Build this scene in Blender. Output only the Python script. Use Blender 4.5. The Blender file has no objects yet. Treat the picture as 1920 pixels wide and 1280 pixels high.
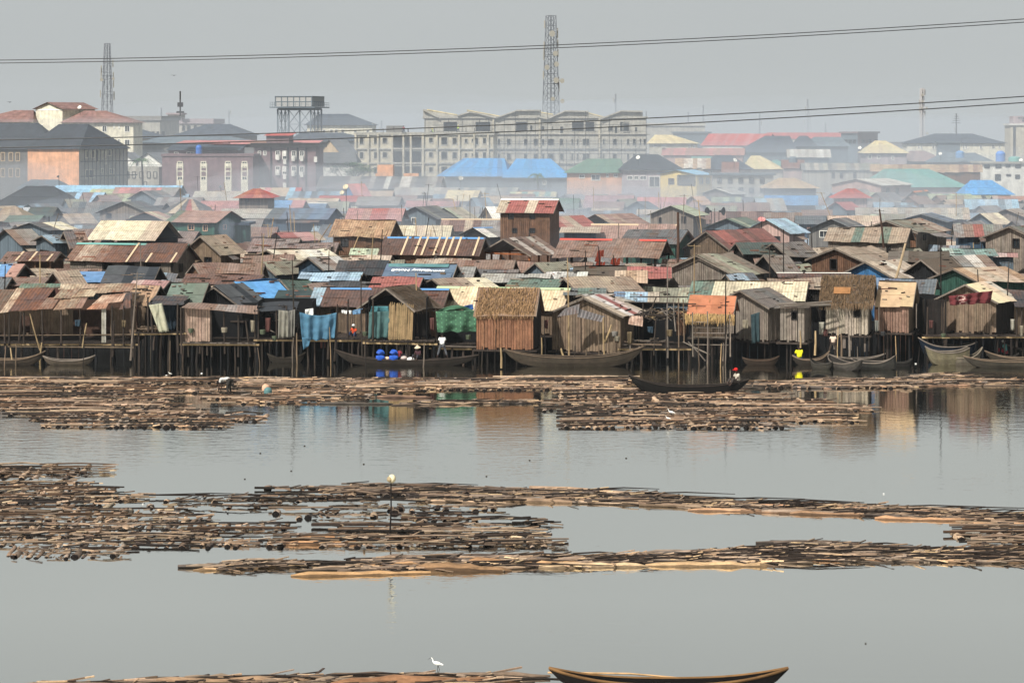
import bpy, bmesh, math, random
from mathutils import Vector, Matrix, noise
R = math.radians
random.seed(7)
# ------------------------------------------------------------------ camera, sky, sun, exposure
F, H, VH = 4800.0, 16.5, 240.0          # focal length (px of the 1920 wide photo), eye height, horizon row
sc = bpy.context.scene
col = sc.collection
cam = bpy.data.cameras.new("camera"); camo = bpy.data.objects.new("camera", cam); col.objects.link(camo)
cam.sensor_width = 36; cam.lens = 36*F/1920; cam.shift_y = -(640-VH)/1920
cam.clip_start = 1; cam.clip_end = 12000
camo.location = (0, 0, H); camo.rotation_euler = (R(90), 0, 0)
sc.camera = camo
SUN_EL, SUN_AZ = 46, 218                 # azimuth clockwise from +Y: the sun stands behind the camera on the left
w = bpy.data.worlds.new("World"); sc.world = w; w.use_nodes = True
wn, wl = w.node_tree.nodes, w.node_tree.links; wn.clear()
sky = wn.new("ShaderNodeTexSky"); sky.sky_type = 'NISHITA'; sky.sun_disc = False
sky.sun_elevation = R(SUN_EL); sky.sun_rotation = R(SUN_AZ)
sky.air_density = 1.0; sky.dust_density = 4.0; sky.ozone_density = 1.0
hs = wn.new("ShaderNodeHueSaturation"); hs.inputs['Saturation'].default_value = 0.22
mx = wn.new("ShaderNodeMixRGB"); mx.inputs[0].default_value = 0.85; mx.inputs[2].default_value = (4.75, 5.02, 5.05, 1)
bg = wn.new("ShaderNodeBackground"); bg.inputs[1].default_value = 0.089
wo = wn.new("ShaderNodeOutputWorld")
wl.new(sky.outputs[0], hs.inputs['Color']); wl.new(hs.outputs[0], mx.inputs[1])
cn = wn.new("ShaderNodeTexNoise"); cn.inputs['Scale'].default_value = 2.2; cn.inputs['Detail'].default_value = 4
cm = wn.new("ShaderNodeMapRange"); cm.inputs[1].default_value = .3; cm.inputs[2].default_value = .7; cm.inputs[3].default_value = .95; cm.inputs[4].default_value = 1.05
wc = wn.new("ShaderNodeTexCoord"); wl.new(wc.outputs['Generated'], cn.inputs['Vector']); wl.new(cn.outputs[0], cm.inputs[0])
mm = wn.new("ShaderNodeVectorMath"); mm.operation = 'SCALE'; wl.new(mx.outputs[0], mm.inputs[0]); wl.new(cm.outputs[0], mm.inputs['Scale'])   # thin uneven overcast
wl.new(mm.outputs[0], bg.inputs[0]); wl.new(bg.outputs[0], wo.inputs[0])
sl = bpy.data.lights.new("sun", 'SUN'); so = bpy.data.objects.new("sun", sl); col.objects.link(so)
sl.energy = 4.8; sl.angle = R(1.5); sl.color = (1, .955, .89)
az, el = R(SUN_AZ), R(SUN_EL)
sdir = Vector((math.sin(az)*math.cos(el), math.cos(az)*math.cos(el), math.sin(el)))
so.rotation_euler = sdir.to_track_quat('Z', 'Y').to_euler(); so.location = (-40, -40, 80)
sc.view_settings.view_transform = 'Standard'; sc.view_settings.look = 'None'
sc.view_settings.exposure = 0.38; sc.view_settings.gamma = 1.0
sc.render.engine = 'CYCLES'
sc.cycles.max_bounces = 8; sc.cycles.volume_bounces = 1; sc.cycles.transparent_max_bounces = 16
sc.cycles.use_denoising = True
# ------------------------------------------------------------------ helpers
def hx(h, k=1.0):
    r = []
    for i in (0, 2, 4):
        c = int(h[i:i+2], 16)/255
        r.append((c/12.92 if c <= .04045 else ((c+.055)/1.055)**2.4)*k)
    return (r[0], r[1], r[2])
PAL = dict(rust='7e5546', maroon='64463e', brown='8f6f5c', tan='a48c6e', cream='d6c698', sand='bda688', grey='8c8a86', dgrey='5c5e60',
  black='131416', blue='5886b4', bblue='4a94cc', lblue='8cbcd8', teal='6a9c94', green='5a7c6a', dgreen='3c5650', lgreen='a8b890', red='b84c40',
  pink='c07c78', salmon='a87c6c', orange='b88a54', white='e0ddd2', purple='86726e', olive='84826a', peach='c8a488', dbrown='4e3a30',
  dorange='c8743e', mauve='a88488', slate='3e4650', char='33383e', wplank='6e5e4e', wgrey='786e64', wdark='25201d', wbrown='6c503e',
  worange='a0623e', wblue='3f709c', wnavy='3c4e5e', wcream='dcd6c0', wwhite='dcdad0', wtan='b8a282', worng='d4a07c', wgreen='35584c',
  wlilac='a79a9c', wconc='a8a498', wdconc='6c6a66', wbeige='b9b19c', wmauve='7c6668', wyel='dcc276', wpink='b0948a', wslate='5c6870',
  wmud='3a322c', thatch='806040', othatch='9c7450', gthatch='6a5a4a', bamboo='a8906c')
def C(n): return hx(PAL[n]) if n in PAL else hx(n)
def jit(c, a=.12):
    k = 1+random.uniform(-a, a); return (c[0]*k*(1+random.uniform(-.03, .03)), c[1]*k, c[2]*k*(1+random.uniform(-.03, .03)))
def P(u, v, D):
    return Vector(((u-960)*D/F, D, H-(v-VH)*D/F))
def DW(v, z=0.0): return (H-z)*F/(v-VH)       # depth of a point of height z seen on row v
def S(D): return F/D
DT = [(200, 1300), (230, 1100), (250, 900), (270, 700), (300, 520), (330, 455), (350, 400), (375, 345), (400, 300), (430, 262), (458, 232), (500, 205), (545, 178), (560, 176)]
def DR(v):
    if v <= DT[0][0]: return DT[0][1]
    for (a, x), (b, y) in zip(DT, DT[1:]):
        if v <= b:
            t = (v-a)/(b-a); return 1/((1-t)/x+t/y)
    return DT[-1][1]
def tag(o, label=None, cat=None, group=None, kind=None):
    if label: o['label'] = label
    if cat: o['category'] = cat
    if group: o['group'] = group
    if kind: o['kind'] = kind
    return o
def empty(name, loc=(0, 0, 0), rz=0.0, label=None, cat=None, group=None):
    o = bpy.data.objects.new(name, None); o.empty_display_size = .3
    o.location = loc; o.rotation_euler = (0, 0, rz); col.objects.link(o)
    return tag(o, label, cat, group)
class MB:
    def __init__(s): s.v = []; s.f = []; s.uv = []; s.c = []; s.m = []
    def poly(s, pts, c, uv=None, m=0):
        n = len(s.v); s.v += [tuple(p) for p in pts]; s.f.append(tuple(range(n, n+len(pts))))
        if uv is None:
            a = Vector(pts[0]); e = (Vector(pts[1])-a); l = e.length or 1; e = e/l
            uv = []
            for p in pts:
                d = Vector(p)-a; x = d.dot(e); uv.append((x, math.sqrt(max(0, d.length_squared-x*x))))
        s.uv += uv; s.c.append((c[0], c[1], c[2], c[3] if len(c) > 3 else 0.3)); s.m.append(m)
    def quad(s, a, b, c, d, cc, uv=None, m=0): s.poly((a, b, c, d), cc, uv, m)
    def hexa(s, p, c, m=0):                    # p: 4 bottom then 4 top, counter-clockwise from above
        for q in ((3, 2, 1, 0), (4, 5, 6, 7), (0, 1, 5, 4), (1, 2, 6, 5), (2, 3, 7, 6), (3, 0, 4, 7)):
            s.poly([p[i] for i in q], c, None, m)
    def box(s, x0, y0, z0, x1, y1, z1, c, m=0):
        s.hexa([(x0, y0, z0), (x1, y0, z0), (x1, y1, z0), (x0, y1, z0), (x0, y0, z1), (x1, y0, z1), (x1, y1, z1), (x0, y1, z1)], c, m)
    def beam(s, p, q, w, h, c, m=0):
        p, q = Vector(p), Vector(q); d = (q-p)
        if d.length < 1e-4: return
        d.normalize(); up = Vector((0, 0, 1)) if abs(d.z) < .9 else Vector((0, 1, 0))
        x = d.cross(up).normalized()*w/2; y = x.cross(d).normalized()*h/2
        a = [p-x-y, p+x-y, p+x+y, p-x+y, q-x-y, q+x-y, q+x+y, q-x+y]
        for k in ((0, 1, 2, 3), (7, 6, 5, 4)): s.poly([a[i] for i in k], c, None, m)
        for k in ((0, 4, 5, 1), (1, 5, 6, 2), (2, 6, 7, 3), (3, 7, 4, 0)): s.poly([a[i] for i in k], c, None, m)
    def tube(s, pts, rad, n, c, cap=None, m=0, mcap=None, rough=0):
        rings = []
        P_ = [Vector(p) for p in pts]
        for i, p in enumerate(P_):
            d = (P_[min(i+1, len(P_)-1)]-P_[max(i-1, 0)]).normalized()
            up = Vector((0, 0, 1)) if abs(d.z) < .85 else Vector((0, 1, 0))
            x = d.cross(up).normalized(); y = x.cross(d).normalized()
            r = rad[i] if isinstance(rad, (list, tuple)) else rad
            rings.append([p+(x*math.cos(2*math.pi*k/n)+y*math.sin(2*math.pi*k/n))*r*(1+random.uniform(-rough, rough)) for k in range(n)])
        L = 0
        for i in range(len(rings)-1):
            L2 = L+(P_[i+1]-P_[i]).length
            for k in range(n):
                k2 = (k+1) % n
                s.poly([rings[i][k], rings[i][k2], rings[i+1][k2], rings[i+1][k]], c, [(k/n, L), ((k+1)/n, L), ((k+1)/n, L2), (k/n, L2)], m)
            L = L2
        cc = cap or c
        s.poly(rings[0][::-1], cc, None, m if mcap is None else mcap); s.poly(rings[-1], cc, None, m if mcap is None else mcap)
    def sphere(s, p, r, c, n=8, k=5, sq=(1, 1, 1), m=0):
        p = Vector(p); rows = []
        for j in range(k+1):
            t = math.pi*j/k
            rows.append([p+Vector((math.sin(t)*math.cos(2*math.pi*i/n)*r*sq[0], math.sin(t)*math.sin(2*math.pi*i/n)*r*sq[1], math.cos(t)*r*sq[2])) for i in range(n)])
        for j in range(k):
            for i in range(n):
                i2 = (i+1) % n
                if j == 0: s.poly([rows[0][0], rows[1][i], rows[1][i2]], c, None, m)
                elif j == k-1: s.poly([rows[j][i], rows[k][0], rows[j][i2]], c, None, m)
                else: s.poly([rows[j][i], rows[j+1][i], rows[j+1][i2], rows[j][i2]], c, None, m)
    def mesh(s, name, mats, smooth=False):
        me = bpy.data.meshes.new(name); me.from_pydata(s.v, [], s.f)
        u = me.uv_layers.new(name="UV"); u.data.foreach_set('uv', [x for t in s.uv for x in t])
        a = me.color_attributes.new("Col", 'FLOAT_COLOR', 'CORNER'); vals = []
        for f, c in zip(s.f, s.c): vals += list(c)*len(f)
        a.data.foreach_set('color', vals)
        for m in (mats if isinstance(mats, (list, tuple)) else [mats]): me.materials.append(m)
        me.polygons.foreach_set('material_index', s.m)
        if smooth:
            me.polygons.foreach_set('use_smooth', [True]*len(s.f)); bm = bmesh.new(); bm.from_mesh(me); bmesh.ops.remove_doubles(bm, verts=bm.verts, dist=.0008); bm.to_mesh(me); bm.free()
        me.update(); return me
    def build(s, name, mats, parent=None, label=None, cat=None, group=None, kind=None, smooth=False, loc=None):
        o = bpy.data.objects.new(name, s.mesh(name, mats, smooth)); col.objects.link(o)
        if parent: o.parent = parent
        if loc is not None: o.location = loc
        return tag(o, label, cat, group, kind)
# ------------------------------------------------------------------ materials
def mat(name, rough=.8, spec=.3, fn=None, metal=0.0):
    m = bpy.data.materials.new(name); m.use_nodes = True; t = m.node_tree; n, l = t.nodes, t.links
    b = n['Principled BSDF']; b.inputs['Roughness'].default_value = rough; b.inputs['Specular IOR Level'].default_value = spec
    b.inputs['Metallic'].default_value = metal
    a = n.new('ShaderNodeAttribute'); a.attribute_name = 'Col'
    l.new(a.outputs['Color'], b.inputs['Base Color'])
    if fn: fn(n, l, b, a)
    return m
def nz(n, l, vec, scale, detail=3, rough=.6, mul=None):
    t = n.new('ShaderNodeTexNoise'); t.inputs['Scale'].default_value = scale; t.inputs['Detail'].default_value = detail; t.inputs['Roughness'].default_value = rough
    if mul:
        mp = n.new('ShaderNodeMapping'); mp.inputs['Scale'].default_value = mul; l.new(vec, mp.inputs[0]); vec = mp.outputs[0]
    l.new(vec, t.inputs['Vector']); return t.outputs[0]
def mr(n, l, x, a, b, c, d):
    m = n.new('ShaderNodeMapRange'); m.inputs[1].default_value = a; m.inputs[2].default_value = b; m.inputs[3].default_value = c; m.inputs[4].default_value = d
    l.new(x, m.inputs[0]); return m.outputs[0]
def math_(n, l, op, a, b=None):
    m = n.new('ShaderNodeMath'); m.operation = op
    for i, x in enumerate((a, b)):
        if x is None: continue
        if isinstance(x, (int, float)): m.inputs[i].default_value = x
        else: l.new(x, m.inputs[i])
    return m.outputs[0]
def mixc(n, l, f, a, b, mode='MIX'):
    m = n.new('ShaderNodeMixRGB'); m.blend_type = mode
    for i, x in ((0, f), (1, a), (2, b)):
        if isinstance(x, (int, float)): m.inputs[i].default_value = x
        elif isinstance(x, tuple): m.inputs[i].default_value = (x[0], x[1], x[2], 1)
        else: l.new(x, m.inputs[i])
    return m.outputs[0]
def bump(n, l, b, h, s=.5, d=.05):
    k = n.new('ShaderNodeBump'); k.inputs['Strength'].default_value = s; k.inputs['Distance'].default_value = d
    l.new(h, k.inputs['Height']); l.new(k.outputs[0], b.inputs['Normal'])
def grey3(n, l, x):
    c = n.new('ShaderNodeCombineColor'); [l.new(x, c.inputs[i]) for i in range(3)]; return c.outputs[0]
def f_sheet(n, l, b, a):
    tc = n.new('ShaderNodeTexCoord'); uv = tc.outputs['UV']; ob = tc.outputs['Object']
    dirt = nz(n, l, ob, .9, 6, .68)
    streak = nz(n, l, uv, 3.0, 4, .6, (2.2, .45, 1))
    k = mr(n, l, math_(n, l, 'ADD', math_(n, l, 'MULTIPLY', dirt, .6), math_(n, l, 'MULTIPLY', streak, .4)), .42, .6, 0, 1)
    k2 = math_(n, l, 'MULTIPLY', k, a.outputs['Alpha'])
    rust = mixc(n, l, nz(n, l, ob, 5, 4), hx('4a2c20'), hx('8a5a3e'))
    c1 = mixc(n, l, k2, a.outputs['Color'], rust)
    v = mr(n, l, nz(n, l, ob, 2.3, 5, .7), .32, .68, .58, 1.16)
    c2 = mixc(n, l, 1.0, c1, grey3(n, l, v), 'MULTIPLY')
    sep = n.new('ShaderNodeSeparateXYZ'); l.new(uv, sep.inputs[0])
    wv = math_(n, l, 'SINE', math_(n, l, 'MULTIPLY', sep.outputs[0], 2*math.pi/.24))
    gr = mr(n, l, wv, -1, -.2, .68, 1)
    c3 = mixc(n, l, 1.0, c2, grey3(n, l, gr), 'MULTIPLY')
    l.new(c3, b.inputs['Base Color']); bump(n, l, b, wv, .6, .02)
def f_plank(n, l, b, a):
    tc = n.new('ShaderNodeTexCoord'); uv = tc.outputs['UV']
    sep = n.new('ShaderNodeSeparateXYZ'); l.new(uv, sep.inputs[0])
    x = math_(n, l, 'DIVIDE', sep.outputs[0], .2)
    fl = math_(n, l, 'FLOOR', x); fr = math_(n, l, 'FRACT', x)
    wn_ = n.new('ShaderNodeTexWhiteNoise'); wn_.noise_dimensions = '1D'; l.new(fl, wn_.inputs['W'])
    v = mr(n, l, wn_.outputs[0], 0, 1, .68, 1.2)
    g = mr(n, l, nz(n, l, uv, 6, 4, .6, (4, .5, 1)), .3, .7, .75, 1.15)
    gap = mr(n, l, math_(n, l, 'ABSOLUTE', math_(n, l, 'SUBTRACT', fr, .5)), .42, .5, 1, .25)
    q = math_(n, l, 'MULTIPLY', math_(n, l, 'MULTIPLY', v, g), gap)
    l.new(mixc(n, l, 1.0, a.outputs['Color'], grey3(n, l, q), 'MULTIPLY'), b.inputs['Base Color']); bump(n, l, b, gap, .6, .03)
def f_wood(n, l, b, a):
    tc = n.new('ShaderNodeTexCoord'); uv = tc.outputs['UV']; ob = tc.outputs['Object']
    oi = n.new('ShaderNodeObjectInfo')
    g = mr(n, l, nz(n, l, uv, 5, 5, .7, (5, .5, 1)), .3, .7, .55, 1.25)
    s = mr(n, l, nz(n, l, ob, 1.6, 4, .6), .35, .65, .7, 1.15)
    q = math_(n, l, 'MULTIPLY', math_(n, l, 'MULTIPLY', g, s), mr(n, l, oi.outputs['Random'], 0, 1, .75, 1.2))
    l.new(mixc(n, l, 1.0, a.outputs['Color'], grey3(n, l, q), 'MULTIPLY'), b.inputs['Base Color']); bump(n, l, b, g, .5, .03)
def f_wall(n, l, b, a):
    tc = n.new('ShaderNodeTexCoord'); ob = tc.outputs['Object']
    s = mr(n, l, nz(n, l, ob, .7, 6, .7), .3, .7, .62, 1.16)
    st = mr(n, l, nz(n, l, ob, 1.0, 5, .65, (1.6, 1.6, .22)), .35, .62, .78, 1.06)
    l.new(mixc(n, l, 1.0, a.outputs['Color'], grey3(n, l, math_(n, l, 'MULTIPLY', s, st)), 'MULTIPLY'), b.inputs['Base Color'])
    bump(n, l, b, nz(n, l, ob, 9, 3), .25, .02)
def f_cloth(n, l, b, a):
    tc = n.new('ShaderNodeTexCoord'); ob = tc.outputs['Object']
    s = mr(n, l, nz(n, l, ob, 1.5, 5, .65), .3, .7, .72, 1.15)
    l.new(mixc(n, l, 1.0, a.outputs['Color'], grey3(n, l, s), 'MULTIPLY'), b.inputs['Base Color'])
    bump(n, l, b, nz(n, l, ob, 3.5, 4), .5, .06)
def f_thatch(n, l, b, a):
    tc = n.new('ShaderNodeTexCoord'); uv = tc.outputs['UV']
    s = mr(n, l, nz(n, l, uv, 7, 5, .75, (5, .8, 1)), .3, .7, .45, 1.4)
    l.new(mixc(n, l, 1.0, a.outputs['Color'], grey3(n, l, s), 'MULTIPLY'), b.inputs['Base Color']); bump(n, l, b, s, .8, .06)
M = dict(sheet=mat('corrugated_sheet', .55, .35, f_sheet), plank=mat('plank_wall', .9, .15, f_plank), wood=mat('rough_wood', .85, .2, f_wood),
  wall=mat('stained_plaster', .9, .15, f_wall), cloth=mat('worn_cloth', .85, .15, f_cloth), thatch=mat('dry_thatch', .95, .1, f_thatch),
  glass=mat('window_glass', .12, .6), paint=mat('flat_paint', .6, .3), skin=mat('skin_and_feather', .7, .3), tile=mat('roof_tile', .75, .25, f_wall),
  steel=mat('painted_steel', .5, .4), leaf=mat('leaf', .7, .3))
# ------------------------------------------------------------------ water and ground
def mk_water():
    m = bpy.data.materials.new('lagoon_water'); m.use_nodes = True; n, l = m.node_tree.nodes, m.node_tree.links
    n.remove(n['Principled BSDF']); df = n.new('ShaderNodeBsdfDiffuse'); df.inputs[0].default_value = (.009, .010, .010, 1)
    gl = n.new('ShaderNodeBsdfGlossy'); gl.inputs[0].default_value = (.97, .965, .91, 1); gl.inputs[1].default_value = .05
    fr = n.new('ShaderNodeFresnel'); fr.inputs[0].default_value = 1.36
    fac = mr(n, l, fr.outputs[0], .02, .34, .3, .84); ms = n.new('ShaderNodeMixShader'); l.new(fac, ms.inputs[0]); l.new(df.outputs[0], ms.inputs[1]); l.new(gl.outputs[0], ms.inputs[2]); l.new(ms.outputs[0], n['Material Output'].inputs['Surface'])
    tc = n.new('ShaderNodeTexCoord'); ob = tc.outputs['Object']
    calm = mr(n, l, nz(n, l, ob, .035, 3, .5, (1, .55, 1)), .42, .62, .2, 1)
    h1 = nz(n, l, ob, 1.5, 3, .55, (.55, 1.0, 1)); h2 = nz(n, l, ob, 5.0, 2, .5, (.5, 1.0, 1))
    hh = math_(n, l, 'ADD', math_(n, l, 'MULTIPLY', h1, 1.0), math_(n, l, 'MULTIPLY', h2, .25))
    hh = math_(n, l, 'MULTIPLY', hh, calm)
    k = n.new('ShaderNodeBump'); k.inputs['Strength'].default_value = .6; k.inputs['Distance'].default_value = .055; l.new(hh, k.inputs['Height']); l.new(k.outputs[0], gl.inputs['Normal'])
    return m
mb = MB(); mb.quad((-400, 10, 0), (400, 10, 0), (400, 194, 0), (-400, 194, 0), (0, 0, 0))
mb.build('water', mk_water(), label='calm grey lagoon water', kind='structure')
mb = MB(); gc = hx('4a4038')
for i in range(24):
    x0, x1 = -1500+i*125, -1375+i*125
    mb.quad((x0, 192, -.6), (x1, 192, -.6), (x1, 196, .15), (x0, 196, .15), gc)
    mb.quad((x0, 196, .15), (x1, 196, .15), (x1, 3000, .15), (x0, 3000, .15), gc)
mb.build('ground', M['wall'], label='dark muddy ground under the shacks', kind='structure')
HAZE = 0.00006
# ------------------------------------------------------------------ houses
def lerp(a, b, t): return Vector(a)*(1-t)+Vector(b)*t
MUTE = [0.0]
def mute(c):
    k = MUTE[0]; g = .3*c[0]+.55*c[1]+.15*c[2]; q = 1-.3*k*(1-min(1, g*1.6)); return tuple((x*(1-k)+g*t*k)*q for x, t in zip(c, (1.05, 1.0, .93)))
def blocks(spec, L):
    bl = spec.split(',')
    def pick(t):
        b = bl[min(len(bl)-1, max(0, int(t*len(bl))))]
        if '~' in b:
            o = b.split('~'); m, q = C(o[0]), C(random.choice(o[1:])); k = 0 if random.random() < .5 else random.uniform(.2, .85); return tuple(x*(1-k)+y*k for x, y in zip(m, q))
        return C(b)
    return pick
WOB = [0.0]
def slope(mb, A, B, Cc, Dd, spec, rust=.35, rev=False, step=.9, rag=.06, pitch=None):
    """sheets of one roof slope: A,B along the eave, Cc,Dd along the ridge"""
    A, B, Cc, Dd = map(Vector, (A, B, Cc, Dd)); L = max((B-A).length, .3); n = max(1, round(L/step)); pk = blocks(spec, L)
    nrm = (B-A).cross(Dd-A).normalized()
    if nrm.z < 0: nrm = -nrm
    sd = random.uniform(0, 99); wob = lambda t, q: Vector((0, 0, WOB[0]*noise.noise(Vector((t*L*.35+sd, q, sd)))))
    sl = ((Dd-A).length+(Cc-B).length)/2; rows = 2 if sl > 2.1 else 1
    for i in range(n):
        t0, t1 = i/n, (i+1)/n; tm = (t0+t1)/2
        c0 = mute(jit(pk(1-tm if rev else tm), .1))
        e0, e1, r0, r1 = lerp(A, B, t0), lerp(A, B, t1), lerp(Dd, Cc, t0), lerp(Dd, Cc, t1)
        e0, e1, r0, r1 = e0+wob(t0, 0), e1+wob(t1, 0), r0+wob(t0, 3), r1+wob(t1, 3)
        rg = random.uniform(-rag, rag)
        for k in range(rows):
            s0, s1 = (k/rows-(.03 if k else 0)), (k+1)/rows
            if k == 0: s0 = rg/sl
            off = nrm*(.025*k+random.uniform(0, .012))
            c = jit(c0, .05)+(min(1, max(0, rust+random.uniform(-.18, .25))),)
            p = [e0.lerp(r0, s0)+off, e1.lerp(r1, s0)+off, e1.lerp(r1, s1)+off, e0.lerp(r0, s1)+off]
            th = nrm*.022; q = [x-th for x in p]
            u0, u1, v0, v1 = t0*L, t1*L, s0*sl, s1*sl
            mb.poly(p, c, [(u0, v0), (u1, v0), (u1, v1), (u0, v1)])
            mb.poly(q[::-1], c, [(u0, v1), (u1, v1), (u1, v0), (u0, v0)])
            mb.poly([q[0], q[1], p[1], p[0]], c)
            if i == 0: mb.poly([q[3], q[0], p[0], p[3]], c)
            if i == n-1: mb.poly([q[1], q[2], p[2], p[1]], c)
def wallface(mb, O, u, nrm, L, z0, top, holes, c, step=None, th=.05, rag=0, gapp=0):
    """wall along u from O; top is a list of (u,z); holes (u0,z0,u1,z1); split into strips so the openings are real"""
    O, u, nrm = Vector(O), Vector(u).normalized(), Vector(nrm).normalized()
    def tp(x):
        for (a, za), (b, zb) in zip(top, top[1:]):
            if x <= b+1e-6: return za+(zb-za)*((x-a)/(b-a) if b > a else 0)
        return top[-1][1]
    cuts = {0.0, L} | {t[0] for t in top if 0 < t[0] < L}
    for h in holes: cuts |= {min(max(h[0], 0), L), min(max(h[2], 0), L)}
    if step:
        x = 0
        while x < L: cuts.add(x); x += step*random.uniform(.75, 1.25)
    cs = sorted(cuts); cs = [cs[0]]+[b for a, b in zip(cs, cs[1:]) if b-a > .02]
    if cs[-1] < L-.001: cs[-1] = L
    def pt(x, z, d=0): p = O+u*x+nrm*d; return Vector((p.x, p.y, z))
    for a, b in zip(cs, cs[1:]):
        m = (a+b)/2; seg = [(z0, None)]
        cc = jit(c, .16) if step else c
        hs_ = sorted([(h[1], h[3]) for h in holes if h[0] <= m <= h[2]])
        zs = z0+(random.uniform(-rag, rag) if rag else 0); spans = []
        for h0, h1 in hs_:
            if h0 > zs: spans.append((zs, h0, False))
            zs = max(zs, h1)
        spans.append((zs, None, True))
        g = random.uniform(.008, .02) if step else 0
        d = random.uniform(0, .015) if step else 0
        if gapp and random.random() < gapp: continue
        for s0, s1, last in spans:
            za, zb = (tp(a), tp(b)) if last else (s1, s1)
            if za <= s0 and zb <= s0: continue
            za, zb = max(za, s0), max(zb, s0)
            p = [pt(a+g, s0, d), pt(b-g, s0, d), pt(b-g, zb, d), pt(a+g, za, d)]
            mb.poly(p, cc, [(a, s0), (b, s0), (b, zb), (a, za)])
            if step:
                q = [x-nrm*th for x in p]
                mb.poly(q[::-1], cc)
                for i in range(4):
                    j = (i+1) % 4; mb.poly([q[i], q[j], p[j], p[i]], cc)
    for h in holes:
        a, b, s0, s1 = h[0], h[2], h[1], h[3]; dk = .22
        cc = c
        mb.quad(pt(a, s0), pt(b, s0), pt(b, s0, -dk), pt(a, s0, -dk), cc); mb.quad(pt(a, s1, -dk), pt(b, s1, -dk), pt(b, s1), pt(a, s1), cc)
        mb.quad(pt(a, s0, -dk), pt(a, s1, -dk), pt(a, s1), pt(a, s0), cc); mb.quad(pt(b, s0), pt(b, s1), pt(b, s1, -dk), pt(b, s0, -dk), cc)
FOOT = []
def house(lab, x0, x1, x2, vr, ve, roof='grey', wall='wplank', side='R', D=None, W=5.0, z0=.1, win=(), door=(), open_=None, rust=.35, ov=.4,
          ridge=None, hip=None, name='shack', cat='shack', group=None, step=None, wm=None, rm=None, frame='wdark', pane=True, wall2=None,
          kind='gable', stilts=None, vb=None, apexv=None, shift=None, gablecol=None, trim=None, bat=None, clutter=True, noroof=False, rag=.06, base2=None):
    D = D or DR(vr)
    if D < 192: D += 3.5
    s = S(D); near = D < 245
    if vb: z0 = H-(vb-VH)*D/F
    elif D < 196 and z0 == .1: z0 = 1.5; stilts = stilts or 2
    gpx = (x1-x0) if side == 'L' else (x2-x1); lpx = (x2-x1) if side == 'L' else (x1-x0)
    W = max(W, gpx/s/.93); sn = min(.97, max(0, gpx/(s*W))); ps = math.asin(sn); cs = math.cos(ps)
    Ll = max(1.2, lpx/(s*cs))
    if side == 'L': lx, ly, rz = Ll, W, ps
    else: lx, ly, rz = W, Ll, math.pi/2-ps
    px, py = (x1-960)*D/F, D
    Dm = D+W/2*cs
    ze = H-(ve-VH)*D/F; zr = H-(vr-VH)*Dm/F
    wallm = M[wm] if wm else (M['wood'] if near else M['plank'])
    if wm is None and step is None and near: step = .2
    root = empty(name, (px, py, 0), rz, lab, cat, group)
    FOOT.append((px, py, rz, lx, ly))
    ca, sa = math.cos(rz), math.sin(rz)
    def loc(u, v, face):          # pixel on face 'l' (x=0 plane) or 'r' (y=0 plane) to local coordinate and height
        k = (u-960)/F             # ray x = k*y
        if face == 'l': # points (0,t): world x = px - sa*t, y = py + ca*t
            t = (k*py-px)/(-sa-k*ca) if abs(-sa-k*ca) > 1e-6 else 0; y = py+ca*t
        else:
            t = (k*py-px)/(ca-k*sa) if abs(ca-k*sa) > 1e-6 else 0; y = py+sa*t
        return t, H-(v-VH)*y/F
    ov_ = ov*.5; hol = {'l': [], 'r': []}; rects = []
    def addhole(rc, isdoor):
        f = 'l' if (rc[0]+rc[2])/2 < x1 else 'r'; Lf = ly if f == 'l' else lx
        a, za = loc(rc[0], rc[3], f); b, zb = loc(rc[2], rc[1], f)
        a, b = sorted((a, b)); a, b = max(a, .05), min(b, Lf-.05)
        if b-a < .08: return
        if zb-za < .1: return
        hol[f].append((a, za, b, zb)); rects.append((f, a, za, b, zb, isdoor))
    for rc in win: addhole(rc, False)
    for rc in door: addhole(rc, True)
    if cat != 'house' and not win and not door and open_ is None and 196 < D < 330 and not hip and ve > 0:
        for q in range(random.choice([1, 1, 2])):
            a_, b_ = (x0, x1) if random.random() < (x1-x0)/max(1, x2-x0) else (x1, x2)
            if b_-a_ < 1.6*s: continue
            u_ = random.uniform(a_+.3*s, b_-1.1*s); v_ = ve+random.uniform(.5, .8)*s; addhole((u_, v_, u_+random.uniform(.5, .9)*s, v_+random.uniform(.6, 1.1)*s), False)
    rt = zr-.03; et = ze-.02
    if kind == 'gable' and not hip:
        if side == 'L': tl = [(0, et), (ly/2, rt), (ly, et)]; tr = [(0, et), (lx, et)]; tb = tr
        else: tl = [(0, et), (ly, et)]; tr = [(0, et), (lx/2, rt), (lx, et)]
    elif kind == 'shed':
        if side == 'L': tl = [(0, et), (ly, rt)]; tr = [(0, et), (lx, et)]
        else: tl = [(0, et), (ly, et)]; tr = [(0, et), (lx, rt)]
    else: tl = [(0, et), (ly, et)]; tr = [(0, et), (lx, et)]
    wc = C(wall); wc2 = C(wall2) if wall2 else wc
    root['lx'], root['ly'], root['ze'], root['zr'] = lx, ly, ze, zr
    if open_ is None:
        mb = MB(); rg = .12 if near else 0
        backl = [(a, z) for a, z in tl]; 
        wallface(mb, (0, ly, 0), (0, -1, 0), (-1, 0, 0), ly, z0, [(ly-a, z) for a, z in tl[::-1]], [(ly-h[2], h[1], ly-h[0], h[3]) for h in hol['l']], wc, step, rag=rg)
        wallface(mb, (0, 0, 0), (1, 0, 0), (0, -1, 0), lx, z0, tr, hol['r'], wc2, step, rag=rg)
        def hi(t): return [(a, z-.01) for a, z in t]
        wallface(mb, (lx, 0, 0), (0, 1, 0), (1, 0, 0), ly, z0, hi(tl) if kind != 'shed' or side == 'L' else [(0, rt), (ly, rt)], [], wc, None)
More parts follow.
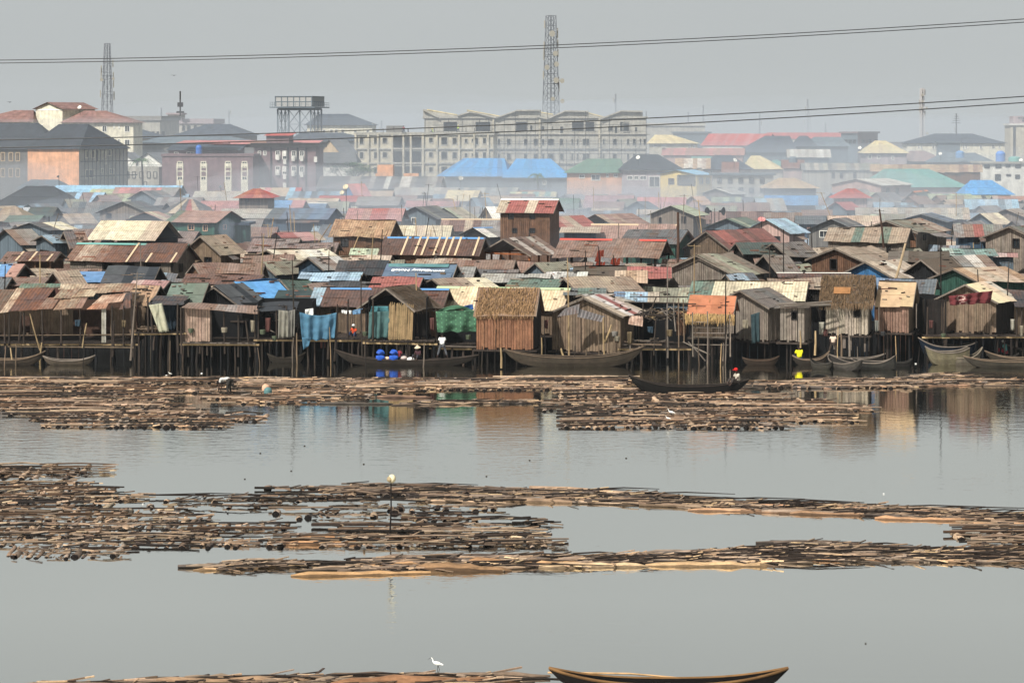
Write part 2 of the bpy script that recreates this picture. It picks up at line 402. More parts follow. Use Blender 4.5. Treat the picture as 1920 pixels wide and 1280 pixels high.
        wallface(mb, (lx, ly, 0), (-1, 0, 0), (0, 1, 0), lx, z0, hi([(lx-a, z) for a, z in tr[::-1]]) if kind != 'shed' or side != 'L' else [(0, rt), (lx, rt)], [], wc, None)
        if z0 > .6: mb.quad((0, 0, z0), (lx, 0, z0), (lx, ly, z0), (0, ly, z0), C('dbrown'))
        wo_ = mb.build('wall', wallm, root)
        if trim:   # white/cream string courses under the eave
            t = MB(); tc_ = C(trim); t.box(-.06, -.06, ze-.5, lx+.06, -.003, ze-.2, tc_); t.box(-.06, -.003, ze-.5, -.003, ly+.06, ze-.2, tc_); t.build('fascia', M['paint'], root)
        for f, a, za, b, zb, isd in rects:
            fr = MB(); fc = C(frame); tk = .07 if s > 12 else .14; dp = -.03
            def pp(x, z, d): return (d, x, z) if f == 'l' else (x, d, z)
            for (q1, q2) in (((a, za), (b, za)), ((a, zb), (b, zb)), ((a, za), (a, zb)), ((b, za), (b, zb))):
                fr.beam(pp(q1[0], q1[1], dp), pp(q2[0], q2[1], dp), tk, tk*.9, fc)
            if pane and not isd: fr.beam(pp((a+b)/2, za, dp+.06), pp((a+b)/2, zb, dp+.06), tk*.6, tk*.5, fc)
            wd = fr.build('door' if isd else 'window', M['paint'], root)
            if pane:
                g = MB(); q = [pp(a, za, .12), pp(b, za, .12), pp(b, zb, .12), pp(a, zb, .12)]
                g.poly(q, hx('1c2226')); g.build('pane', M['glass'], wd)
    else:
        # open structure: posts, beam, and a floor
        nL = max(2, int(open_)); pm = []
        for i in range(nL+1):
            t = i/nL
            pm.append((0.0, ly*t) if side == 'R' else (lx*t, 0.0))
            pm.append((lx, ly*t) if side == 'R' else (lx*t, ly))
        for (a, b) in pm:
            m_ = MB(); m_.beam((a, b, z0-.3), (a+random.uniform(-.05, .05), b, et), .14, .14, wc); m_.build('post', M['wood'], root)
        m_ = MB()
        for (p_, q_) in (((0, 0), (lx, 0)), ((0, ly), (lx, ly)), ((0, 0), (0, ly)), ((lx, 0), (lx, ly))):
            m_.beam((p_[0], p_[1], et-.08), (q_[0], q_[1], et-.08), .1, .14, wc)
        m_.build('beam', M['wood'], root)
        if gablecol:
            m_ = MB(); gcx = C(gablecol)
            if side == 'R':
                m_.poly([(0, 0.02, et), (lx, 0.02, et), (lx/2, 0.02, rt)], gcx)
                m_.quad((lx-.05, 0, z0), (lx-.05, ly, z0), (lx-.05, ly, et), (lx-.05, 0, et), jit(gcx))
            else: m_.poly([(0.02, 0, et), (0.02, ly, et), (0.02, ly/2, rt)], gcx); m_.quad((0, ly-.05, z0), (lx, ly-.05, z0), (lx, ly-.05, et), (0, ly-.05, et), jit(gcx))
            m_.build('wall', wallm, root)
    # roof
    MUTE[0] = (.2 if rm == 'cloth' else .42) if D < 300 else max(0, .42-(D-300)/330); WOB[0] = .16 if (near and cat != 'house') else .05
    if not noroof:
        mb = MB(); rev = (side == 'R')
        o = ov if near else ov*1.2; rise = zr-ze; dz = lambda e, half: -rise*e/half
        roofm = M[rm or ('sheet')]
        if hip:
            il, ir = hip[0]/(s*cs), hip[1]/(s*cs); e = o
            if side == 'R': a0, a1 = ir, ly-il          # near end is the right end of the front
            else: a0, a1 = ir, ly-il
            if side == 'R':
                zz = ze-rise*e/(lx/2)
                c0, c1, c2, c3 = (-e, -e, zz), (lx+e, -e, zz), (lx+e, ly+e, zz), (-e, ly+e, zz)
                r0, r1 = (lx/2, a0, zr), (lx/2, max(a1, a0+.05), zr)
                slope(mb, c0, c3, r1, r0, roof, rust, rev=True, rag=0, step=1.2)
                mb_t = jit(C(roof.split(',')[-1].split('~')[0]), .05)+(rust*.6,)
                mb.poly([c0, c1, r0], mb_t); mb.poly([c1, c2, r1, r0], mb_t); mb.poly([c2, c3, r1], jit(C(roof.split(',')[0].split('~')[0]), .05)+(rust*.6,))
        elif kind == 'flat':
            mb.box(-o, -o, ze, lx+o, ly+o, ze+max(.25, rise), C(roof)+(rust,))
        elif kind == 'shed':
            if side == 'R': slope(mb, (-o, -o, ze+dz(o, lx)), (-o, ly+o, ze+dz(o, lx)), (lx+o, ly+o, zr+.02), (lx+o, -o, zr+.02), roof, rust, rev=True, rag=rag)
            else: slope(mb, (-o, -o, ze+dz(o, ly)), (lx+o, -o, ze+dz(o, ly)), (lx+o, ly+o, zr+.02), (-o, ly+o, zr+.02), roof, rust, rag=rag)
        elif side == 'R':
            zz = ze+dz(o, lx/2)
            slope(mb, (-o, -o, zz), (-o, ly+o, zz), (lx/2, ly+o, zr), (lx/2, -o, zr), roof, rust, rev=True, rag=rag)
            slope(mb, (lx+o, -o, zz), (lx+o, ly+o, zz), (lx/2, ly+o, zr), (lx/2, -o, zr), roof, rust, rev=True, rag=rag)
        else:
            zz = ze+dz(o, ly/2)
            slope(mb, (-o, -o, zz), (lx+o, -o, zz), (lx+o, ly/2, zr), (-o, ly/2, zr), roof, rust, rag=rag)
            slope(mb, (-o, ly+o, zz), (lx+o, ly+o, zz), (lx+o, ly/2, zr), (-o, ly/2, zr), roof, rust, rag=rag)
        ro = mb.build('roof', roofm, root)
        if bat:
            m_ = MB(); o_ = o+.04
            for t in bat:
                if side == 'R':
                    y = ly*(1-t); k_ = rise/(lx/2); m_.hexa([(-o_, y-.09, ze-k_*o_+.05), (lx/2, y-.09, zr+.06), (lx/2, y+.09, zr+.06), (-o_, y+.09, ze-k_*o_+.05), (-o_, y-.09, ze-k_*o_+.07), (lx/2, y-.09, zr+.08), (lx/2, y+.09, zr+.08), (-o_, y+.09, ze-k_*o_+.07)], C('sand')+(.2,))
            m_.build('pale_strip', M['steel'], ro)
        if near and clutter and kind == 'gable' and not hip:
            m_ = MB(); k_ = rise/((lx if side == 'R' else ly)/2)
            for q in range(random.randint(3, 9)):
                t = random.uniform(.05, .95)*(lx if side == 'R' else ly)/2; y = random.uniform(0, ly if side == 'R' else lx); z = ze+k_*t+.05; l_ = random.uniform(.12, 1.3 if random.random() < .4 else .3); an = random.uniform(-.3, .3)
                a_ = (t, y, z) if side == 'R' else (y, t, z); b_ = (t+an*.3, y+l_, z+an*.3*k_) if side == 'R' else (y+l_, t+an*.3, z+an*.3*k_)
                m_.beam(a_, b_, random.uniform(.08, .2), random.uniform(.04, .1), jit(C(random.choice(['wgrey', 'wdark', 'wdark', 'rust', 'wplank', 'wmud'])), .3))
            m_.build('roof_litter', M['wood'], ro, kind='stuff')
        if cat != 'house' and 196 < D < 330 and random.random() < .55 and open_ is None and kind == 'gable' and not hip:
            m_ = MB(); zz_ = ze-random.uniform(.1, .5); l0 = (ly if side == 'R' else lx); a_ = random.uniform(0, l0*.4); b_ = a_+random.uniform(.3, .6)*l0; dp_ = random.uniform(.8, 1.5); cc_ = random.choice(['brown', 'rust', 'grey', 'tan', 'dgrey', 'sand~grey', 'wslate', 'brown~sand'])
            if side == 'R': slope(m_, (-dp_, a_, zz_-.45), (-dp_, b_, zz_-.45), (-.02, b_, zz_), (-.02, a_, zz_), cc_, .6, rag=.12)
            else: slope(m_, (a_, -dp_, zz_-.45), (b_, -dp_, zz_-.45), (b_, -.02, zz_), (a_, -.02, zz_), cc_, .6, rag=.12)
            aw = m_.build('awning', M['sheet'], root)
            m_ = MB()
            for t in (a_+.1, b_-.1):
                p_ = (-dp_+.1, t) if side == 'R' else (t, -dp_+.1); m_.beam((*p_, 0), (*p_, zz_-.45), .07, .07, C('wmud'))
            m_.build('awning_posts', M['wood'], aw)
        if ridge:
            m_ = MB(); rc_ = C(ridge)+(.1,)
            hw = .28
            if side == 'R':
                for sg in (-1, 1): m_.quad((lx/2, -o-.03, zr+.05), (lx/2, ly+o+.03, zr+.05), (lx/2+sg*hw, ly+o+.03, zr+.05-hw*rise/(lx/2)), (lx/2+sg*hw, -o-.03, zr+.05-hw*rise/(lx/2)), rc_)
            else:
                for sg in (-1, 1): m_.quad((-o-.03, ly/2, zr+.05), (lx+o+.03, ly/2, zr+.05), (lx+o+.03, ly/2+sg*hw, zr+.05-hw*rise/(ly/2)), (-o-.03, ly/2+sg*hw, zr+.05-hw*rise/(ly/2)), rc_)
            m_.build('ridge_cap', M['steel'], ro)
        if kind == 'gable' and not hip and near:   # barge boards on the visible gable
            m_ = MB(); bc = C(gablecol) if (gablecol and gablecol.startswith('b_')) else C('wgrey')
            if side == 'R': pts = [(-o, -o-.02, ze+dz(o, lx/2)-.06), (lx/2, -o-.02, zr-.06), (lx+o, -o-.02, ze+dz(o, lx/2)-.06)]
            else: pts = [(-o-.02, -o, ze+dz(o, ly/2)-.06), (-o-.02, ly/2, zr-.06), (-o-.02, ly+o, ze+dz(o, ly/2)-.06)]
            m_.beam(pts[0], pts[1], .04, .12, bc); m_.beam(pts[1], pts[2], .04, .12, bc); m_.build('barge_board', M['wood'], root)
    if stilts:
        n_ = stilts
        for i in range(n_+1):
            t = min(1, max(0, (i+random.uniform(-.3, .3))/n_))
            if random.random() < .2: continue
            for (a, b) in (((0, ly*t), (lx*t, 0)) if True else ()):
                m_ = MB(); r_ = random.uniform(.05, .09); a += random.uniform(-.1, .1); b += random.uniform(-.1, .1)
                m_.tube([(a, b, -.9), (a+random.uniform(-.12, .12), b, z0+.05)], [r_, r_*.8], 6, jit(C(random.choice(['wdark', 'black', 'black', 'wmud'])), .4)); m_.build('stilt', M['wood'], root)
        m_ = MB()
        m_.box(-.25, -.25, z0-.16, lx+.25, ly+.25, z0-.05, C('wmud')); m_.build('floor_deck', M['wood'], root)
    return root
def wg(xs, vs, w, h):
    return [(x, v, x+w, v+h) for v in vs for x in xs]
def hipb(lab, x0, x1, r0, r1, vr, ve, roof, wall, g=4, W=None, **k):
    k.setdefault('name', 'house'); k.setdefault('cat', 'house'); k.setdefault('wm', 'wall'); k.setdefault('frame', 'wwhite'); k.setdefault('ov', .6); k.setdefault('rust', .12)
    D = k.get('D') or DR(vr); k['D'] = D
    return house(lab, x0, x1, x1+g, vr, ve, roof, wall, side='R', W=W or 9, hip=(max(1, r0-x0-g/2), max(1, x1+g/2-r1)), **k)
# ------------------------------------------------------------------ far town
# left: cream house with brown roofs (tower, left wing, right wing)
house('cream gabled stair tower with brown roof rising above the black roofs', 58, 117, 168, 192, 203, '82655f', 'wcream', side='L', D=560, W=9, wm='wall', rm='tile', rust=0, name='house', cat='house', win=[(71, 234, 81, 241)], trim='white', ov=.5, frame='wwhite')
hipb('low brown roofed wing on the left of the cream tower', -60, 58, 20, 56, 207, 226, '82655f', 'wcream', D=562, g=3, rm='tile')
hipb('cream apartment wing with brown hipped roof and barred windows below the mast', 117, 250, 150, 192, 208, 227, '82655f', 'wcream', D=558, g=6, rm='tile', win=[(164, 236, 173, 243), (192, 236, 200, 247), (213, 233, 215, 241), (222, 233, 224, 241), (234, 236, 243, 247), (213, 262, 215, 270), (221, 261, 225, 268), (234, 262, 243, 272), (234, 284, 243, 292)])
h = house
h('pale grey hall with a curved shoulder behind the cream apartments', 235, 300, 318, 218, 226, 'grey', 'wconc', D=700, wm='wall', name='hall', cat='building', kind='flat', W=20, rust=0, win=[(285, 247, 289, 254), (294, 247, 298, 254), (303, 247, 308, 254)])
h('grey modern block with roof box and aerials behind the grey hall', 310, 398, 405, 223, 232, 'wlilac', 'wconc', D=820, wm='wall', name='office_block', cat='building', kind='flat', W=20, rust=0, win=wg([318, 330, 342, 352, 364, 380], [236], 5, 9))
h('small grey lift box on the roof of the modern block', 314, 338, 341, 212, 215, 'wlilac', 'wconc', D=825, wm='wall', name='roof_box', cat='roof box', kind='flat', W=8, rust=0, z0=17)
hipb('dark blue-black hipped roof house left of the water tower', 330, 470, 382, 428, 233, 251, 'slate', 'wdconc', D=600, rm='tile', g=5)
hipb('dull grey hipped roof house below the grey hall', 245, 305, 250, 262, 243, 257, 'slate', 'wtan', D=585, rm='tile', g=3)
hipb('dark grey roofed long house under the brown apartments skyline', 255, 478, 300, 430, 256, 267, 'wslate', 'wdconc', D=570, rm='tile', g=4)
h('long black hipped roof on the unfinished grey block at the left edge', -90, 100, 104, 231, 277, 'char', 'wdconc', D=478, wm='wall', name='apartment_block', cat='building', W=14, rust=0, rm='tile', hip=(60, 42), win=wg([2, 17, 30], [286, 316], 7, 16), frame='wtan')
rt = h('black roofed block with a blank orange end wall and scaffolded grey side', 42, 148, 218, 233, 277, 'char', 'worng', side='R', D=450, W=15, wm='wall', wall2='wconc', name='apartment_block', cat='building', rust=0, rm='tile', hip=(13, 31), win=[(160, 283, 166, 296), (171, 283, 177, 296), (178, 281, 185, 304), (191, 284, 197, 297), (200, 281, 208, 292), (160, 318, 176, 334), (189, 316, 193, 325), (205, 316, 213, 326), (196, 300, 199, 308)], frame='wcream')
m_ = MB()
for i in range(12):
    x = .4+i*1.2
    if x < rt['lx']: m_.tube([(x, -.9, 0), (x+random.uniform(-.1, .1), -.9, rt['ze']-.3)], .09, 5, C('wdark'))
for z in (3, 5.5, 8, 10.6): m_.tube([(-.8, -.95, z), (rt['lx']+1.6, -.95, z+random.uniform(-.2, .2))], .08, 5, C('wdark'))
m_.build('scaffolding', M['wood'], rt)
for x in (4, 7, 10): # roof hips
    pass
h('white gabled cottage next to the palm behind the ruined wall', 205, 255, 268, 286, 303, 'dgrey', 'wwhite', side='L', D=505, W=7, wm='wall', rm='tile', rust=0, name='house', cat='house', trim='white')
h('second white gabled cottage with a taller white front left of the mauve block', 247, 303, 330, 286, 304, 'dgrey', 'wwhite', side='L', D=500, W=8, wm='wall', rm='tile', rust=0, name='house', cat='house', trim='white')
h('roofless ruined concrete wall with gaping window openings', 217, 298, 303, 311, 313, 'wconc', 'wconc', D=478, wm='wall', name='ruined_house', cat='ruin', kind='flat', W=8, rust=0, win=wg([220, 236, 248, 262, 276, 288], [322], 6, 12)+wg([230, 270], [341], 5, 9), noroof=True, pane=False)
rt = h('mauve brick block with four cream window strips', 303, 474, 480, 288, 293, 'wmauve', 'wmauve', D=470, wm='wall', name='apartment_block', cat='building', kind='flat', W=14, rust=0, win=wg([333, 377, 423, 454], [303, 331], 9, 11), ov=.15, frame='wcream')
m_ = MB()
cs_ = rt['ly']/171.0
for x in (330, 375, 421, 452):
    a = (474-x)*cs_; b = (474-x-13)*cs_
    for z0_, z1_ in ((.2, 7.0), (9.4, 10.0)): m_.box(-.06, b, z0_, -.002, a, z1_, C('wcream'))
    m_.box(-.06, b, 8.45, -.002, a, 8.65, C('wcream'))
    for aa, bb in ((a-.22, a), (b, b+.22)): m_.box(-.07, aa, 7.0, -.004, bb, 9.4, C('wcream'))
m_.build('window_surround', M['wall'], rt)
h('recessed upper floor of the mauve block with red roof edge and blue water tank', 315, 446, 450, 271, 281, 'slate', 'wmauve', D=478, wm='wall', name='penthouse', cat='building', kind='shed', W=8, rust=0, win=[(327, 285, 334, 292), (350, 285, 364, 292), (372, 276, 378, 291)], rm='tile', frame='wwhite', z0=11.2)
h('thin salmon red canopy roof slab over the mauve block', 340, 420, 425, 264, 268, 'pink', 'wpink', D=474, name='roof_canopy', cat='canopy', kind='shed', W=6, rust=0, z0=13.5, ov=.8)
rt = h('dark brown block with white balcony panels and red rooftop', 476, 592, 596, 268, 277, 'wdark', 'wmauve', D=478, wm='wall', name='apartment_block', cat='building', kind='flat', W=14, rust=0, win=wg([517, 530, 547, 562], [283, 312], 8, 16)+wg([484, 494], [283], 5, 8), frame='wwhite', ov=.5)
m_ = MB()
for x, v in ((518, 290), (547, 292), (563, 292), (518, 318), (547, 320), (563, 322), (531, 283), (531, 298), (531, 312), (531, 326), (531, 343), (589, 294)):
    a = (592-x)*rt['ly']/116; z = H-(v-VH)*478/F
    m_.box(-.5, a-.6, z-1.0, -.05, a, z, C('wwhite'))
m_.build('balcony_panel', M['wall'], rt)
m_ = MB()
for x in (508, 540, 558, 574):
    a = (592-x)*rt['ly']/116; m_.box(-.2, a-.12, 0, -.06, a+.12, rt['ze'], C('wdark'))
m_.build('column', M['wall'], rt)
h('salmon red tilted rooftop on the dark brown block', 400, 588, 592, 264, 270, 'pink,salmon,pink', 'wdark', D=484, name='roof_canopy', cat='canopy', kind='shed', W=9, rust=0, z0=12.8, ov=.6)
h('small red capped roof box on top of the dark brown block', 499, 542, 546, 250, 254, 'red', 'wmauve', D=482, wm='wall', name='roof_box', cat='roof box', kind='shed', W=5, rust=0, z0=13.5)
hipb('white hall with dark hipped roof and dormer seen through the water tower', 575, 698, 596, 652, 214, 232, 'slate', 'wcream', D=690, g=4, rm='tile', win=wg([605, 619, 628, 640, 664, 687], [243], 5, 7))
hipb('grey roof in front of the white hall with dormer', 545, 700, 560, 640, 249, 262, 'slate', 'wdconc', D=610, g=4, rm='tile')
h('dark roofed chapel-like house with beige gables left of the unfinished flats', 595, 640, 665, 262, 285, 'dgrey', 'wtan', side='L', D=520, W=9, wm='wall', rm='tile', rust=0, name='house', cat='house', trim='wwhite')
hipb('white house with grey roof and dark windows behind the thorny tree', 595, 664, 600, 664, 286, 303, 'dgrey', 'wwhite', D=505, g=2, rm='tile', win=[(607, 313, 610, 319), (618, 314, 623, 320)], trim='wwhite')
# unfinished flats, front wing
def flats(lab, x0, x1, x2, vt, D, W, wins, slabs, cols, dep=.25, cc='wbeige', nm='unfinished_building', extra=None):
    rt = house(lab, x0, x1, x2, vt-3, vt, 'wconc', cc, D=D, W=W, wm='wall', name=nm, cat='building', kind='flat', rust=0, win=wins, frame='wconc', ov=.3, pane=False)
    k = rt['ly']/(x1-x0)
    for v in slabs:
        z = H-(v-VH)*D/F; m_ = MB(); m_.box(-.35, -.2, z-.15, -.002, rt['ly']+.2, z+.15, C('wconc')); m_.build('floor_slab', M['wall'], rt)
    for x in cols:
        m_ = MB(); y = (x1-x)*k; m_.box(-.42, y-.2, 0, -.003, y+.2, rt['ze'], C('wbeige')); m_.build('column', M['wall'], rt)
    return rt
W1 = []
for v in (258, 285, 313):
    W1 += [(674, v, 682, v+13), (701, v, 711, v+13), (717, v, 726, v+11)]
    W1 += [(737, v-2, 755, v+20), (758, v-2, 769, v+20), (772, v-2, 791, v+20)]
    W1 += [(804, v, 812, v+10), (827, v-1, 839, v+14), (848, v, 857, v+13), (871, v+2, 877, v+11), (884, v+2, 888, v+9), (891, v, 897, v+14), (905, v, 912, v+12)]
rt = flats('front wing of the unfinished concrete flats with open frames in the middle', 666, 925, 932, 251, 540, 14, W1, (252, 279, 306, 333), (666, 690, 708, 735, 756, 770, 793, 819, 861, 889, 915))
m_ = MB()
for i in range(9): x = random.uniform(.5, rt['ly']-1); m2 = MB(); m2.tube([(1+random.random(), x, rt['ze']), (1, x, rt['ze']+random.uniform(.8, 1.6))], .06, 4, C('wdark')); m2.build('rebar_post', M['wood'], rt)
m_.box(3, 19.5, rt['ze']+.3, 6, 23, rt['ze']+1.7, C('wdconc')); m_.build('rooftop_formwork', M['wood'], rt)
W2 = []
for x0_, x1_ in ((831, 858), (891, 920), (967, 988), (1072, 1095), (1097, 1115), (1162, 1180)): W2.append((x0_, 228, x1_, 247))
for v in (260, 288, 316):
    W2 += [(x, v, x+w_, v+13) for x, w_ in ((795, 6), (812, 6), (840, 8), (866, 9), (905, 7), (933, 5), (950, 8), (982, 6), (1000, 9), (1016, 5), (1027, 12), (1050, 6), (1071, 4), (1081, 3), (1092, 8), (1100, 5), (1130, 4), (1149, 8), (1175, 5), (1186, 6), (1199, 4), (1206, 6))]
W2 += [(994, 235, 999, 246), (1015, 236, 1021, 244), (1034, 236, 1037, 245), (1050, 237, 1056, 251), (1140, 236, 1149, 246), (1152, 236, 1158, 251), (1168, 231, 1182, 250), (1190, 238, 1195, 248)]
rt = flats('rear wing of the unfinished concrete flats with sawtooth roofs and scaffolding', 795, 1212, 1217, 222, 585, 16, W2, (251, 279, 307), (925, 1012, 1124), cc='wconc')
k = rt['ly']/(1212-795)
def Y_(x): return (1212-x)*k
def Z_(v, D=585): return H-(v-VH)*D/F
for seg in ([(793, 205), (822, 219)], [(858, 216), (880, 209), (894, 211)], [(893, 211), (932, 220)], [(930, 220), (970, 206), (1012, 206)], [(1007, 217), (1026, 222), (1060, 207), (1103, 208)], [(1126, 222), (1165, 207), (1205, 208)]):
    m_ = MB(); g_ = MB()
    for (a, va), (b, vb) in zip(seg, seg[1:]):
        za, zb, ya, yb = Z_(va), Z_(vb), Y_(a), Y_(b)
        m_.hexa([(-.8, yb, zb-.3), (11, yb, zb-.3), (11, ya, za-.3), (-.8, ya, za-.3), (-.8, yb, zb), (11, yb, zb), (11, ya, za), (-.8, ya, za)], C('wconc'))
        zz = rt['ze']-.2
        g_.hexa([(-.02, yb, zz), (10.5, yb, zz), (10.5, ya, zz), (-.02, ya, zz), (-.02, yb, max(zz+.02, zb-.3)), (10.5, yb, max(zz+.02, zb-.3)), (10.5, ya, max(zz+.02, za-.3)), (-.02, ya, max(zz+.02, za-.3))], C('wconc'))
    ro = m_.build('roof', M['wall'], rt); g_.build('parapet_wall', M['wall'], rt)
for a, b, va, vb in ((793, 850, 204, 214), (870, 940, 205, 218), (1005, 1035, 208, 213), (1098, 1135, 209, 219)):
    m_ = MB(); m_.hexa([(12, Y_(b), Z_(vb)-.2), (16, Y_(b), Z_(vb)-.2), (16, Y_(a), Z_(va)-.2), (12, Y_(a), Z_(va)-.2), (12, Y_(b), Z_(vb)), (16, Y_(b), Z_(vb)), (16, Y_(a), Z_(va)), (12, Y_(a), Z_(va))], C('cream')); m_.hexa([(12.1, Y_(b), rt['ze']), (15.9, Y_(b), rt['ze']), (15.9, Y_(a), rt['ze']), (12.1, Y_(a), rt['ze']), (12.1, Y_(b), Z_(vb)-.2), (15.9, Y_(b), Z_(vb)-.2), (15.9, Y_(a), Z_(va)-.2), (12.1, Y_(a), Z_(va)-.2)], C('wconc')); m_.build('roof', M['wall'], rt, label='cream sheet roof slope')
m_ = MB()
y = 0
while y < rt['ly']+.3:
    m_.tube([(-1.1+random.uniform(-.1, .1), y, 0), (-1.1, y+random.uniform(-.2, .2), random.choice([rt['ze'], rt['ze']+1.6, 14]))], .06, 4, C('wdark')); y += random.uniform(1.6, 3.2)
for z in (4, 6.2, 8.4, 10.6, 12.8, 15, 17.2): m_.tube([(-1.15, -.8, z), (-1.15, rt['ly']*random.uniform(.75, 1), z+random.uniform(-.2, .2))], .05, 4, C('wdark'))
m_.build('scaffolding', M['wood'], rt)
# right of the flats
h('large pale grey shed-like building with faint lettering far behind the wires', 1185, 1322, 1330, 231, 236, 'wconc', 'wconc', D=900, wm='wall', name='warehouse', cat='building', kind='shed', W=25, rust=0)
h('low grey warehouse roof in front of the pale grey building', 1262, 1332, 1340, 247, 250, 'wslate', 'wslate', D=840, wm='wall', name='warehouse', cat='building', kind='flat', W=20, rust=0)
hipb('cream roofed bungalow with window row right of the unfinished flats', 1218, 1308, 1230, 1262, 253, 267, 'cream', 'wbeige', D=660, g=3, win=[(1225, 271, 1232, 275), (1240, 271, 1247, 275), (1290, 272, 1295, 278), (1299, 272, 1303, 278)])
h('long faded red roofed hall with sloped left end', 1320, 1432, 1470, 251, 272, 'red~pink', 'wwhite', D=760, name='warehouse', cat='building', W=16, rust=.1, wm='wall')
h('distant long red roof running behind the dark mansard roofs', 1440, 1580, 1590, 249, 260, 'red', 'wwhite', D=980, name='warehouse', cat='building', W=16, rust=.1, wm='wall')
hipb('big slate blue mansard roofed house with flat ridge', 1392, 1492, 1440, 1488, 255, 284, 'slate', 'wslate', D=680, g=4, rm='tile', W=18)
hipb('smaller slate roofed house right of the big mansard roof', 1490, 1530, 1502, 1518, 255, 272, 'slate', 'wslate', D=690, g=3, rm='tile')
hipb('grey slate roof touching the dark shop block', 1512, 1590, 1530, 1580, 257, 272, 'wslate', 'wslate', D=700, g=3, rm='tile')
h('dark shop block with white sign panels under a raised white billboard', 1580, 1608, 1654, 247, 250, 'wmauve', 'wslate', D=720, W=11, wm='wall', name='shop_block', cat='building', kind='flat', rust=0, win=wg([1584, 1592, 1600], [262], 5, 7)+wg([1616, 1628, 1640], [262], 5, 6), wall2='wmauve')
h('mauve-red long roof in front of the red roofed hall', 1245, 1392, 1400, 278, 290, 'salmon~pink', 'wpink', D=585, name='house', cat='house', W=8, rust=.2, wm='wall')
h('small teal roofed shed beside the heap of boards', 1300, 1340, 1345, 294, 304, 'teal', 'wconc', D=540, name='house', cat='house', W=8, rust=.1, wm='wall')
hipb('grey hipped roof villa with pink walls and a dish', 1315, 1408, 1345, 1375, 291, 315, 'slate', 'wpink', D=520, g=4, rm='tile', W=12, win=[(1330, 320, 1336, 326), (1362, 320, 1370, 326)])
h('small red-brown gabled roof in front of the pink villa', 1357, 1381, 1386, 304, 323, 'rust', 'wpink', D=512, name='house', cat='house', W=5, rust=.2, wm='wall')
hipb('cream roofed house with decorated gable right of the pink villa', 1402, 1466, 1412, 1430, 292, 314, 'cream', 'wbeige', D=545, g=3, W=10)
hipb('teal roofed annex right of the cream decorated house', 1450, 1488, 1452, 1462, 300, 318, 'teal', 'wconc', D=550, g=3, W=9)
h('pale torn sheet roof house below the slate mansards', 1480, 1555, 1560, 280, 294, 'wconc~white', 'wslate', D=600, name='house', cat='house', W=9, rust=.2, wm='wall')
h('red-brown wall and roof behind the pale orange post', 1470, 1505, 1510, 300, 314, 'rust', 'wpink', D=535, name='house', cat='house', W=7, rust=.2, wm='wall')
hipb('rounded cream hipped roof house with arched porch', 1625, 1700, 1648, 1668, 264, 285, 'cream', 'wlilac', D=600, g=3, W=13, win=[(1628, 290, 1634, 298), (1645, 292, 1650, 298), (1672, 292, 1676, 300)])
hipb('white two-storey block with wide dark hipped roof on the right', 1702, 1884, 1760, 1832, 251, 267, 'slate', 'wcream', D=700, g=6, rm='tile', W=14, win=[(1721, 273, 1724, 279), (1726, 273, 1729, 279), (1748, 273, 1752, 280), (1753, 273, 1757, 280), (1805, 273, 1808, 280), (1810, 273, 1813, 280), (1815, 273, 1817, 280), (1837, 273, 1841, 279), (1860, 272, 1865, 279), (1872, 273, 1876, 278)])
h('slate painted stair block in the middle of the white two-storey block', 1759, 1800, 1803, 265, 268, 'wslate', 'wslate', D=688, name='stair_block', cat='building', kind='flat', W=5, rust=0, wm='wall')
hipb('wide grey hipped roof with a blue tank in front of the white block', 1748, 1862, 1775, 1835, 287, 302, 'wslate', 'wdconc', D=580, g=4, rm='tile')
hipb('dull brown-grey hipped roof between the arched porch and the white block', 1690, 1772, 1712, 1740, 283, 300, 'purple', 'wdconc', D=610, g=4, rm='tile')
rt = h('tall cream tower block with dark window strip at the right edge', 1896, 1990, 1996, 232, 235, 'wwhite', 'wbeige', D=760, name='tower_block', cat='building', kind='flat', W=14, rust=0, wm='wall', win=[(1900, 238, 1904, 292)])
m_ = MB(); m_.box(.5, rt['ly']-9, rt['ze']+.3, 10, rt['ly']-.9, rt['ze']+2.7, C('wlilac'))
for i, (y, z, w_) in enumerate([(2.3, 1.9, .5), (3.1, 1.9, .35), (3.7, 1.9, .5), (4.6, 1.9, .4), (3.5, 1.1, .9)]): m_.box(.42, rt['ly']-w_-y, rt['ze']+z, .49, rt['ly']-y, rt['ze']+z+.5, C('wslate'))
m_.build('roof_sign', M['wall'], rt)
h('white block with square windows and rooftop tanks at the right edge', 1842, 1990, 1994, 303, 307, 'wconc', 'wwhite', D=500, name='apartment_block', cat='building', kind='flat', W=12, rust=0, wm='wall', win=[(1846, 309, 1855, 315), (1867, 309, 1877, 315), (1886, 309, 1894, 313), (1904, 309, 1913, 315), (1866, 327, 1876, 338), (1887, 327, 1895, 330), (1904, 328, 1912, 335)])
h('long rough roof of loose tan sheets with a collapsed right end', 1640, 1838, 1852, 309, 322, 'sand~tan~brown', 'wbrown', D=490, name='house', cat='house', W=9, rust=.6, rag=.3)
h('grey sheet roofs stepped behind the rough tan roof', 1508, 1650, 1656, 306, 318, 'wconc~wslate', 'wconc', D=515, name='house', cat='house', W=9, rust=.2, win=wg([1560, 1575, 1600], [324], 5, 10))
hipb('big green hipped roof hall', 1634, 1812, 1668, 1754, 317, 348, 'teal', 'wlilac', D=470, g=4, W=14, rust=.05)
h('pink walled house with a wide whitish gable roof', 1568, 1652, 1722, 336, 347, 'white~wconc', 'wpink', side='L', D=430, W=9.5, name='house', cat='house', rust=.2, wm='wall', win=[(1662, 353, 1667, 362), (1680, 353, 1684, 364)])
hipb('bright blue hipped roof house on the right', 1813, 1895, 1828, 1868, 338, 361, 'bblue', 'wbeige', D=430, g=3, W=8, rust=0)
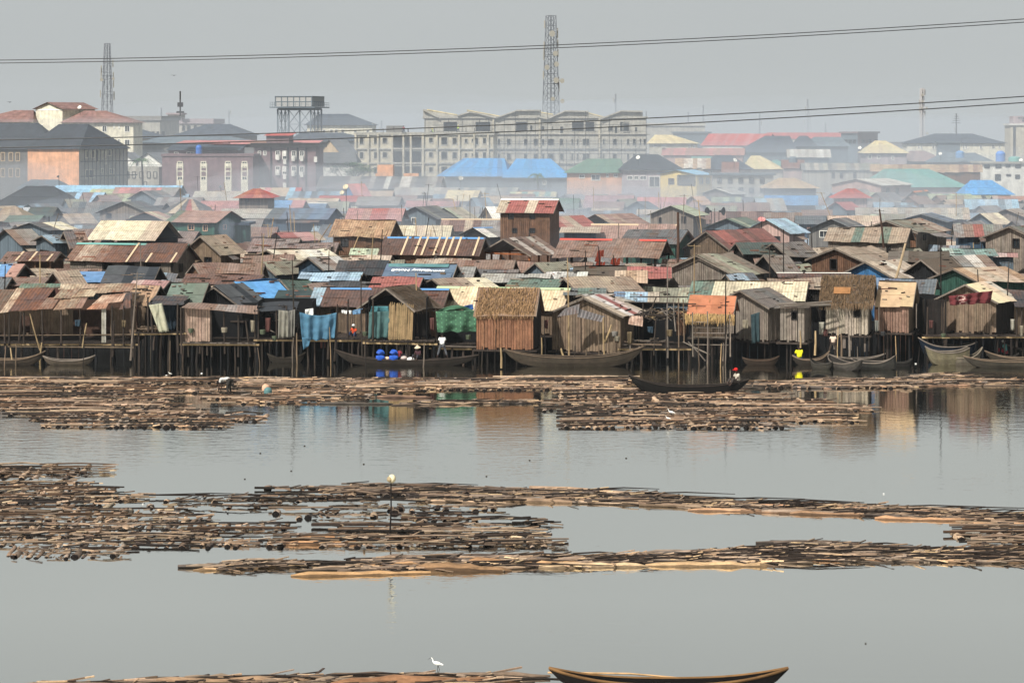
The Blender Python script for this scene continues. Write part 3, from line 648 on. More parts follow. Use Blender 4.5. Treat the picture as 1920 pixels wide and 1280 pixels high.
h('dark teal gabled roof with an orange strip', 1685, 1745, 1785, 359, 385, 'dgreen', 'wpink', side='L', D=395, name='house', cat='house', rust=.1, ridge='dorange', wm='wall')
h('pale green low roof right of the orange striped gable', 1745, 1818, 1826, 364, 376, 'lgreen~teal', 'wconc', D=398, name='house', cat='house', rust=.1, W=6)
hipb('dark hipped roof villa with lilac walls and white barred windows', 1167, 1278, 1196, 1238, 290, 316, 'char', 'wlilac', D=480, g=3, W=13, rm='tile', trim='wwhite', win=[(1176, 330, 1186, 337), (1189, 330, 1197, 337), (1200, 330, 1212, 337), (1217, 331, 1237, 351)])
h('light orange painted house with white windows under a green hipped roof', 1063, 1166, 1174, 298, 321, 'green', 'worng', D=486, name='house', cat='house', W=10, wm='wall', rust=.05, hip=(36, 4), win=[(1086, 328, 1096, 334), (1109, 328, 1125, 338), (1137, 326, 1141, 332), (1151, 326, 1158, 332)], frame='wwhite', ov=.6)
h('yellow house with light blue gable roof and dark open veranda', 1243, 1306, 1336, 319, 327, 'lblue', 'wyel', side='L', D=465, name='house', cat='house', W=10, wm='wall', rust=.05, win=[(1254, 335, 1264, 345), (1271, 329, 1304, 347), (1312, 334, 1317, 344), (1325, 334, 1329, 344)], pane=False)
h('grey two-storey block with pale window bays right of the yellow house', 1338, 1450, 1456, 325, 329, 'wslate', 'wconc', D=440, name='apartment_block', cat='building', kind='flat', W=10, rust=0, wm='wall', win=wg([1345, 1365, 1385, 1405, 1425], [334, 352], 8, 10))
h('thick dark boards heaped on a low roof beside the slate villa', 1270, 1328, 1334, 297, 314, 'sand~brown~white', 'wconc', D=505, name='shack', cat='shack', W=8, rust=.7, step=None, rag=.5)
hipb('tan hipped roof on pale posts among the haze', 1437, 1530, 1464, 1494, 334, 350, 'sand', 'wslate', D=410, g=3, W=7, rust=.1)
h('bright light blue strip roof', 1440, 1528, 1534, 367, 382, 'bblue', 'wgrey', D=362, name='shack', rust=0, W=4.5)
h('small house with striped pastel gable front', 1420, 1428, 1470, 372, 392, 'wconc~lblue', 'wconc', side='L', D=355, rust=.1)
hipb('first bright sky-blue hipped roof hall below the flats', 824, 948, 868, 946, 297, 328, 'bblue~blue', 'wslate', D=505, g=12, W=14, rust=0)
hipb('second bright sky-blue hipped roof hall right of the first', 948, 1064, 968, 1034, 298, 330, 'bblue', 'wslate', D=500, g=4, W=14, rust=0, win=[(1018, 338, 1024, 346)])
rt = h('unfinished flat roofed house with orange parapet panels and stair box', 703, 796, 800, 333, 337, 'wdconc', 'wtan', D=440, name='unfinished_building', cat='building', kind='flat', W=9, rust=0, wm='wall', win=[(705, 350, 730, 362), (735, 350, 760, 362)], pane=False)
m_ = MB()
for a, b in ((1, 3.6), (6.4, 8.4)): m_.box(-.2, a, rt['ze']+.35, .1, b, rt['ze']+1.1, C('worng'))
m_.box(1, rt['ly']-3, rt['ze']+.35, 4, rt['ly']-.3, rt['ze']+2.5, C('worng')); m_.build('parapet_wall', M['wall'], rt)
h('long grey roof with slanting white stripes left of the orange parapet house', 596, 820, 830, 331, 352, 'dgrey~wconc~white', 'wconc', D=430, name='warehouse', cat='building', W=8, rust=.15)
# ------------------------------------------------------------------ middle shacks, far to near
hipb('grey hipped roof just behind the big charcoal roof', 36, 108, 48, 100, 337, 352, 'wslate', 'wdconc', D=425, g=3)
hipb('big charcoal hipped roof house at the left edge', -12, 124, 34, 86, 349, 384, 'char', 'wtan', D=372, g=6, W=12, rm='tile', rust=.1)
h('long pale blue roof under the orange end wall', 98, 330, 336, 348, 362, 'lblue', 'wgrey', D=412, rust=.05, W=6)
h('pink and grey patched roof in front of the mauve block', 207, 298, 312, 352, 373, 'pink~dgrey~grey', 'wgrey', D=392, rust=.1)
h('grey gabled sheds right of the pink patched roof', 300, 322, 334, 352, 366, 'grey', 'wgrey', D=388, rust=.2)
h('grey gable roof below the pink patched roof', 240, 292, 318, 358, 372, 'wslate~grey', 'wslate', side='L', D=378, rust=.2)
h('roof of grey, pale blue and pink sheets left of the pale green one', 118, 182, 192, 361, 378, 'wslate,lblue,purple,lblue', 'wgrey', D=380, rust=.2)
h('pale green and white roof above the tan brown gable', 165, 215, 228, 355, 370, 'lgreen~sand', 'wgrey', D=396, rust=.2)
h('brown shingled gable right of the pale blue roof', 168, 198, 222, 366, 380, 'purple', 'wpink', side='L', D=372, rust=.2)
h('light grey long roof in front of the mauve block', 362, 452, 460, 359, 378, 'wconc', 'wgrey', D=385, rust=.15)
h('roof striped in pink, cream and pale blue under the dark brown block', 487, 556, 560, 352, 366, 'sand,pink,sand,sand,lblue,red', 'wgrey', D=398, rust=.05)
h('dull blue-grey low roof between the striped roof and the two cream dishes', 540, 632, 638, 359, 372, 'wslate~lblue', 'wslate', D=392, rust=.1)
h('narrow blue gable with white barge boards beside the cream dishes', 640, 668, 690, 345, 366, 'pink~sand', 'wblue', side='L', D=388, rust=.1, trim=None)
h('hot pink roofed hut with blue door', 600, 670, 676, 367, 377, 'red', 'wcream', D=368, rust=0, door=[(646, 381, 654, 392)])
h('dusty grey roof right of the hot pink hut', 672, 742, 750, 369, 383, 'grey', 'wgrey', D=362, rust=.2)
h('plain tan roof left of the hot pink hut', 540, 624, 632, 372, 388, 'sand', 'wtan', D=355, rust=.2)
h('cream hipped roof in the smoke right of the grey roof', 838, 888, 902, 357, 374, 'cream', 'wconc', D=388, rust=.1)
h('pale grey long roof in the smoke behind the cream one', 740, 850, 860, 352, 364, 'wconc~grey', 'wgrey', D=402, rust=.1)
h('second pale grey long roof in the smoke towards the blue halls', 850, 962, 972, 352, 366, 'wconc~wslate', 'wgrey', D=405, rust=.1)
h('faded red roof in the smoke', 764, 852, 858, 377, 390, 'pink~salmon', 'wgrey', D=350, rust=.2)
h('green and cream striped roof behind the red and white roofed tower house', 960, 1036, 1042, 360, 372, 'lgreen,cream,teal,cream,teal,cream,teal,cream', 'wgrey', D=395, rust=.05)
h('weathered green roof right of the red and white roofed tower house', 1040, 1078, 1086, 372, 389, 'green', 'wgrey', D=352, rust=.2)
h('pale mauve roof in the smoke', 1100, 1180, 1190, 367, 386, 'mauve', 'wgrey', D=365, rust=.2)
h('pinkish roof in the smoke below the yellow house', 1200, 1280, 1286, 370, 388, 'pink', 'wgrey', D=368, rust=.1)
h('slate gable in the smoke left of the pinkish roof', 1178, 1222, 1234, 378, 392, 'wslate', 'wslate', side='L', D=350, rust=.1)
h('low whitish roof under the two-storey grey block', 1320, 1372, 1400, 354, 363, 'white~grey', 'wgrey', side='L', D=392, rust=.1)
h('grey-green long roof in front of the low whitish roof', 1318, 1440, 1446, 370, 384, 'wslate~lgreen', 'wgrey', D=374, rust=.1)
h('peach coloured small gable in the smoke', 1290, 1318, 1330, 368, 382, 'peach', 'wpink', side='L', D=372, rust=.1)
hipb('red hipped roof turret hut with white edges', 1569, 1626, 1591, 1608, 354, 368, 'red', 'wpink', D=352, g=3, W=5, name='shack', cat='shack', wm='plank', rust=0, win=[(1592, 370, 1604, 377)], frame='wslate')
h('little red gable in front of the red turret hut', 1563, 1590, 1610, 379, 392, 'red', 'wslate', side='L', D=335, rust=0)
h('grey-tan long roof of many faded sheets', 1614, 1812, 1820, 390, 408, 'wconc~sand~wslate', 'wgrey', D=322, rust=.2)
h('pale blue and grey striped roof near the right edge', 1818, 1905, 1912, 374, 390, 'lblue~wconc~wslate', 'wgrey', D=352, rust=.1)
h('beige roofs at the far right in front of the white block', 1870, 1960, 1966, 368, 376, 'salmon~wconc', 'wgrey', D=380, rust=.1)
h('cream ribbed hipped roof near the right edge', 1832, 1868, 1893, 400, 418, 'cream~sand', 'wslate', side='L', D=298, rust=.1)
h('dull tan gable behind the cream ribbed roof', 1856, 1925, 1960, 393, 408, 'tan~wconc', 'wgrey', side='L', D=312, rust=.2)
h('blue-tarped little gable at the left among grey roofs', 30, 56, 68, 389, 404, 'blue~white', 'wnavy', side='L', D=318, rust=0)
h('dark green roof right of the blue-tarped gable', 54, 92, 97, 389, 404, 'dgreen', 'wslate', D=312, rust=.1)
h('tan hipped roof with green skirt at the left edge', -14, 44, 52, 388, 412, 'tan', 'wbrown', D=306, rust=.2, hip=(8, 26), W=7)
h('low dark green lean-to under the tan hipped roof', 15, 66, 70, 404, 414, 'green', 'wpink', D=298, rust=.1)
h('grey roof with bright blue wall beneath', 138, 215, 217, 379, 397, 'wslate~grey', 'wblue', D=326, rust=.1, W=4)
h('wide grey gabled house with small blue-grey window', 181, 278, 300, 378, 398, 'wslate~olive', 'wgrey', side='L', D=318, rust=.2, win=[(200, 400, 209, 409)])
h('low black gable with rusty fringe above the cream corrugated roof', 231, 312, 326, 398, 414, 'cream~pink', 'wdark', side='L', D=296, rust=.2, wall2='wslate')
h('mid-grey gable left of the ribbed hip roof', 300, 330, 352, 380, 394, 'grey', 'wslate', side='L', D=330, rust=.1)
h('hip roof with red cap and pale ribs', 303, 388, 394, 374, 397, 'dgrey,sand,dgrey,red,sand,dgrey', 'wpink', D=328, rust=.1, hip=(34, 32), W=6)
h('dusty pink roof behind the green two-storey house', 376, 446, 452, 377, 396, 'pink', 'wgrey', D=332, rust=.15)
h('flat grey-cream roof above a tall grey wall', 416, 512, 518, 392, 407, 'wconc', 'wslate', D=300, rust=.15)
hipb('square turret hut with red and orange hipped roof', 448, 502, 470, 484, 354, 368, 'red~dorange', 'wgrey', D=318, g=4, W=6, name='shack', cat='shack', wm='plank', rust=0, win=[(460, 371, 467, 378)], frame='wdark')
h('bright blue roof with a pink right end', 488, 560, 568, 376, 391, 'bblue,bblue,bblue,pink', 'wgrey', D=330, rust=0)
h('small blue roof with white ridge', 566, 602, 607, 381, 392, 'blue', 'wteal' if 0 else 'wslate', D=336, rust=0, ridge='white')
h('long slate blue roof over a tall dark navy wall', 503, 610, 632, 391, 408, 'wslate~blue', 'wnavy', D=294, rust=.05, win=[(590, 425, 596, 430)])
h('pink-red corrugated roof above the orange-tan one', 653, 746, 756, 391, 411, 'pink,pink~salmon,red,pink', 'wslate', D=292, rust=.1)
h('blue-grey gabled house with white window frame', 743, 817, 850, 388, 407, 'dgrey~olive', 'wslate', side='L', D=296, rust=.1, win=[(772, 408, 780, 419)], frame='wwhite')
h('green two-storey timber house with pink shutters', 314, 402, 440, 396, 415, 'green,salmon,salmon,salmon,salmon', 'wgreen', D=272, W=6.5, rust=.1, win=[(353, 421, 364, 431), (381, 422, 389, 433), (418, 421, 424, 430)], wm='plank', name='house', cat='house', frame='peach')
h('dark green boxy annex right of the green two-storey house', 438, 460, 463, 419, 422, 'wnavy', 'wgreen', D=276, kind='flat', W=4, rust=.1, wm='plank')
h('cream sheet roof crossed by bamboo poles', 750, 836, 842, 423, 441, 'cream~sand', 'lblue', D=262, rust=.15)
h('rust and purple striped roof with pale sheets', 832, 938, 944, 411, 431, 'salmon~rust,rust,sand,rust,grey,grey', 'wgrey', D=270, rust=.4, ridge='sand')
h('green-cream patched roof behind the aerial poles', 800, 870, 895, 390, 412, 'lgreen~peach~sand', 'wgrey', side='L', D=300, rust=.3)
h('white-edged roof left of the red and white roofed tower house', 905, 930, 945, 388, 408, 'white~wconc', 'wgrey', side='L', D=290, rust=.2)
h('tall two-storey plank house with red and white roof', 938, 1031, 1050, 374, 396, 'sand,red,red,sand,red,red', 'wbrown', D=242, W=4.8, rust=.1, win=[(953, 399, 963, 410), (993, 399, 1003, 410), (961, 428, 969, 436), (993, 428, 1003, 436)], name='house', cat='house', ridge='white')
h('red and cream striped roof right of the tall plank house', 1002, 1060, 1118, 406, 428, 'red~sand,sand,red', 'wslate', side='L', D=258, rust=.2)
h('low cream lean-to at the foot of the striped roof', 1058, 1116, 1120, 428, 435, 'sand', 'wnavy', D=250, kind='shed', W=3, rust=.2)
h('long low open shed with a rust roof trailing right', 1096, 1150, 1210, 402, 418, 'salmon~sand~brown', 'wdark', side='L', D=272, rust=.6, open_=3)
h('pale green gabled plank house with dark gable face', 1222, 1300, 1326, 386, 402, 'lgreen', 'wgrey', side='L', D=278, rust=.1, win=[(1236, 408, 1240, 418), (1278, 406, 1286, 418)], pane=False)
h('dull red-brown roof behind the black horn speakers', 1298, 1440, 1446, 397, 417, 'maroon~salmon', 'wnavy', D=292, rust=.3)
h('green gable roof left of the red dish', 1326, 1408, 1446, 410, 428, 'green~lgreen', 'wslate', side='L', D=262, rust=.2)
h('sky blue sloping roof right of the red dish', 1404, 1480, 1514, 411, 434, 'lblue~bblue', 'wpink', side='L', D=254, rust=.05)
h('dark grey gabled shack with a white gridded window', 1521, 1606, 1640, 411, 431, 'wslate~grey', 'wdconc', side='L', D=258, rust=.2, win=[(1537, 433, 1552, 445)], frame='wwhite')
h('peach coloured plain roof', 1563, 1645, 1650, 405, 422, 'peach~sand', 'wslate', D=268, rust=.15)
h('small grey gables in the haze left of the peach roof', 1440, 1496, 1505, 399, 416, 'brown~grey', 'wslate', D=282, rust=.2)
h('blue-grey roof between the small grey gables and the peach roof', 1500, 1552, 1560, 405, 418, 'wslate', 'wnavy', D=276, rust=.1)
h('olive green roof continuing into a brown plank hall', 1622, 1718, 1792, 413, 434, 'olive~green,olive,brown~sand', 'wbrown', side='L', D=244, W=6, rust=.3, win=[(1731, 440, 1735, 450)], wall2='wgrey')
h('red and grey sheet roof over a dark blue wall', 1800, 1874, 1884, 421, 441, 'grey,brown,red~rust,grey~green,grey', 'wnavy', D=250, rust=.3, win=[(1826, 447, 1836, 456)])
h('slate blue low roof behind the olive roof', 1690, 1770, 1800, 402, 414, 'wslate~blue', 'wslate', side='L', D=280, rust=.1)
h('grey plank house with one dark square window at the right edge', 1864, 1946, 1990, 424, 447, 'wgrey~green', 'wgrey', side='L', D=222, rust=.2, win=[(1899, 448, 1912, 465)], W=5.5)
h('tan corrugated roof with green sheets and a white awning', 1558, 1692, 1722, 427, 452, 'tan,tan,green,tan,green,tan', 'wgrey', D=238, rust=.25, win=[(1663, 462, 1669, 478)])
h('purple-brown patched roof left of the cream corrugated roof', 133, 180, 190, 430, 453, 'purple~brown', 'wslate', D=255, rust=.3)
h('cream corrugated roof over an open dark loft', 168, 286, 318, 415, 446, 'cream,cream,cream~sand,sand', 'wdark', D=246, W=5.6, rust=.1, open_=3, gablecol='black')
h('small purple and white roof behind the cream roof', 312, 352, 366, 434, 454, 'white,purple,purple', 'wslate', D=252, rust=.2)
h('dark gable with long grey slope at the left edge', -24, 42, 72, 431, 455, 'brown~grey', 'wslate', side='L', D=246, rust=.2)
h('smoky blue-grey gable left of the purple-brown roof', 52, 104, 120, 441, 454, 'wslate~lblue', 'wslate', side='L', D=238, rust=.1)
h('dark conical thatch-like gable', 100, 138, 158, 434, 462, 'brown~dgrey', 'wdark', side='L', D=236, rust=.5)
h('dark plain roof with cream tip left of the cream corrugated roof', 20, 92, 130, 418, 430, 'dgrey,cream~white', 'wslate', side='L', D=262, rust=.1)
h('narrow upright plank shack with a sloping tan roof', 342, 414, 446, 442, 472, 'tan~olive', 'wplank', side='L', D=228, W=4.2, rust=.3)
h('long house with rust-brown metal roof and a row of dark openings', 123, 326, 352, 458, 488, 'brown~sand,brown~sand,rust,maroon~dbrown,maroon,maroon~rust', 'wgrey', D=224, W=5.2, rust=.8, bat=(.56, .75, .985), win=[(192, 491, 210, 508), (235, 491, 252, 500), (271, 494, 301, 510), (321, 494, 330, 509), (335, 494, 342, 510)], pane=False, ridge='teal')
h('small brown striped roof over stacked poles at the left', 8, 94, 102, 473, 487, 'rust~brown,maroon', 'wbrown', D=218, bat=(.27, .57, .96), rust=.5, W=4, open_=3, gablecol='dbrown')
h('red and cream gable roof left of the lilac plain roof', 503, 540, 600, 436, 449, 'red,red,pink,sand', 'wgrey', side='L', D=250, rust=.15)
h('grey-purple low roof behind bamboo poles', 470, 545, 558, 447, 468, 'purple~grey', 'wslate', D=240, rust=.3)
h('purple-grey corrugated roof with a window box', 540, 620, 628, 456, 474, 'purple', 'wgrey', D=232, rust=.4, win=[(618, 462, 626, 474)])
h('cream and white tarped roof cluster', 470, 535, 628, 468, 486, 'cream~white~sand', 'wdark', side='L', D=226, W=6, rust=.1)
h('orange-tan corrugated roof on a tall brown plank house', 623, 724, 742, 414, 441, 'orange~tan,orange,orange,orange~brown', 'wbrown', D=238, W=4.6, rust=.45, win=[(639, 447, 653, 462)])
h('dark navy gable with a grey and white striped slope', 552, 612, 652, 482, 503, 'grey~white,brown~wconc,grey~white', 'wnavy', side='L', D=212, rust=.3)
h('pale green panelled roof strip', 662, 712, 716, 465, 479, 'lgreen~teal', 'wslate', D=226, rust=.1, W=3)
h('sand segmented roof strip beside the brown house', 640, 722, 726, 479, 490, 'sand~peach', 'wdark', D=216, rust=.2, W=3.5)
h('charcoal felt roof between the navy gable and the brown house', 634, 712, 724, 489, 513, 'char~dgrey', 'wdark', D=204, rust=.1)
h('dull maroon plank house with pale stripes and a bright blue ridge', 716, 891, 910, 446, 475, 'maroon~rust', 'wbrown', D=224, W=5, rust=.4, bat=(.21, .35, .43, .56, .64, .71, .79, .985), win=[(737, 479, 749, 496), (855, 479, 870, 498)], door=[(811, 480, 825, 502)], ridge='blue', pane=False)
h('dark gable with blue ridge right of the rust striped roof', 868, 920, 940, 427, 442, 'grey~white', 'wdark', side='L', D=246, rust=.2, ridge='blue')
h('open pavilion with orange timber gable and brown sheets', 903, 993, 1046, 447, 475, 'brown~white~dbrown', 'worange', side='L', D=226, W=5, rust=.4, open_=3)
h('long salmon roof behind the dark slate roof', 1113, 1256, 1270, 421, 446, 'salmon', 'wbrown', D=252, rust=.2, ridge='sand')
h('dark slate patchwork roof with teal wall', 1170, 1266, 1304, 432, 455, 'dgrey~wslate~green', 'wgreen', D=238, rust=.2)
h('long open shed with patched brown roof and red ridge', 1046, 1229, 1260, 450, 480, 'brown~dgrey~purple', 'wdark', D=222, W=5, rust=.5, open_=7, ridge='red')
h('big dull red roof with white flecks and a plank gable', 1288, 1376, 1486, 433, 470, 'red~maroon', 'wplank', side='L', D=236, W=6, rust=.35)
h('dark green roof slope behind the big green and tan roof', 1385, 1400, 1466, 455, 474, 'dgreen', 'wdark', side='L', D=224, rust=.1)
h('big sagging green and tan striped roof with a wide dark gable', 1248, 1380, 1441, 478, 514, 'olive~sand,lgreen~olive,olive~rust', 'wgrey', side='L', D=204, W=7, rust=.35)
h('brown plank hut with tan roof and an open window', 1530, 1618, 1690, 465, 487, 'tan', 'wbrown', side='L', D=212, W=5, rust=.2, win=[(1557, 486, 1569, 505)], pane=False)
h('blue gabled hut with cream and rust roof', 1590, 1680, 1742, 490, 520, 'sand~tan,sand~white,sand~rust', 'wblue', side='L', D=200, W=5.5, rust=.3)
h('black thatch gable shack with brown thatched slope', 1708, 1776, 1822, 486, 520, 'gthatch', 'black', side='L', D=198, W=5, rm='thatch', wall2='wdark')
h('black gable with grey and white patched roof', 1788, 1818, 1868, 481, 504, 'grey~white,brown~white', 'black', side='L', D=204, rust=.3)
h('low teal and slate roofs behind the black thatch gable', 1780, 1862, 1870, 467, 478, 'teal~wslate~white', 'wslate', D=214, rust=.2)
h('tangled tan and grey thatch roof behind the blue gabled hut', 1676, 1770, 1790, 472, 490, 'gthatch~wgrey', 'wdark', D=212, rm='thatch')
h('grey roof and dark gable left of the brown plank hut', 1440, 1482, 1530, 455, 478, 'wgrey~dgrey', 'wdark', side='L', D=222, rust=.3)
h('dark grey felt gable behind the yellow corrugated roof', 1430, 1462, 1492, 478, 506, 'wgrey', 'black', side='L', D=206, rust=.2)
h('pale pink sheet roof at the right edge', 1760, 1900, 1915, 474, 482, 'pink~white', 'wslate', D=218, rust=.1, W=4)
h('yellow-tan corrugated roof with a green felt gable at the right edge', 1770, 1840, 1935, 503, 527, 'orange~sand', 'wgreen', side='L', D=192, W=5.5, rust=.15)
# low band just behind the waterfront
h('low red-brown rusty roof strip', 348, 476, 482, 515, 530, 'rust~maroon', 'wdark', D=198, rust=.6)
h('blue tarpaulin roof beside the slatted dark roof', 112, 196, 200, 509, 526, 'blue', 'wdark', D=203, rm='cloth', rust=0)
h('dark slatted felt roof with pale battens', 198, 278, 286, 500, 528, 'char~dgrey', 'black', D=200, rust=.2, rm='cloth')
h('dark maroon tarp gable with a tan slope', 72, 128, 150, 509, 536, 'tan~brown', 'maroon', side='L', D=196, rust=.3)
h('dull brown speckled roof at the left edge', -10, 70, 78, 520, 534, 'brown~rust', 'wdark', D=197, rust=.6)
h('blue and salmon tarped corner roof at the left edge', -30, 20, 34, 496, 520, 'lblue,blue,salmon', 'wdark', D=204, rust=0, rm='cloth')
h('sky blue corrugated roof in the crowded middle', 565, 664, 672, 511, 525, 'lblue~blue', 'wdark', D=199, rust=.05)
h('brown roof gable with red patch', 560, 600, 648, 531, 545, 'brown,brown,red', 'wdark', side='L', D=190, rust=.2)
h('dark panelled roof with three pale battens', 618, 704, 712, 528, 545, 'char~dgrey', 'wdark', D=190, rust=.1)
h('salmon red roof beside the dark panelled roof', 700, 776, 786, 520, 538, 'red', 'wdark', D=194, rust=.1)
h('dark green speckled roof behind the blue roofed shack', 506, 556, 590, 525, 548, 'wgreen~dgreen', 'wdark', side='L', D=190, rust=.1)
h('dark felt roof with green patch', 520, 590, 600, 545, 565, 'dgreen~char', 'wdark', D=184, rust=.1, rm='cloth')
h('brown and cream striped gable roof behind the yellow corrugated one', 793, 842, 925, 522, 540, 'tan~brown,tan,cream', 'wdark', side='L', D=190, rust=.25)
h('grey roof with torn white patches beside the banner', 822, 876, 890, 503, 522, 'grey~white', 'black', D=200, rust=.1)
h('dark plain roof right of the torn white patches', 876, 960, 968, 506, 520, 'dgrey~purple', 'wdark', D=204, rust=.1)
h('pale striped roof in front of the open pavilion', 908, 1020, 1030, 514, 528, 'wconc~grey', 'wdark', D=198, rust=.1)
h('dark green roof with tan edge', 955, 1036, 1060, 524, 540, 'green', 'wdark', D=193, rust=.05)
h('white and grey patched small roof', 1030, 1090, 1100, 510, 524, 'white~grey', 'wdark', D=200, rust=.2)
h('brown long roof with black gable in the crowded middle', 1046, 1090, 1200, 521, 545, 'tan~brown', 'black', side='L', D=188, rust=.3)
h('small yellow-tan box roof', 1162, 1204, 1209, 508, 526, 'orange~sand', 'wdark', D=197, rust=.1, W=3.5)
h('bright pinkish red roof with white flecks', 1185, 1250, 1256, 501, 519, 'red', 'wdark', D=202, rust=.05)
h('mud brown thatch strip under the open shed', 1082, 1178, 1186, 500, 514, 'gthatch', 'wdark', D=206, rm='thatch')
h('dark teal roof right of the thatched waterfront hut', 1066, 1126, 1132, 540, 552, 'green~wslate', 'wdark', D=184, rust=.1)
h('cream and grey patch roof behind the white and red roof', 1072, 1130, 1180, 552, 566, 'wconc~sand', 'wdark', side='L', D=181, rust=.2)
h('blue and cream patched roof behind the driftwood jumble', 1160, 1225, 1234, 549, 563, 'blue,lblue,sand', 'wdark', D=182, rust=.1)
h('low tan rusty roof left of the thatched stilt hut', 1452, 1540, 1546, 522, 540, 'tan~rust', 'wdark', D=188, rust=.4)
h('long maroon roof strip with white edge behind the thatched stilt hut', 1470, 1590, 1596, 512, 524, 'maroon', 'wdark', D=198, rust=.4, ridge='white')
# fillers: low grey shacks seen only in the gaps
rf = random.Random(3)
cand = []
for i in range(2600):
    D = 190+rf.random()**1.5*320; x = rf.uniform(-.215, .215)*D
    cand.append((D, x))
placed = [(a+lx*.5*math.cos(rz)-ly*.5*math.sin(rz), b+lx*.5*math.sin(rz)+ly*.5*math.cos(rz), math.hypot(lx, ly)*.5) for a, b, rz, lx, ly in FOOT]
cnt = 0
FL = [('low dull brown shack roof squeezed among the taller shacks', 'brown~rust', 'wbrown'), ('low weathered grey shack roof squeezed among the taller shacks', 'grey~dgrey', 'wgrey'),
      ('low faded green shack roof squeezed among the taller shacks', 'olive~lgreen', 'wslate'), ('low sand coloured shack roof squeezed among the taller shacks', 'sand~tan', 'wgrey'), ('low slate blue shack roof squeezed among the taller shacks', 'wslate~lblue', 'wslate')]
random.seed(11)
cand.sort(); far_roots = []; keep = 0
for D, x in cand:
    if cnt >= 400: break
    if rf.random() < .35: continue
    L_ = rf.uniform(3, 6.5); W_ = rf.uniform(2.8, 4); r = math.hypot(L_, W_)/2
    if D < 192+W_: continue
    if any((x-a)**2+(D-b)**2 < (r*.68+c*.74)**2 for a, b, c in placed): continue
    placed.append((x, D, r)); s = S(D); zr = rf.uniform(3.6, 5.1)+(D-186)/130; ze = zr-rf.uniform(.8, 1.3)
    u = 960+x*s; lp = L_*s; vr_ = VH+(H-zr)*s; ve_ = VH+(H-ze)*s; k = rf.choice([0, 1, 1, 2, 3, 4]); lab, rr, ww = FL[k]
    n_before = len(FOOT)
    if rf.random() < .45: rt = house(lab, u-lp*.35, u+lp*.1, u+lp*.6, vr_, ve_, rr, ww, side='L', D=D, W=W_, rust=.3, group='small low shacks in the gaps', ov=.3)
    else: rt = house(lab, u-lp*.5, u+lp*.5, u+lp*.5+rf.uniform(3, 14)*s/20, vr_, ve_, rr, ww, side='R', D=D, W=W_, rust=.3, group='small low shacks in the gaps', ov=.3)
    cnt += 1
    if cnt > 150: far_roots.append(rt)
def merge(roots, name, label):
    mats = []; out = MB()
    def walk(o, M_):
        m2 = M_ @ o.matrix_basis
        if o.type == 'MESH':
            me = o.data; k = me.materials[0]
            if k not in mats: mats.append(k)
            mi = mats.index(k); n0 = len(out.v); out.v += [tuple(m2 @ v.co) for v in me.vertices]; ca = me.color_attributes['Col'].data; uv = me.uv_layers[0].data
            for pl in me.polygons:
                out.f.append(tuple(n0+j for j in pl.vertices)); out.uv += [tuple(uv[l].uv) for l in pl.loop_indices]; out.c.append(tuple(ca[pl.loop_start].color)); out.m.append(mi)
        for ch in list(o.children): walk(ch, m2)
        me = o.data; bpy.data.objects.remove(o)
        if me: bpy.data.meshes.remove(me)
    bpy.context.view_layer.update()
    for r in roots: walk(r, Matrix.Identity(4))
    return out.build(name, mats, None, label, kind='stuff')
merge(far_roots, 'distant_shacks', 'crowd of small low shacks filling the gaps further back')
print('houses', len(FOOT), 'fillers', cnt)
# ------------------------------------------------------------------ waterfront row on stilts
random.seed(21); MUTE[0] = .3; WOB[0] = .14
def cloth(lab, tl, tr, br, bl, D, c, parent=None, folds=5, amp=.12, sag=.0, name='tarpaulin', n=22, m=14, cat='tarpaulin', dy=0, vfold=True, pattern=None, top=0, group=None):
    mb = MB(); cc = C(c); g = []; D += 3.5
    ph = random.uniform(0, 6); x0 = (tl[0]+bl[0])/2
    org = P(x0, (tl[1]+bl[1])/2, D)
    if parent: org = Vector(parent.location)
    for j in range(m+1):
        row = []
        for i in range(n+1):
            a, b = i/n, j/m
            u = (tl[0]*(1-a)+tr[0]*a)*(1-b)+(bl[0]*(1-a)+br[0]*a)*b
            v = (tl[1]*(1-a)+tr[1]*a)*(1-b)+(bl[1]*(1-a)+br[1]*a)*b
            v += sag*math.sin(math.pi*a)*(1-b*.3)+top*0
            p = P(u, v, D)-org
            f = math.sin(a*folds*2*math.pi+ph+b*1.3)*amp*(.35+.65*b)+noise.noise(Vector((a*5, b*4, ph)))*amp*.7
            p.y += f+dy; p.z += noise.noise(Vector((a*7, b*2, ph+4)))*.06*(b)
            row.append(p)
        g.append(row)
    for j in range(m):
        for i in range(n):
            c2 = jit(cc, .03)
            mb.poly([g[j+1][i], g[j+1][i+1], g[j][i+1], g[j][i]], pattern(i/n, j/m, c2) if pattern else c2)
    o = mb.build(name, M['cloth'], parent, None if parent else lab, None if parent else cat, group, loc=None if parent else org, smooth=True)
    md = o.modifiers.new('thick', 'SOLIDIFY'); md.thickness = .02
    if parent and lab: o['label'] = lab
    return o
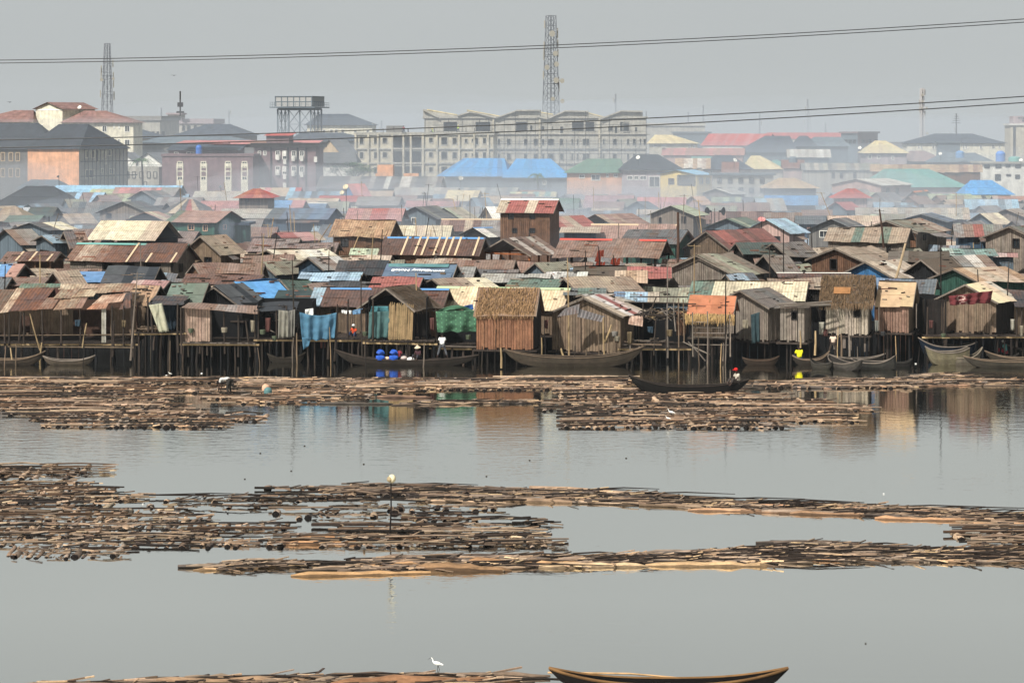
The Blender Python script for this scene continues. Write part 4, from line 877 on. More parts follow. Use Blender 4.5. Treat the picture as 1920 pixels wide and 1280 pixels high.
class FS:
    def __init__(s, lab, u, D=177.5, name='stilt_shack', cat='stilt shack', group=None):
        D += 3.5; s.D = D; s.o = P(u, VH, D); s.o.z = 0; s.r = empty(name, s.o, 0, lab, cat, group)
    def p(s, u, v, dy=0): q = P(u, v, s.D)-s.o; q.y += dy; return q
    def z(s, v): return H-(v-VH)*s.D/F
    def panel(s, u0, u1, vt, vb, c, dy=0, step=.2, rag=.08, name='wall', vt2=None, holes=(), gapp=0, lean=0):
        a, b = s.p(u0, vt, dy), s.p(u1, vt2 or vt, dy); L = b.x-a.x; mb = MB()
        hs_ = [(s.p(h[0], h[3]).x-a.x, s.z(h[3]), s.p(h[2], h[1]).x-a.x, s.z(h[1])) for h in holes]
        wallface(mb, (a.x, dy, 0), (1, 0, 0), (0, -1, 0), L, s.z(vb), [(0, a.z), (L, b.z)], hs_, C(c), step, rag=rag, gapp=gapp)
        return mb.build(name, M['wood'], s.r)
    def post(s, u0, v0, u1, v1, dy=0, w=.14, c='wmud', name='post', dy2=None):
        mb = MB(); a, b = s.p(u0, v0, dy), s.p(u1, v1, dy if dy2 is None else dy2)
        mb.tube([a, (a+b)/2+Vector((random.uniform(-.04, .04), 0, 0)), b], [w*.42, w*.5, w*.55], 6, jit(C(c), .15)); return mb.build(name, M['wood'], s.r)
    def deck(s, u0, u1, v, dy0=-.6, dy1=5.5, c='wmud', stilt=8, side=True):
        a, b, z = s.p(u0, v).x, s.p(u1, v).x, s.z(v); mb = MB(); x = a
        while x < b: w_ = random.uniform(.14, .24); mb.box(x, dy0+random.uniform(-.15, .1), z-.06, min(b, x+w_-.02), dy1, z+random.uniform(-.01, .01), jit(C(c), .2)); x += w_
        mb.beam((a-.2, dy0+.15, z-.14), (b+.2, dy0+.15, z-.14+random.uniform(-.1, .1)), .1, .12, C('bamboo')); mb.build('floor_deck', M['wood'], s.r)
        for dy in (dy0+.2, dy0+2.6):
            for i in range(0, stilt+1, 1 if dy < 0 else 2):
                x = a+(b-a)*(i+random.uniform(-.3, .3))/stilt; m2 = MB(); r_ = random.uniform(.045, .1)
                m2.tube([(x, dy, -1.1), (x+random.uniform(-.18, .18), dy, z-.05)], r_, 6, jit(C(random.choice(['wdark', 'black', 'black', 'wmud'])), .4)); m2.build('stilt', M['wood'], s.r)
    def back(s, u0, u1, vt, vb, dy=4.5, c='black'):  # inner walls coloured near-black to stand in for the deep shade of open bays
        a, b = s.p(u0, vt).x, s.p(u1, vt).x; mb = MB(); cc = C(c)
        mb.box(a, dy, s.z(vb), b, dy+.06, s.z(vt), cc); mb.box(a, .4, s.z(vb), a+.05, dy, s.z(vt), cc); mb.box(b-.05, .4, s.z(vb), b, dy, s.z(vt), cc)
        mb.build('inner_shade_wall', M['wood'], s.r)
    def sheet(s, q, c, dy0=-.6, dy1=2.4, rust=.5, m='sheet', name='roof_sheet', step=.8, rag=.05):
        (a, va), (b, vb), (c2, vc), (d, vd) = q; mb = MB(); MUTE[0] = .28; WOB[0] = .1
        slope(mb, s.p(a, va, dy0), s.p(b, vb, dy0), s.p(c2, vc, dy1), s.p(d, vd, dy1), c, rust, rag=rag, step=step); return mb.build(name, M[m], s.r)
def straws(mb, A, B, Cc, Dd, n, c, ln=.5, hang=.35):
    A, B, Cc, Dd = map(Vector, (A, B, Cc, Dd)); up = (B-A).cross(Dd-A).normalized()
    if up.z < 0: up = -up
    for i in range(n):
        t = random.random(); k = random.random()**1.2; e, r = lerp(A, B, t), lerp(Dd, Cc, t); dn = (e-r).normalized()
        p = e.lerp(r, k)+up*random.uniform(.02, .1); d = (dn+Vector((random.uniform(-.35, .35), 0, 0))+up*random.uniform(-.05, .22)).normalized()
        if k < .12: d = (d+Vector((0, 0, -.7))).normalized()
        l_ = ln*random.uniform(.5, 1.2); w_ = d.cross(up).normalized()*random.uniform(.012, .03); cc = jit(c, .4)
        mb.poly([p-w_, p+w_, p+w_*.4+d*l_, p-w_*.4+d*l_], cc, [(t*9, 0), (t*9+.1, 0), (t*9+.1, l_), (t*9, l_)])
def thatch_on(rt, side, c, n=900, e=.3, both=True, c2=None):
    lx, ly, ze, zr = rt['lx'], rt['ly'], rt['ze'], rt['zr']; mb = MB(); cc = C(c)
    if side == 'R':
        rise = (zr-ze)/(lx/2); zz = ze-rise*e
        straws(mb, (-e, -e, zz), (-e, ly+e, zz), (lx/2, ly+e, zr+.05), (lx/2, -e, zr+.05), n, cc)
        straws(mb, (lx+e, ly+e, zz), (lx+e, -e, zz), (lx/2, -e, zr+.05), (lx/2, ly+e, zr+.05), n//3, cc)
    else:
        rise = (zr-ze)/(ly/2); zz = ze-rise*e
        straws(mb, (-e, -e, zz), (lx+e, -e, zz), (lx+e, ly/2, zr+.05), (-e, ly/2, zr+.05), n, cc)
        straws(mb, (lx+e, ly+e, zz), (-e, ly+e, zz), (-e, ly/2, zr+.05), (lx+e, ly/2, zr+.05), n//2, cc)
    for ch in rt.children:
        if ch.name.startswith('roof'): mb.build('thatch', M['thatch'], ch); break
SS = dict(name='stilt_shack', cat='stilt shack', stilts=4)
# F1 wide patched open shed
f = FS('wide open waterfront shed with patched maroon, tan and orange sheets at the left', 110)
for q, c_, d0, d1 in (([(3, 585), (19, 583), (34, 545), (20, 545)], 'sand', -.6, 2.4), ([(18, 583), (74, 581), (92, 545), (33, 545)], 'maroon', -.6, 2.4), ([(72, 580), (101, 579), (108, 559), (84, 560)], 'brown', -.62, 1),
    ([(103, 579), (125, 578), (134, 560), (111, 561)], 'tan', -.6, 1), ([(122, 578), (142, 577), (150, 557), (132, 558)], 'tan', -.63, 1.1), ([(139, 578), (156, 577), (162, 556), (147, 557)], 'brown', -.6, 1.1),
    ([(97, 560), (131, 560), (141, 545), (104, 546)], 'sand~olive', .7, 2.2), ([(130, 558), (172, 556), (177, 545), (138, 546)], 'tan~sand', .8, 2.2), ([(164, 580), (201, 579), (204, 568), (176, 569)], 'dorange~peach', -.7, .1),
    ([(172, 569), (229, 564), (232, 551), (186, 556)], 'peach~dorange', .1, 1.4), ([(172, 551), (240, 548), (246, 535), (176, 538)], 'tan~brown', 1.4, 2.8), ([(23, 543), (100, 543), (100, 536), (25, 536)], 'green', 2.4, 3),
    ([(98, 545), (232, 542), (234, 536), (100, 537)], 'sand~tan', 2.3, 3), ([(225, 579), (249, 574), (244, 548), (232, 552)], 'char', -.3, .9), ([(-70, 588), (2, 586), (16, 548), (-60, 548)], 'gthatch', -.5, 2.4)):
    f.sheet(q, c_, d0, d1, rust=.75, rag=.1)
f.panel(-60, 128, 584, 630, 'wplank', 2.0, holes=[(30, 596, 46, 628)]); f.panel(200, 268, 580, 632, 'wplank', 1.6, rag=.2); f.panel(192, 201, 577, 644, 'wconc', -.45, rag=.01)
f.back(-60, 255, 570, 640, 4.5, 'dbrown'); f.deck(-70, 255, 641, stilt=14)
for u0, v0, u1, v1 in ((11, 584, 12, 654), (20, 584, 20, 650), (42, 584, 38, 640), (47, 584, 47, 640), (81, 582, 82, 655), (117, 580, 117, 650), (152, 578, 153, 652), (212, 572, 213, 668), (216, 600, 214, 665), (234, 572, 234, 650), (248, 560, 250, 668), (252, 572, 252, 668)): f.post(u0, v0, u1, v1, -.5)
f.post(60, 586, 79, 655, -.8, .1, 'bamboo', 'leaning_pole'); f.post(166, 604, 158, 650, -.8, .1, 'bamboo', 'leaning_pole'); f.post(83, 640, 80, 672, -.9, .1, 'bamboo', 'leaning_pole')
f.post(-20, 628, 250, 626, -.5, .08, 'wplank', 'rail'); f.post(18, 648, 255, 650, -.7, .08, 'wplank', 'rail')
house('orange corrugated roof end gable beside the patched shed', 246, 275, 292, 535, 566, 'orange,peach,orange', 'wdark', D=180, vb=620, rust=.2, W=4, **SS)
house('red and white striped roof just behind the orange corrugated gable', 246, 296, 304, 527, 541, 'pink~white', 'black', D=186, rust=.1)
# F3 open dark bay with hanging cream cloth
f = FS('dark open bay with a deck of debris behind the hanging cream cloth', 315)
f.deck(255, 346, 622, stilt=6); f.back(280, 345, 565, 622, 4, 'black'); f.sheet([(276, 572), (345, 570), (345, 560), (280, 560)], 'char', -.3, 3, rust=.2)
for u0, v0, u1, v1 in ((286, 568, 288, 622), (335, 568, 336, 660), (341, 575, 342, 662), (262, 620, 263, 712), (292, 628, 290, 655), (279, 556, 280, 622)): f.post(u0, v0, u1, v1, -.5)
f.panel(255, 268, 575, 618, 'wplank', .8)
mb = MB()
for i in range(60): mb.beam(f.p(random.uniform(258, 300), random.uniform(611, 621), random.uniform(-.5, .8)), f.p(random.uniform(258, 305), random.uniform(614, 622), random.uniform(-.5, .8)), .06, .05, jit(C('wplank'), .4))
mb.build('junk_pile', M['wood'], f.r)
cloth('long cream cloth hung to dry over the dark open bay', (279, 572), (304, 568), (317, 621), (298, 623), 176.6, 'a8a690', folds=2, amp=.1, name='hanging_cloth', cat='cloth', n=10)
cloth('thin dark blue-green sheet hanging right of the cream cloth', (304, 572), (332, 570), (332, 618), (316, 620), 178.2, '24303a', folds=3, name='hanging_cloth', cat='cloth', n=10)
house('ragged grey-green tarpaulin roof draped over poles', 317, 368, 382, 530, 566, '5f6e62~6c7668', 'black', D=180.5, vb=620, rm='cloth', rust=0, rag=.25, W=4, **SS)
# F4 plank box with dark room
f = FS('plank box and black open room under a long flat roof strip', 400)
f.panel(345, 397, 576, 640, 'a08878', -.3, step=.22); f.sheet([(343, 574), (485, 586), (480, 576), (350, 570)], 'brown~grey', -.8, 1.2, rust=.4)
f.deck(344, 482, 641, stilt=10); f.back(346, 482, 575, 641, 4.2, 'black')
for u0, v0, u1, v1 in ((345, 574, 345, 668), (397, 576, 398, 668), (421, 580, 423, 662), (448, 590, 448, 668), (462, 600, 470, 668), (478, 580, 480, 660), (354, 642, 355, 668), (376, 642, 376, 662), (389, 642, 390, 665)): f.post(u0, v0, u1, v1, -.4)
f.post(345, 641, 480, 643, -.6, .1, 'wgrey', 'rail')
house('black gable draped in grey felt over the plank box', 352, 455, 492, 537, 573, 'char~dgrey', 'black', side='L', D=181.5, vb=600, rm='cloth', rust=.1, rag=.2, W=4.5, **SS)
house('bright blue tarpaulin roof with pale flecks above the dark room', 400, 480, 545, 528, 568, 'bblue', 'black', side='L', D=184, W=4.6, rust=.05, rm='cloth', z0=1.5, ov=.3)
# F5 junk hung with grey cloths
f = FS('black junk strewn landing with grey rags between the blue roof and the blue tarpaulin', 520)
f.deck(482, 562, 633, stilt=6); f.back(482, 585, 566, 633, 4, 'black'); f.sheet([(470, 584), (556, 580), (556, 570), (478, 572)], 'char', -.4, 2.5, rust=.2, rag=.2, m='cloth')
for u0, v0, u1, v1 in ((486, 580, 486, 640), (519, 580, 520, 640), (554, 575, 552, 650), (559, 605, 558, 680), (538, 572, 540, 632)): f.post(u0, v0, u1, v1, -.4)
mb = MB()
for i in range(90):
    a, b = random.uniform(484, 552), random.uniform(575, 632); mb.beam(f.p(a, b, random.uniform(-.3, 1.5)), f.p(a+random.uniform(-14, 14), b+random.uniform(-5, 5), random.uniform(-.3, 1.5)), .05, .05, jit(C(random.choice(['wdark', 'wgrey', 'black', 'wmud'])), .4))
mb.build('junk_pile', M['wood'], f.r)
cloth('grey ragged cloth hanging on the left of the pair', (522, 581), (540, 583), (540, 632), (522, 634), 176.6, '77746a', folds=2, name='hanging_cloth', cat='cloth', n=8)
cloth('grey ragged cloth hanging on the right of the pair', (541, 583), (553, 580), (552, 630), (542, 633), 176.5, '6c6a64', folds=2, name='hanging_cloth', cat='cloth', n=8)
cloth('bright blue tarpaulin slung between poles with a tail towards the water', (562, 585), (631, 586), (627, 633), (566, 634), 176.2, '456a80', folds=3.5, amp=.2, sag=6)
cloth('narrow torn blue tail of tarpaulin near the water', (566, 632), (583, 632), (579, 648), (569, 655), 176.1, '42667c', folds=1, amp=.08, n=6, m=6)
cloth('white plastic sack stuffed behind the slung blue tarpaulin', (572, 580), (587, 578), (588, 598), (574, 598), 177, 'd8d8d2', folds=1, amp=.15, n=8, name='sack', cat='sack')
rt = house('maroon roofed plank house with blue edging behind the blue tarpaulin', 585, 822, 838, 542, 572, 'lblue,maroon,dbrown~maroon,maroon,maroon,dbrown,maroon,dbrown~maroon,maroon,maroon,maroon,maroon,maroon,maroon,maroon', 'wplank', D=181, vb=625, rust=.3, W=5, ridge='blue', win=[(621, 581, 630, 590)], name='stilt_shack', cat='stilt shack', stilts=9, pane=False)
f = FS('low fence and landing of rough boards under the washing line', 650, 177)
f.deck(580, 700, 634, stilt=9, dy1=4)
for u0, v0, u1, v1 in ((578, 634, 580, 690), (617, 636, 616, 672), (633, 574, 628, 676), (654, 560, 653, 634), (700, 560, 700, 640), (690, 640, 691, 668), (674, 640, 673, 668)): f.post(u0, v0, u1, v1, -.5)
for u0, v0 in ((643, 584), (648, 585), (657, 585)): cloth('small white cloth pegged on the washing line', (u0-3, v0-3), (u0+3, v0-3), (u0+2, v0+3), (u0-2, v0+3), 176.4, 'e4e4e0', folds=1, amp=.05, n=4, m=4, name='washing', cat='washing', group='white cloths on the washing line')
cloth('faded blue jeans slung over the washing line', (661, 582), (680, 578), (676, 588), (662, 590), 176.4, '6f95b8', folds=2, amp=.08, n=6, m=5, name='washing', cat='washing')
mb = MB(); mb.tube([P(633, 577, 179.8)-P(633, 577, 179.8), P(665, 583, 179.8)-P(633, 577, 179.8), P(700, 577, 179.8)-P(633, 577, 179.8)], .015, 4, C('wdark')); mb.build('washing_line', M['wood'], None, 'thin washing line strung in front of the maroon roofed house', 'washing line', loc=P(633, 577, 179.8))
# F7 thatched gable with bamboo screen
rt = house('black thatched gable shack with a bamboo screen and teal tarpaulin', 684, 776, 812, 539, 574, 'gthatch', 'wdark', side='L', D=177, vb=638, W=4.2, rm='thatch', open_=3, stilts=4, name='stilt_shack', cat='stilt shack', ov=.5)
thatch_on(rt, 'L', 'gthatch', 700)
f = FS('pale bamboo cane screen standing in the thatched gable', 750, 176.6, 'bamboo_screen', 'screen')
mb = MB()
for i in range(52):
    a = 731+i*.86; t = (a-731)/44; mb.tube([f.p(a-2+t*0-random.uniform(0, 1), 637+random.uniform(-2, 1), 0), f.p(a+random.uniform(-1.2, 1.2), 569+random.uniform(-4, 5)+t*4, .1)], .022, 4, jit(C('bamboo'), .3))
mb.build('cane_panel', M['wood'], f.r)
f.panel(775, 800, 590, 632, 'wdark', .9); f.back(690, 800, 560, 638, 3.2, 'black'); f.deck(684, 815, 638, stilt=9, dy1=3.5)
cloth('dull teal tarpaulin curtain left of the bamboo screen', (692, 585), (731, 583), (730, 633), (690, 635), 176.7, '44605f', folds=2.5, amp=.12)
cloth('small upper teal tarpaulin in the thatched gable', (697, 574), (728, 574), (730, 586), (694, 587), 177, '3e6a70', folds=2, amp=.06, m=5)
# F8 yellow roof + green cloth + platform
rt = house('yellow corrugated roof house spanning behind the thatched hut', 812, 1046, 1076, 541, 577, 'e0c488,e0c488~b0a070,e0c488', 'wplank', D=183, vb=628, rust=.12, W=5, ridge='lgreen', name='stilt_shack', cat='stilt shack', stilts=9)
def dots(a, b, c):
    return c
o = cloth('bright green patterned cloth hung above the man in white', (817, 584), (893, 582), (893, 622), (820, 623), 176.8, '3e5f4a', folds=2.2, amp=.2, n=34, m=20, pattern=lambda a, b, c: hx('5c8a68') if (int(a*34) % 4 == 0 and int(b*20+(int(a*34)//4 % 2)*2) % 4 == 0) else c, name='hanging_cloth', cat='cloth')
cloth('crumpled peak of the green patterned cloth', (824, 581), (886, 581), (890, 586), (818, 587), 177, '3e5f4a', folds=1.5, amp=.1, m=5, name='hanging_cloth', cat='cloth', sag=-9)
cloth('dark blue bundle on the edge of the yellow roof', (868, 574), (886, 570), (888, 580), (870, 582), 177.4, '2c4f80', folds=1, amp=.15, n=6, m=5, name='bundle', cat='bundle')
f = FS('landing table of poles behind the man in white', 850, 178)
f.deck(810, 893, 648, stilt=7, dy1=3); f.back(800, 893, 590, 648, 3.2, 'black'); f.post(812, 647, 893, 649, -.7, .12, 'wgrey', 'rail'); f.panel(808, 818, 585, 632, 'wbrown', .6)
for u0, v0, u1, v1 in ((811, 649, 810, 672), (818, 580, 819, 672), (848, 648, 847, 674), (886, 648, 887, 668)): f.post(u0, v0, u1, v1, -.5)
# F9 thatched orange-brown hut
rt = house('straw thatched hut with orange-brown cane walls over the water', 893, 1000, 1016, 541, 588, 'othatch', '7c5842', D=175.5, vb=655, rust=0, W=4.2, rm='thatch', step=None, ov=.2, wall2='wdark', **SS)
thatch_on(rt, 'R', '9c7c5a', 1500, .05)
# F10 ragged plank hut
rt = house('ragged grey plank hut with white and red roof behind the large canoe', 1036, 1163, 1206, 557, 588, 'sand,white,red~white,sand', 'wplank', side='L', D=177, vb=661, W=5.2, rust=.25, rag=.1, **SS)
f = FS('crumpled dark corrugated sheets patched over the ragged hut gable', 1100, 176.2, 'metal_patch', 'metal sheet')
for q in ([(1045, 594), (1085, 588), (1087, 570), (1060, 578)], [(1082, 594), (1128, 604), (1134, 594), (1086, 579)]): f.sheet(q, 'dgrey', -.1, .1, rust=.3, rag=.02, step=3, name='sheet')
for u0, v0, u1, v1 in ((1131, 594, 1133, 670), (1146, 608, 1134, 640), (1052, 652, 1056, 666), (1015, 632, 1015, 666)): f.post(u0, v0, u1, v1, -.35, .13, 'bamboo')
# F11 driftwood jumble
f = FS('open landing of driftwood frames between the ragged hut and the orange tarpaulin', 1225, 177.5)
f.deck(1163, 1290, 650, stilt=9, dy1=5); f.back(1168, 1290, 585, 650, 4, 'black'); f.sheet([(1177, 607), (1203, 612), (1207, 592), (1180, 592)], 'peach~tan', -.9, .2, rust=.4)
f.panel(1270, 1294, 585, 632, 'wbrown', 1.2, rag=.15); f.panel(1180, 1210, 600, 650, 'wdark', 2)
for u0, v0, u1, v1 in ((1229, 597, 1225, 665), (1230, 555, 1215, 590), (1180, 555, 1290, 556), (1170, 565, 1285, 568), (1205, 568, 1206, 600), (1271, 558, 1272, 690), (1262, 560, 1266, 620), (1247, 600, 1249, 660), (1258, 600, 1240, 580), (1190, 588, 1260, 592), (1280, 560, 1282, 640), (1200, 640, 1262, 640), (1178, 644, 1240, 645), (1180, 630, 1182, 662)): f.post(u0, v0, u1, v1, -.5, .1, random.choice(['wgrey', 'wplank', 'wmud']))
mb = MB()
for i in range(110):
    a, b = random.uniform(1205, 1280), random.uniform(580, 598); mb.beam(f.p(a, b, random.uniform(-.6, 1.5)), f.p(a+random.uniform(-16, 16), b+random.uniform(-6, 6), random.uniform(-.6, 1.5)), .05, .05, jit(C(random.choice(['wgrey', 'wplank', 'bamboo', 'wdark'])), .3))
for i in range(50):
    a, b = random.uniform(1180, 1238), random.uniform(634, 650); mb.beam(f.p(a, b, random.uniform(-.6, .3)), f.p(a+random.uniform(-20, 20), b+random.uniform(-2, 2), random.uniform(-.6, .3)), .07, .06, jit(C(random.choice(['wgrey', 'wplank', 'wdark'])), .3))
mb.build('driftwood', M['wood'], f.r)
# F12 orange tarpaulin hut
rt = house('small hut with orange tarpaulin roof, straw fringe and woven walls', 1297, 1368, 1386, 556, 585, 'ae6640~b8724a', 'wdark', D=176.5, vb=632, rm='cloth', rust=0, W=3.6, open_=3, rag=.03, ov=.3, **SS)
thatch_on(rt, 'R', 'b08858', 10)
mb = MB(); straws(mb, (-.5, -.4, rt['ze']-.45), (-.5, rt['ly']+.4, rt['ze']-.45), (-.3, rt['ly']+.4, rt['ze']-.1), (-.3, -.4, rt['ze']-.1), 500, C('b89868'), ln=.5); mb.build('straw_fringe', M['thatch'], rt)
f = FS('woven cane wall and pole frame under the orange tarpaulin', 1330, 176, 'woven_screen', 'woven screen')
f.panel(1300, 1365, 602, 632, 'wplank', .4, step=.09, rag=.03)
for v in (604, 614, 624, 632, 646): f.post(1298, v, 1366, v+1, .1, .07, 'wgrey', 'rail')
for u0, v0, u1, v1 in ((1298, 585, 1299, 668), (1326, 583, 1326, 682), (1368, 590, 1369, 668), (1356, 642, 1355, 676), (1280, 640, 1330, 664), (1290, 640, 1322, 676)): f.post(u0, v0, u1, v1, -.2, .1, 'wgrey')
f.panel(1294, 1372, 634, 678, 'black', 1.4, rag=.2); f.panel(1300, 1368, 646, 668, 'wdark', .8, rag=.2, gapp=.3)
# F13-F19
rt = house('weathered grey plank house with grey sloping roof right of the orange tarpaulin', 1352, 1440, 1492, 543, 572, 'wgrey~dgrey', 'wgrey', side='L', D=180, vb=640, W=4.4, rust=.2, **SS)
cloth('dark green and red washing draped beside the grey plank house', (1408, 590), (1424, 585), (1425, 640), (1410, 645), 176.6, '2c3c40', folds=2, name='hanging_cloth', cat='cloth', n=8)
house('small grey plank stilt hut with a flat pole roof and one dark window', 1464, 1508, 1530, 572, 577, 'wgrey', 'wgrey', D=175.8, vb=641, W=3, kind='shed', rust=.1, win=[(1484, 584, 1495, 599)], pane=False, **SS)
f = FS('bundle of loose driftwood poles on the small grey hut roof', 1500, 175.6, 'driftwood_bundle', 'driftwood')
for i in range(9): f.post(1440+random.uniform(0, 40), 574+random.uniform(-3, 4), 1510+random.uniform(-10, 60), 569+random.uniform(-4, 6), random.uniform(-.4, 1.5), .12, 'wgrey', 'pole')
house('yellow corrugated roof with dark gable behind the weathered grey house', 1302, 1500, 1526, 529, 560, 'green,d8c898~b8a880,d8c898,d8c898~b8a880,d8c898', 'black', D=186, W=5, rust=.15)
rt = house('tall grey plank stilt hut with heavy brown thatch and an orange patch', 1550, 1627, 1650, 517, 562, 'gthatch', 'a09484', D=177, vb=628, W=4.4, rm='thatch', win=[(1601, 573, 1613, 594)], ov=.4, pane=False, **SS)
thatch_on(rt, 'R', '75604a', 2200, .45)
mb = MB(); y0_, y1_ = rt['ly']*.42, rt['ly']*.82; lx_ = rt['lx']; k_ = (rt['zr']-rt['ze'])/(lx_/2)
mb.quad((.35-.13, y0_, rt['ze']+k_*.35+.15), (.95-.13, y0_, rt['ze']+k_*.95+.15), (.95-.13, y1_, rt['ze']+k_*.95+.15), (.35-.13, y1_, rt['ze']+k_*.35+.15), hx('8c6440')); mb.build('patch', M['cloth'], rt)
f = FS('skirt of loose boards under the tall thatched stilt hut', 1600, 176.8, 'board_skirt', 'boards'); f.panel(1564, 1648, 630, 655, 'wgrey', .4, rag=.2, gapp=.3)
house('stilt hut with crumpled tan cloth roof and reddish plank front', 1651, 1704, 1734, 529, 570, 'b0946e~bca484', '7c6254', D=177.6, vb=623, W=4.2, rm='cloth', rust=0, wall2='wplank', rag=.12, ov=.3, **SS)
house('blue corrugated roof with grey gable behind the tan cloth roof', 1650, 1742, 1770, 524, 546, 'wslate~blue', 'wgrey', D=184, W=4.5, rust=.1)
rt = house('plank hut draped with a maroon and cream tarpaulin at the right', 1778, 1868, 1912, 532, 562, 'cream~sand,sand~wconc', 'wplank', side='L', D=178, vb=626, W=4.6, rm='cloth', rust=0, rag=.12, wall2='wdark', **SS)
cloth('maroon tarpaulin swag with two faint ring marks over the plank hut', (1779, 555), (1862, 545), (1858, 568), (1782, 572), 176.8, '5c2a2c', folds=4, amp=.25, n=30, m=10, pattern=lambda a, b, c: hx('9a8078') if (abs(math.hypot((a-.25)*3.2, (b-.3)*1.2)-.26) < .07 or abs(math.hypot((a-.31)*3.2, (b-.85)*1.2)-.24) < .06) else c)
f = FS('dark stacked stone-like wall and boards between the tan roof hut and the maroon hut', 1755, 178.5, 'board_wall', 'wall'); f.panel(1732, 1778, 562, 628, 'wdark', .6, rag=.1); f.deck(1732, 1990, 628, stilt=14, dy1=5)
f.panel(1906, 1990, 575, 628, 'wplank', 1.0); f.sheet([(1900, 572), (1990, 576), (1990, 552), (1906, 552)], 'char~brown', -.6, 2.5, rust=.4); f.back(1736, 1990, 560, 628, 4)
for u0, v0, u1, v1 in ((1738, 575, 1738, 680), (1768, 575, 1770, 660), (1905, 580, 1905, 650), (1915, 575, 1914, 640)): f.post(u0, v0, u1, v1, -.3)
house('dark roof piece at the far right of the waterfront', 1880, 1960, 1990, 545, 560, 'char~brown', 'wdark', D=183, rust=.3)
# under-structure: black boards added behind the stilts for the deep under-deck shade
f = FS('added black boards standing in for the shade behind the waterfront row', 960, 185.5, 'rear_shade_boards', 'shade_board')
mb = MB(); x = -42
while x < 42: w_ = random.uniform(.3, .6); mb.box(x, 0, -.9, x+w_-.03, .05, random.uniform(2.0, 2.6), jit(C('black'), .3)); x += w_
mb.build('shade_board', M['wood'], f.r, kind='stuff')
# reused banner roof
rt = house('low roof covered by a reused blue-grey advertising banner laid upside down', 716, 845, 862, 496, 523, '566a80', 'black', D=197.5, W=5, rust=0, rm='cloth', rag=.02, ov=.1)
def banner_text(t, size, y, up, dpt, nm):
    cu = bpy.data.curves.new(nm, 'FONT'); cu.body = t; cu.size = size; cu.align_x = 'CENTER'; cu.extrude = .006; cu.offset = .012
    o = bpy.data.objects.new(nm, cu); col.objects.link(o)
    me = bpy.data.meshes.new_from_object(o.evaluated_get(bpy.context.evaluated_depsgraph_get())); bpy.data.objects.remove(o)
    o = bpy.data.objects.new(nm, me); col.objects.link(o); o.parent = rt
    me.materials.clear(); me.materials.append(flat('e8eaea', .6))
    lx, ly, ze, zr = rt['lx'], rt['ly'], rt['ze'], rt['zr']
    sl_ = Vector((lx/2, 0, zr-ze)).normalized(); nrm_ = Vector((-(zr-ze), 0, lx/2)).normalized()
    # upside down for the viewer: text x runs right-to-left on the roof, text up runs down the slope
    xa = Vector((0, 1, 0)); ya = -sl_; za = xa.cross(ya)
    m = Matrix((xa, ya, za)).transposed().to_4x4(); m.translation = Vector((0, y, ze))+sl_*up+nrm_*.09
    o.matrix_local = m; return o
FL_ = {}
def flat(h_, r=.7, sp=.3):
    k = (h_, r)
    if k not in FL_:
        m = bpy.data.materials.new('flat_'+h_); m.use_nodes = True; b = m.node_tree.nodes['Principled BSDF']
        c = hx(h_); b.inputs['Base Color'].default_value = (c[0], c[1], c[2], 1); b.inputs['Roughness'].default_value = r; b.inputs['Specular IOR Level'].default_value = sp
        FL_[k] = m
    return FL_[k]
L_ = rt['ly']
banner_text('Galaxy Note8', .55, L_*.62, 1.55, 0, 'lettering'); banner_text('SAMSUNG', .34, L_*.27, 1.4, 0, 'lettering')
mb = MB(); lx, ze, zr = rt['lx'], rt['ze'], rt['zr']; k_ = (zr-ze)/(lx/2)
a_, b_ = lx/2-.6, lx/2-.05
mb.quad((a_-.05, .5, ze+k_*a_+.07), (b_-.05, .5, ze+k_*b_+.07), (b_-.05, L_-.1, ze+k_*b_+.07), (a_-.05, L_-.1, ze+k_*a_+.07), hx('557a7c')); mb.build('banner_stripe', M['cloth'], rt)

random.seed(77)
for i in range(34):
    u = random.uniform(5, 1900); vb_ = random.uniform(676, 690); vt_ = random.uniform(600, 655); dd = random.uniform(176.2, 180)
    a, b = P(u+random.uniform(-5, 5), vt_, dd), P(u, vb_, dd); b.z = -.8; mb = MB(); r_ = random.uniform(.03, .06)
    mb.tube([(0, 0, 0), (a-b)/2+Vector((random.uniform(-.08, .08), 0, 0)), a-b], [r_, r_*.9, r_*.7], 5, jit(C(random.choice(['wmud', 'wgrey', 'wplank', 'bamboo', 'wdark'])), .25))
    mb.build('mooring_pole', M['wood'], None, 'thin crooked mooring pole standing in the shadowed water by the stilts', 'pole', 'mooring poles along the stilts', loc=b)
for i, (u, v) in enumerate(((140, 600), (228, 600), (300, 598), (470, 600), (498, 596), (600, 632), (718, 628), (806, 596), (1020, 600), (1176, 622), (1214, 612), (1250, 618), (1392, 600), (1535, 604), (1543, 616), (1640, 600), (1742, 600), (1895, 598), (1912, 610))):
    w_, h_ = random.uniform(6, 12), random.uniform(12, 26)
    cloth('small rag hung out to dry along the waterfront decks', (u, v), (u+w_, v+random.uniform(-1, 1)), (u+w_-1, v+h_), (u+1, v+h_+random.uniform(-2, 2)), 176.9, random.choice(['6a6a64', '404a54', '503430', '7c7464', '2c3c48', '5c503c', '384438', '8c887c']), folds=1.5, amp=.07, n=6, m=6, name='hanging_rag', cat='rag', group='small rags hanging along the waterfront')
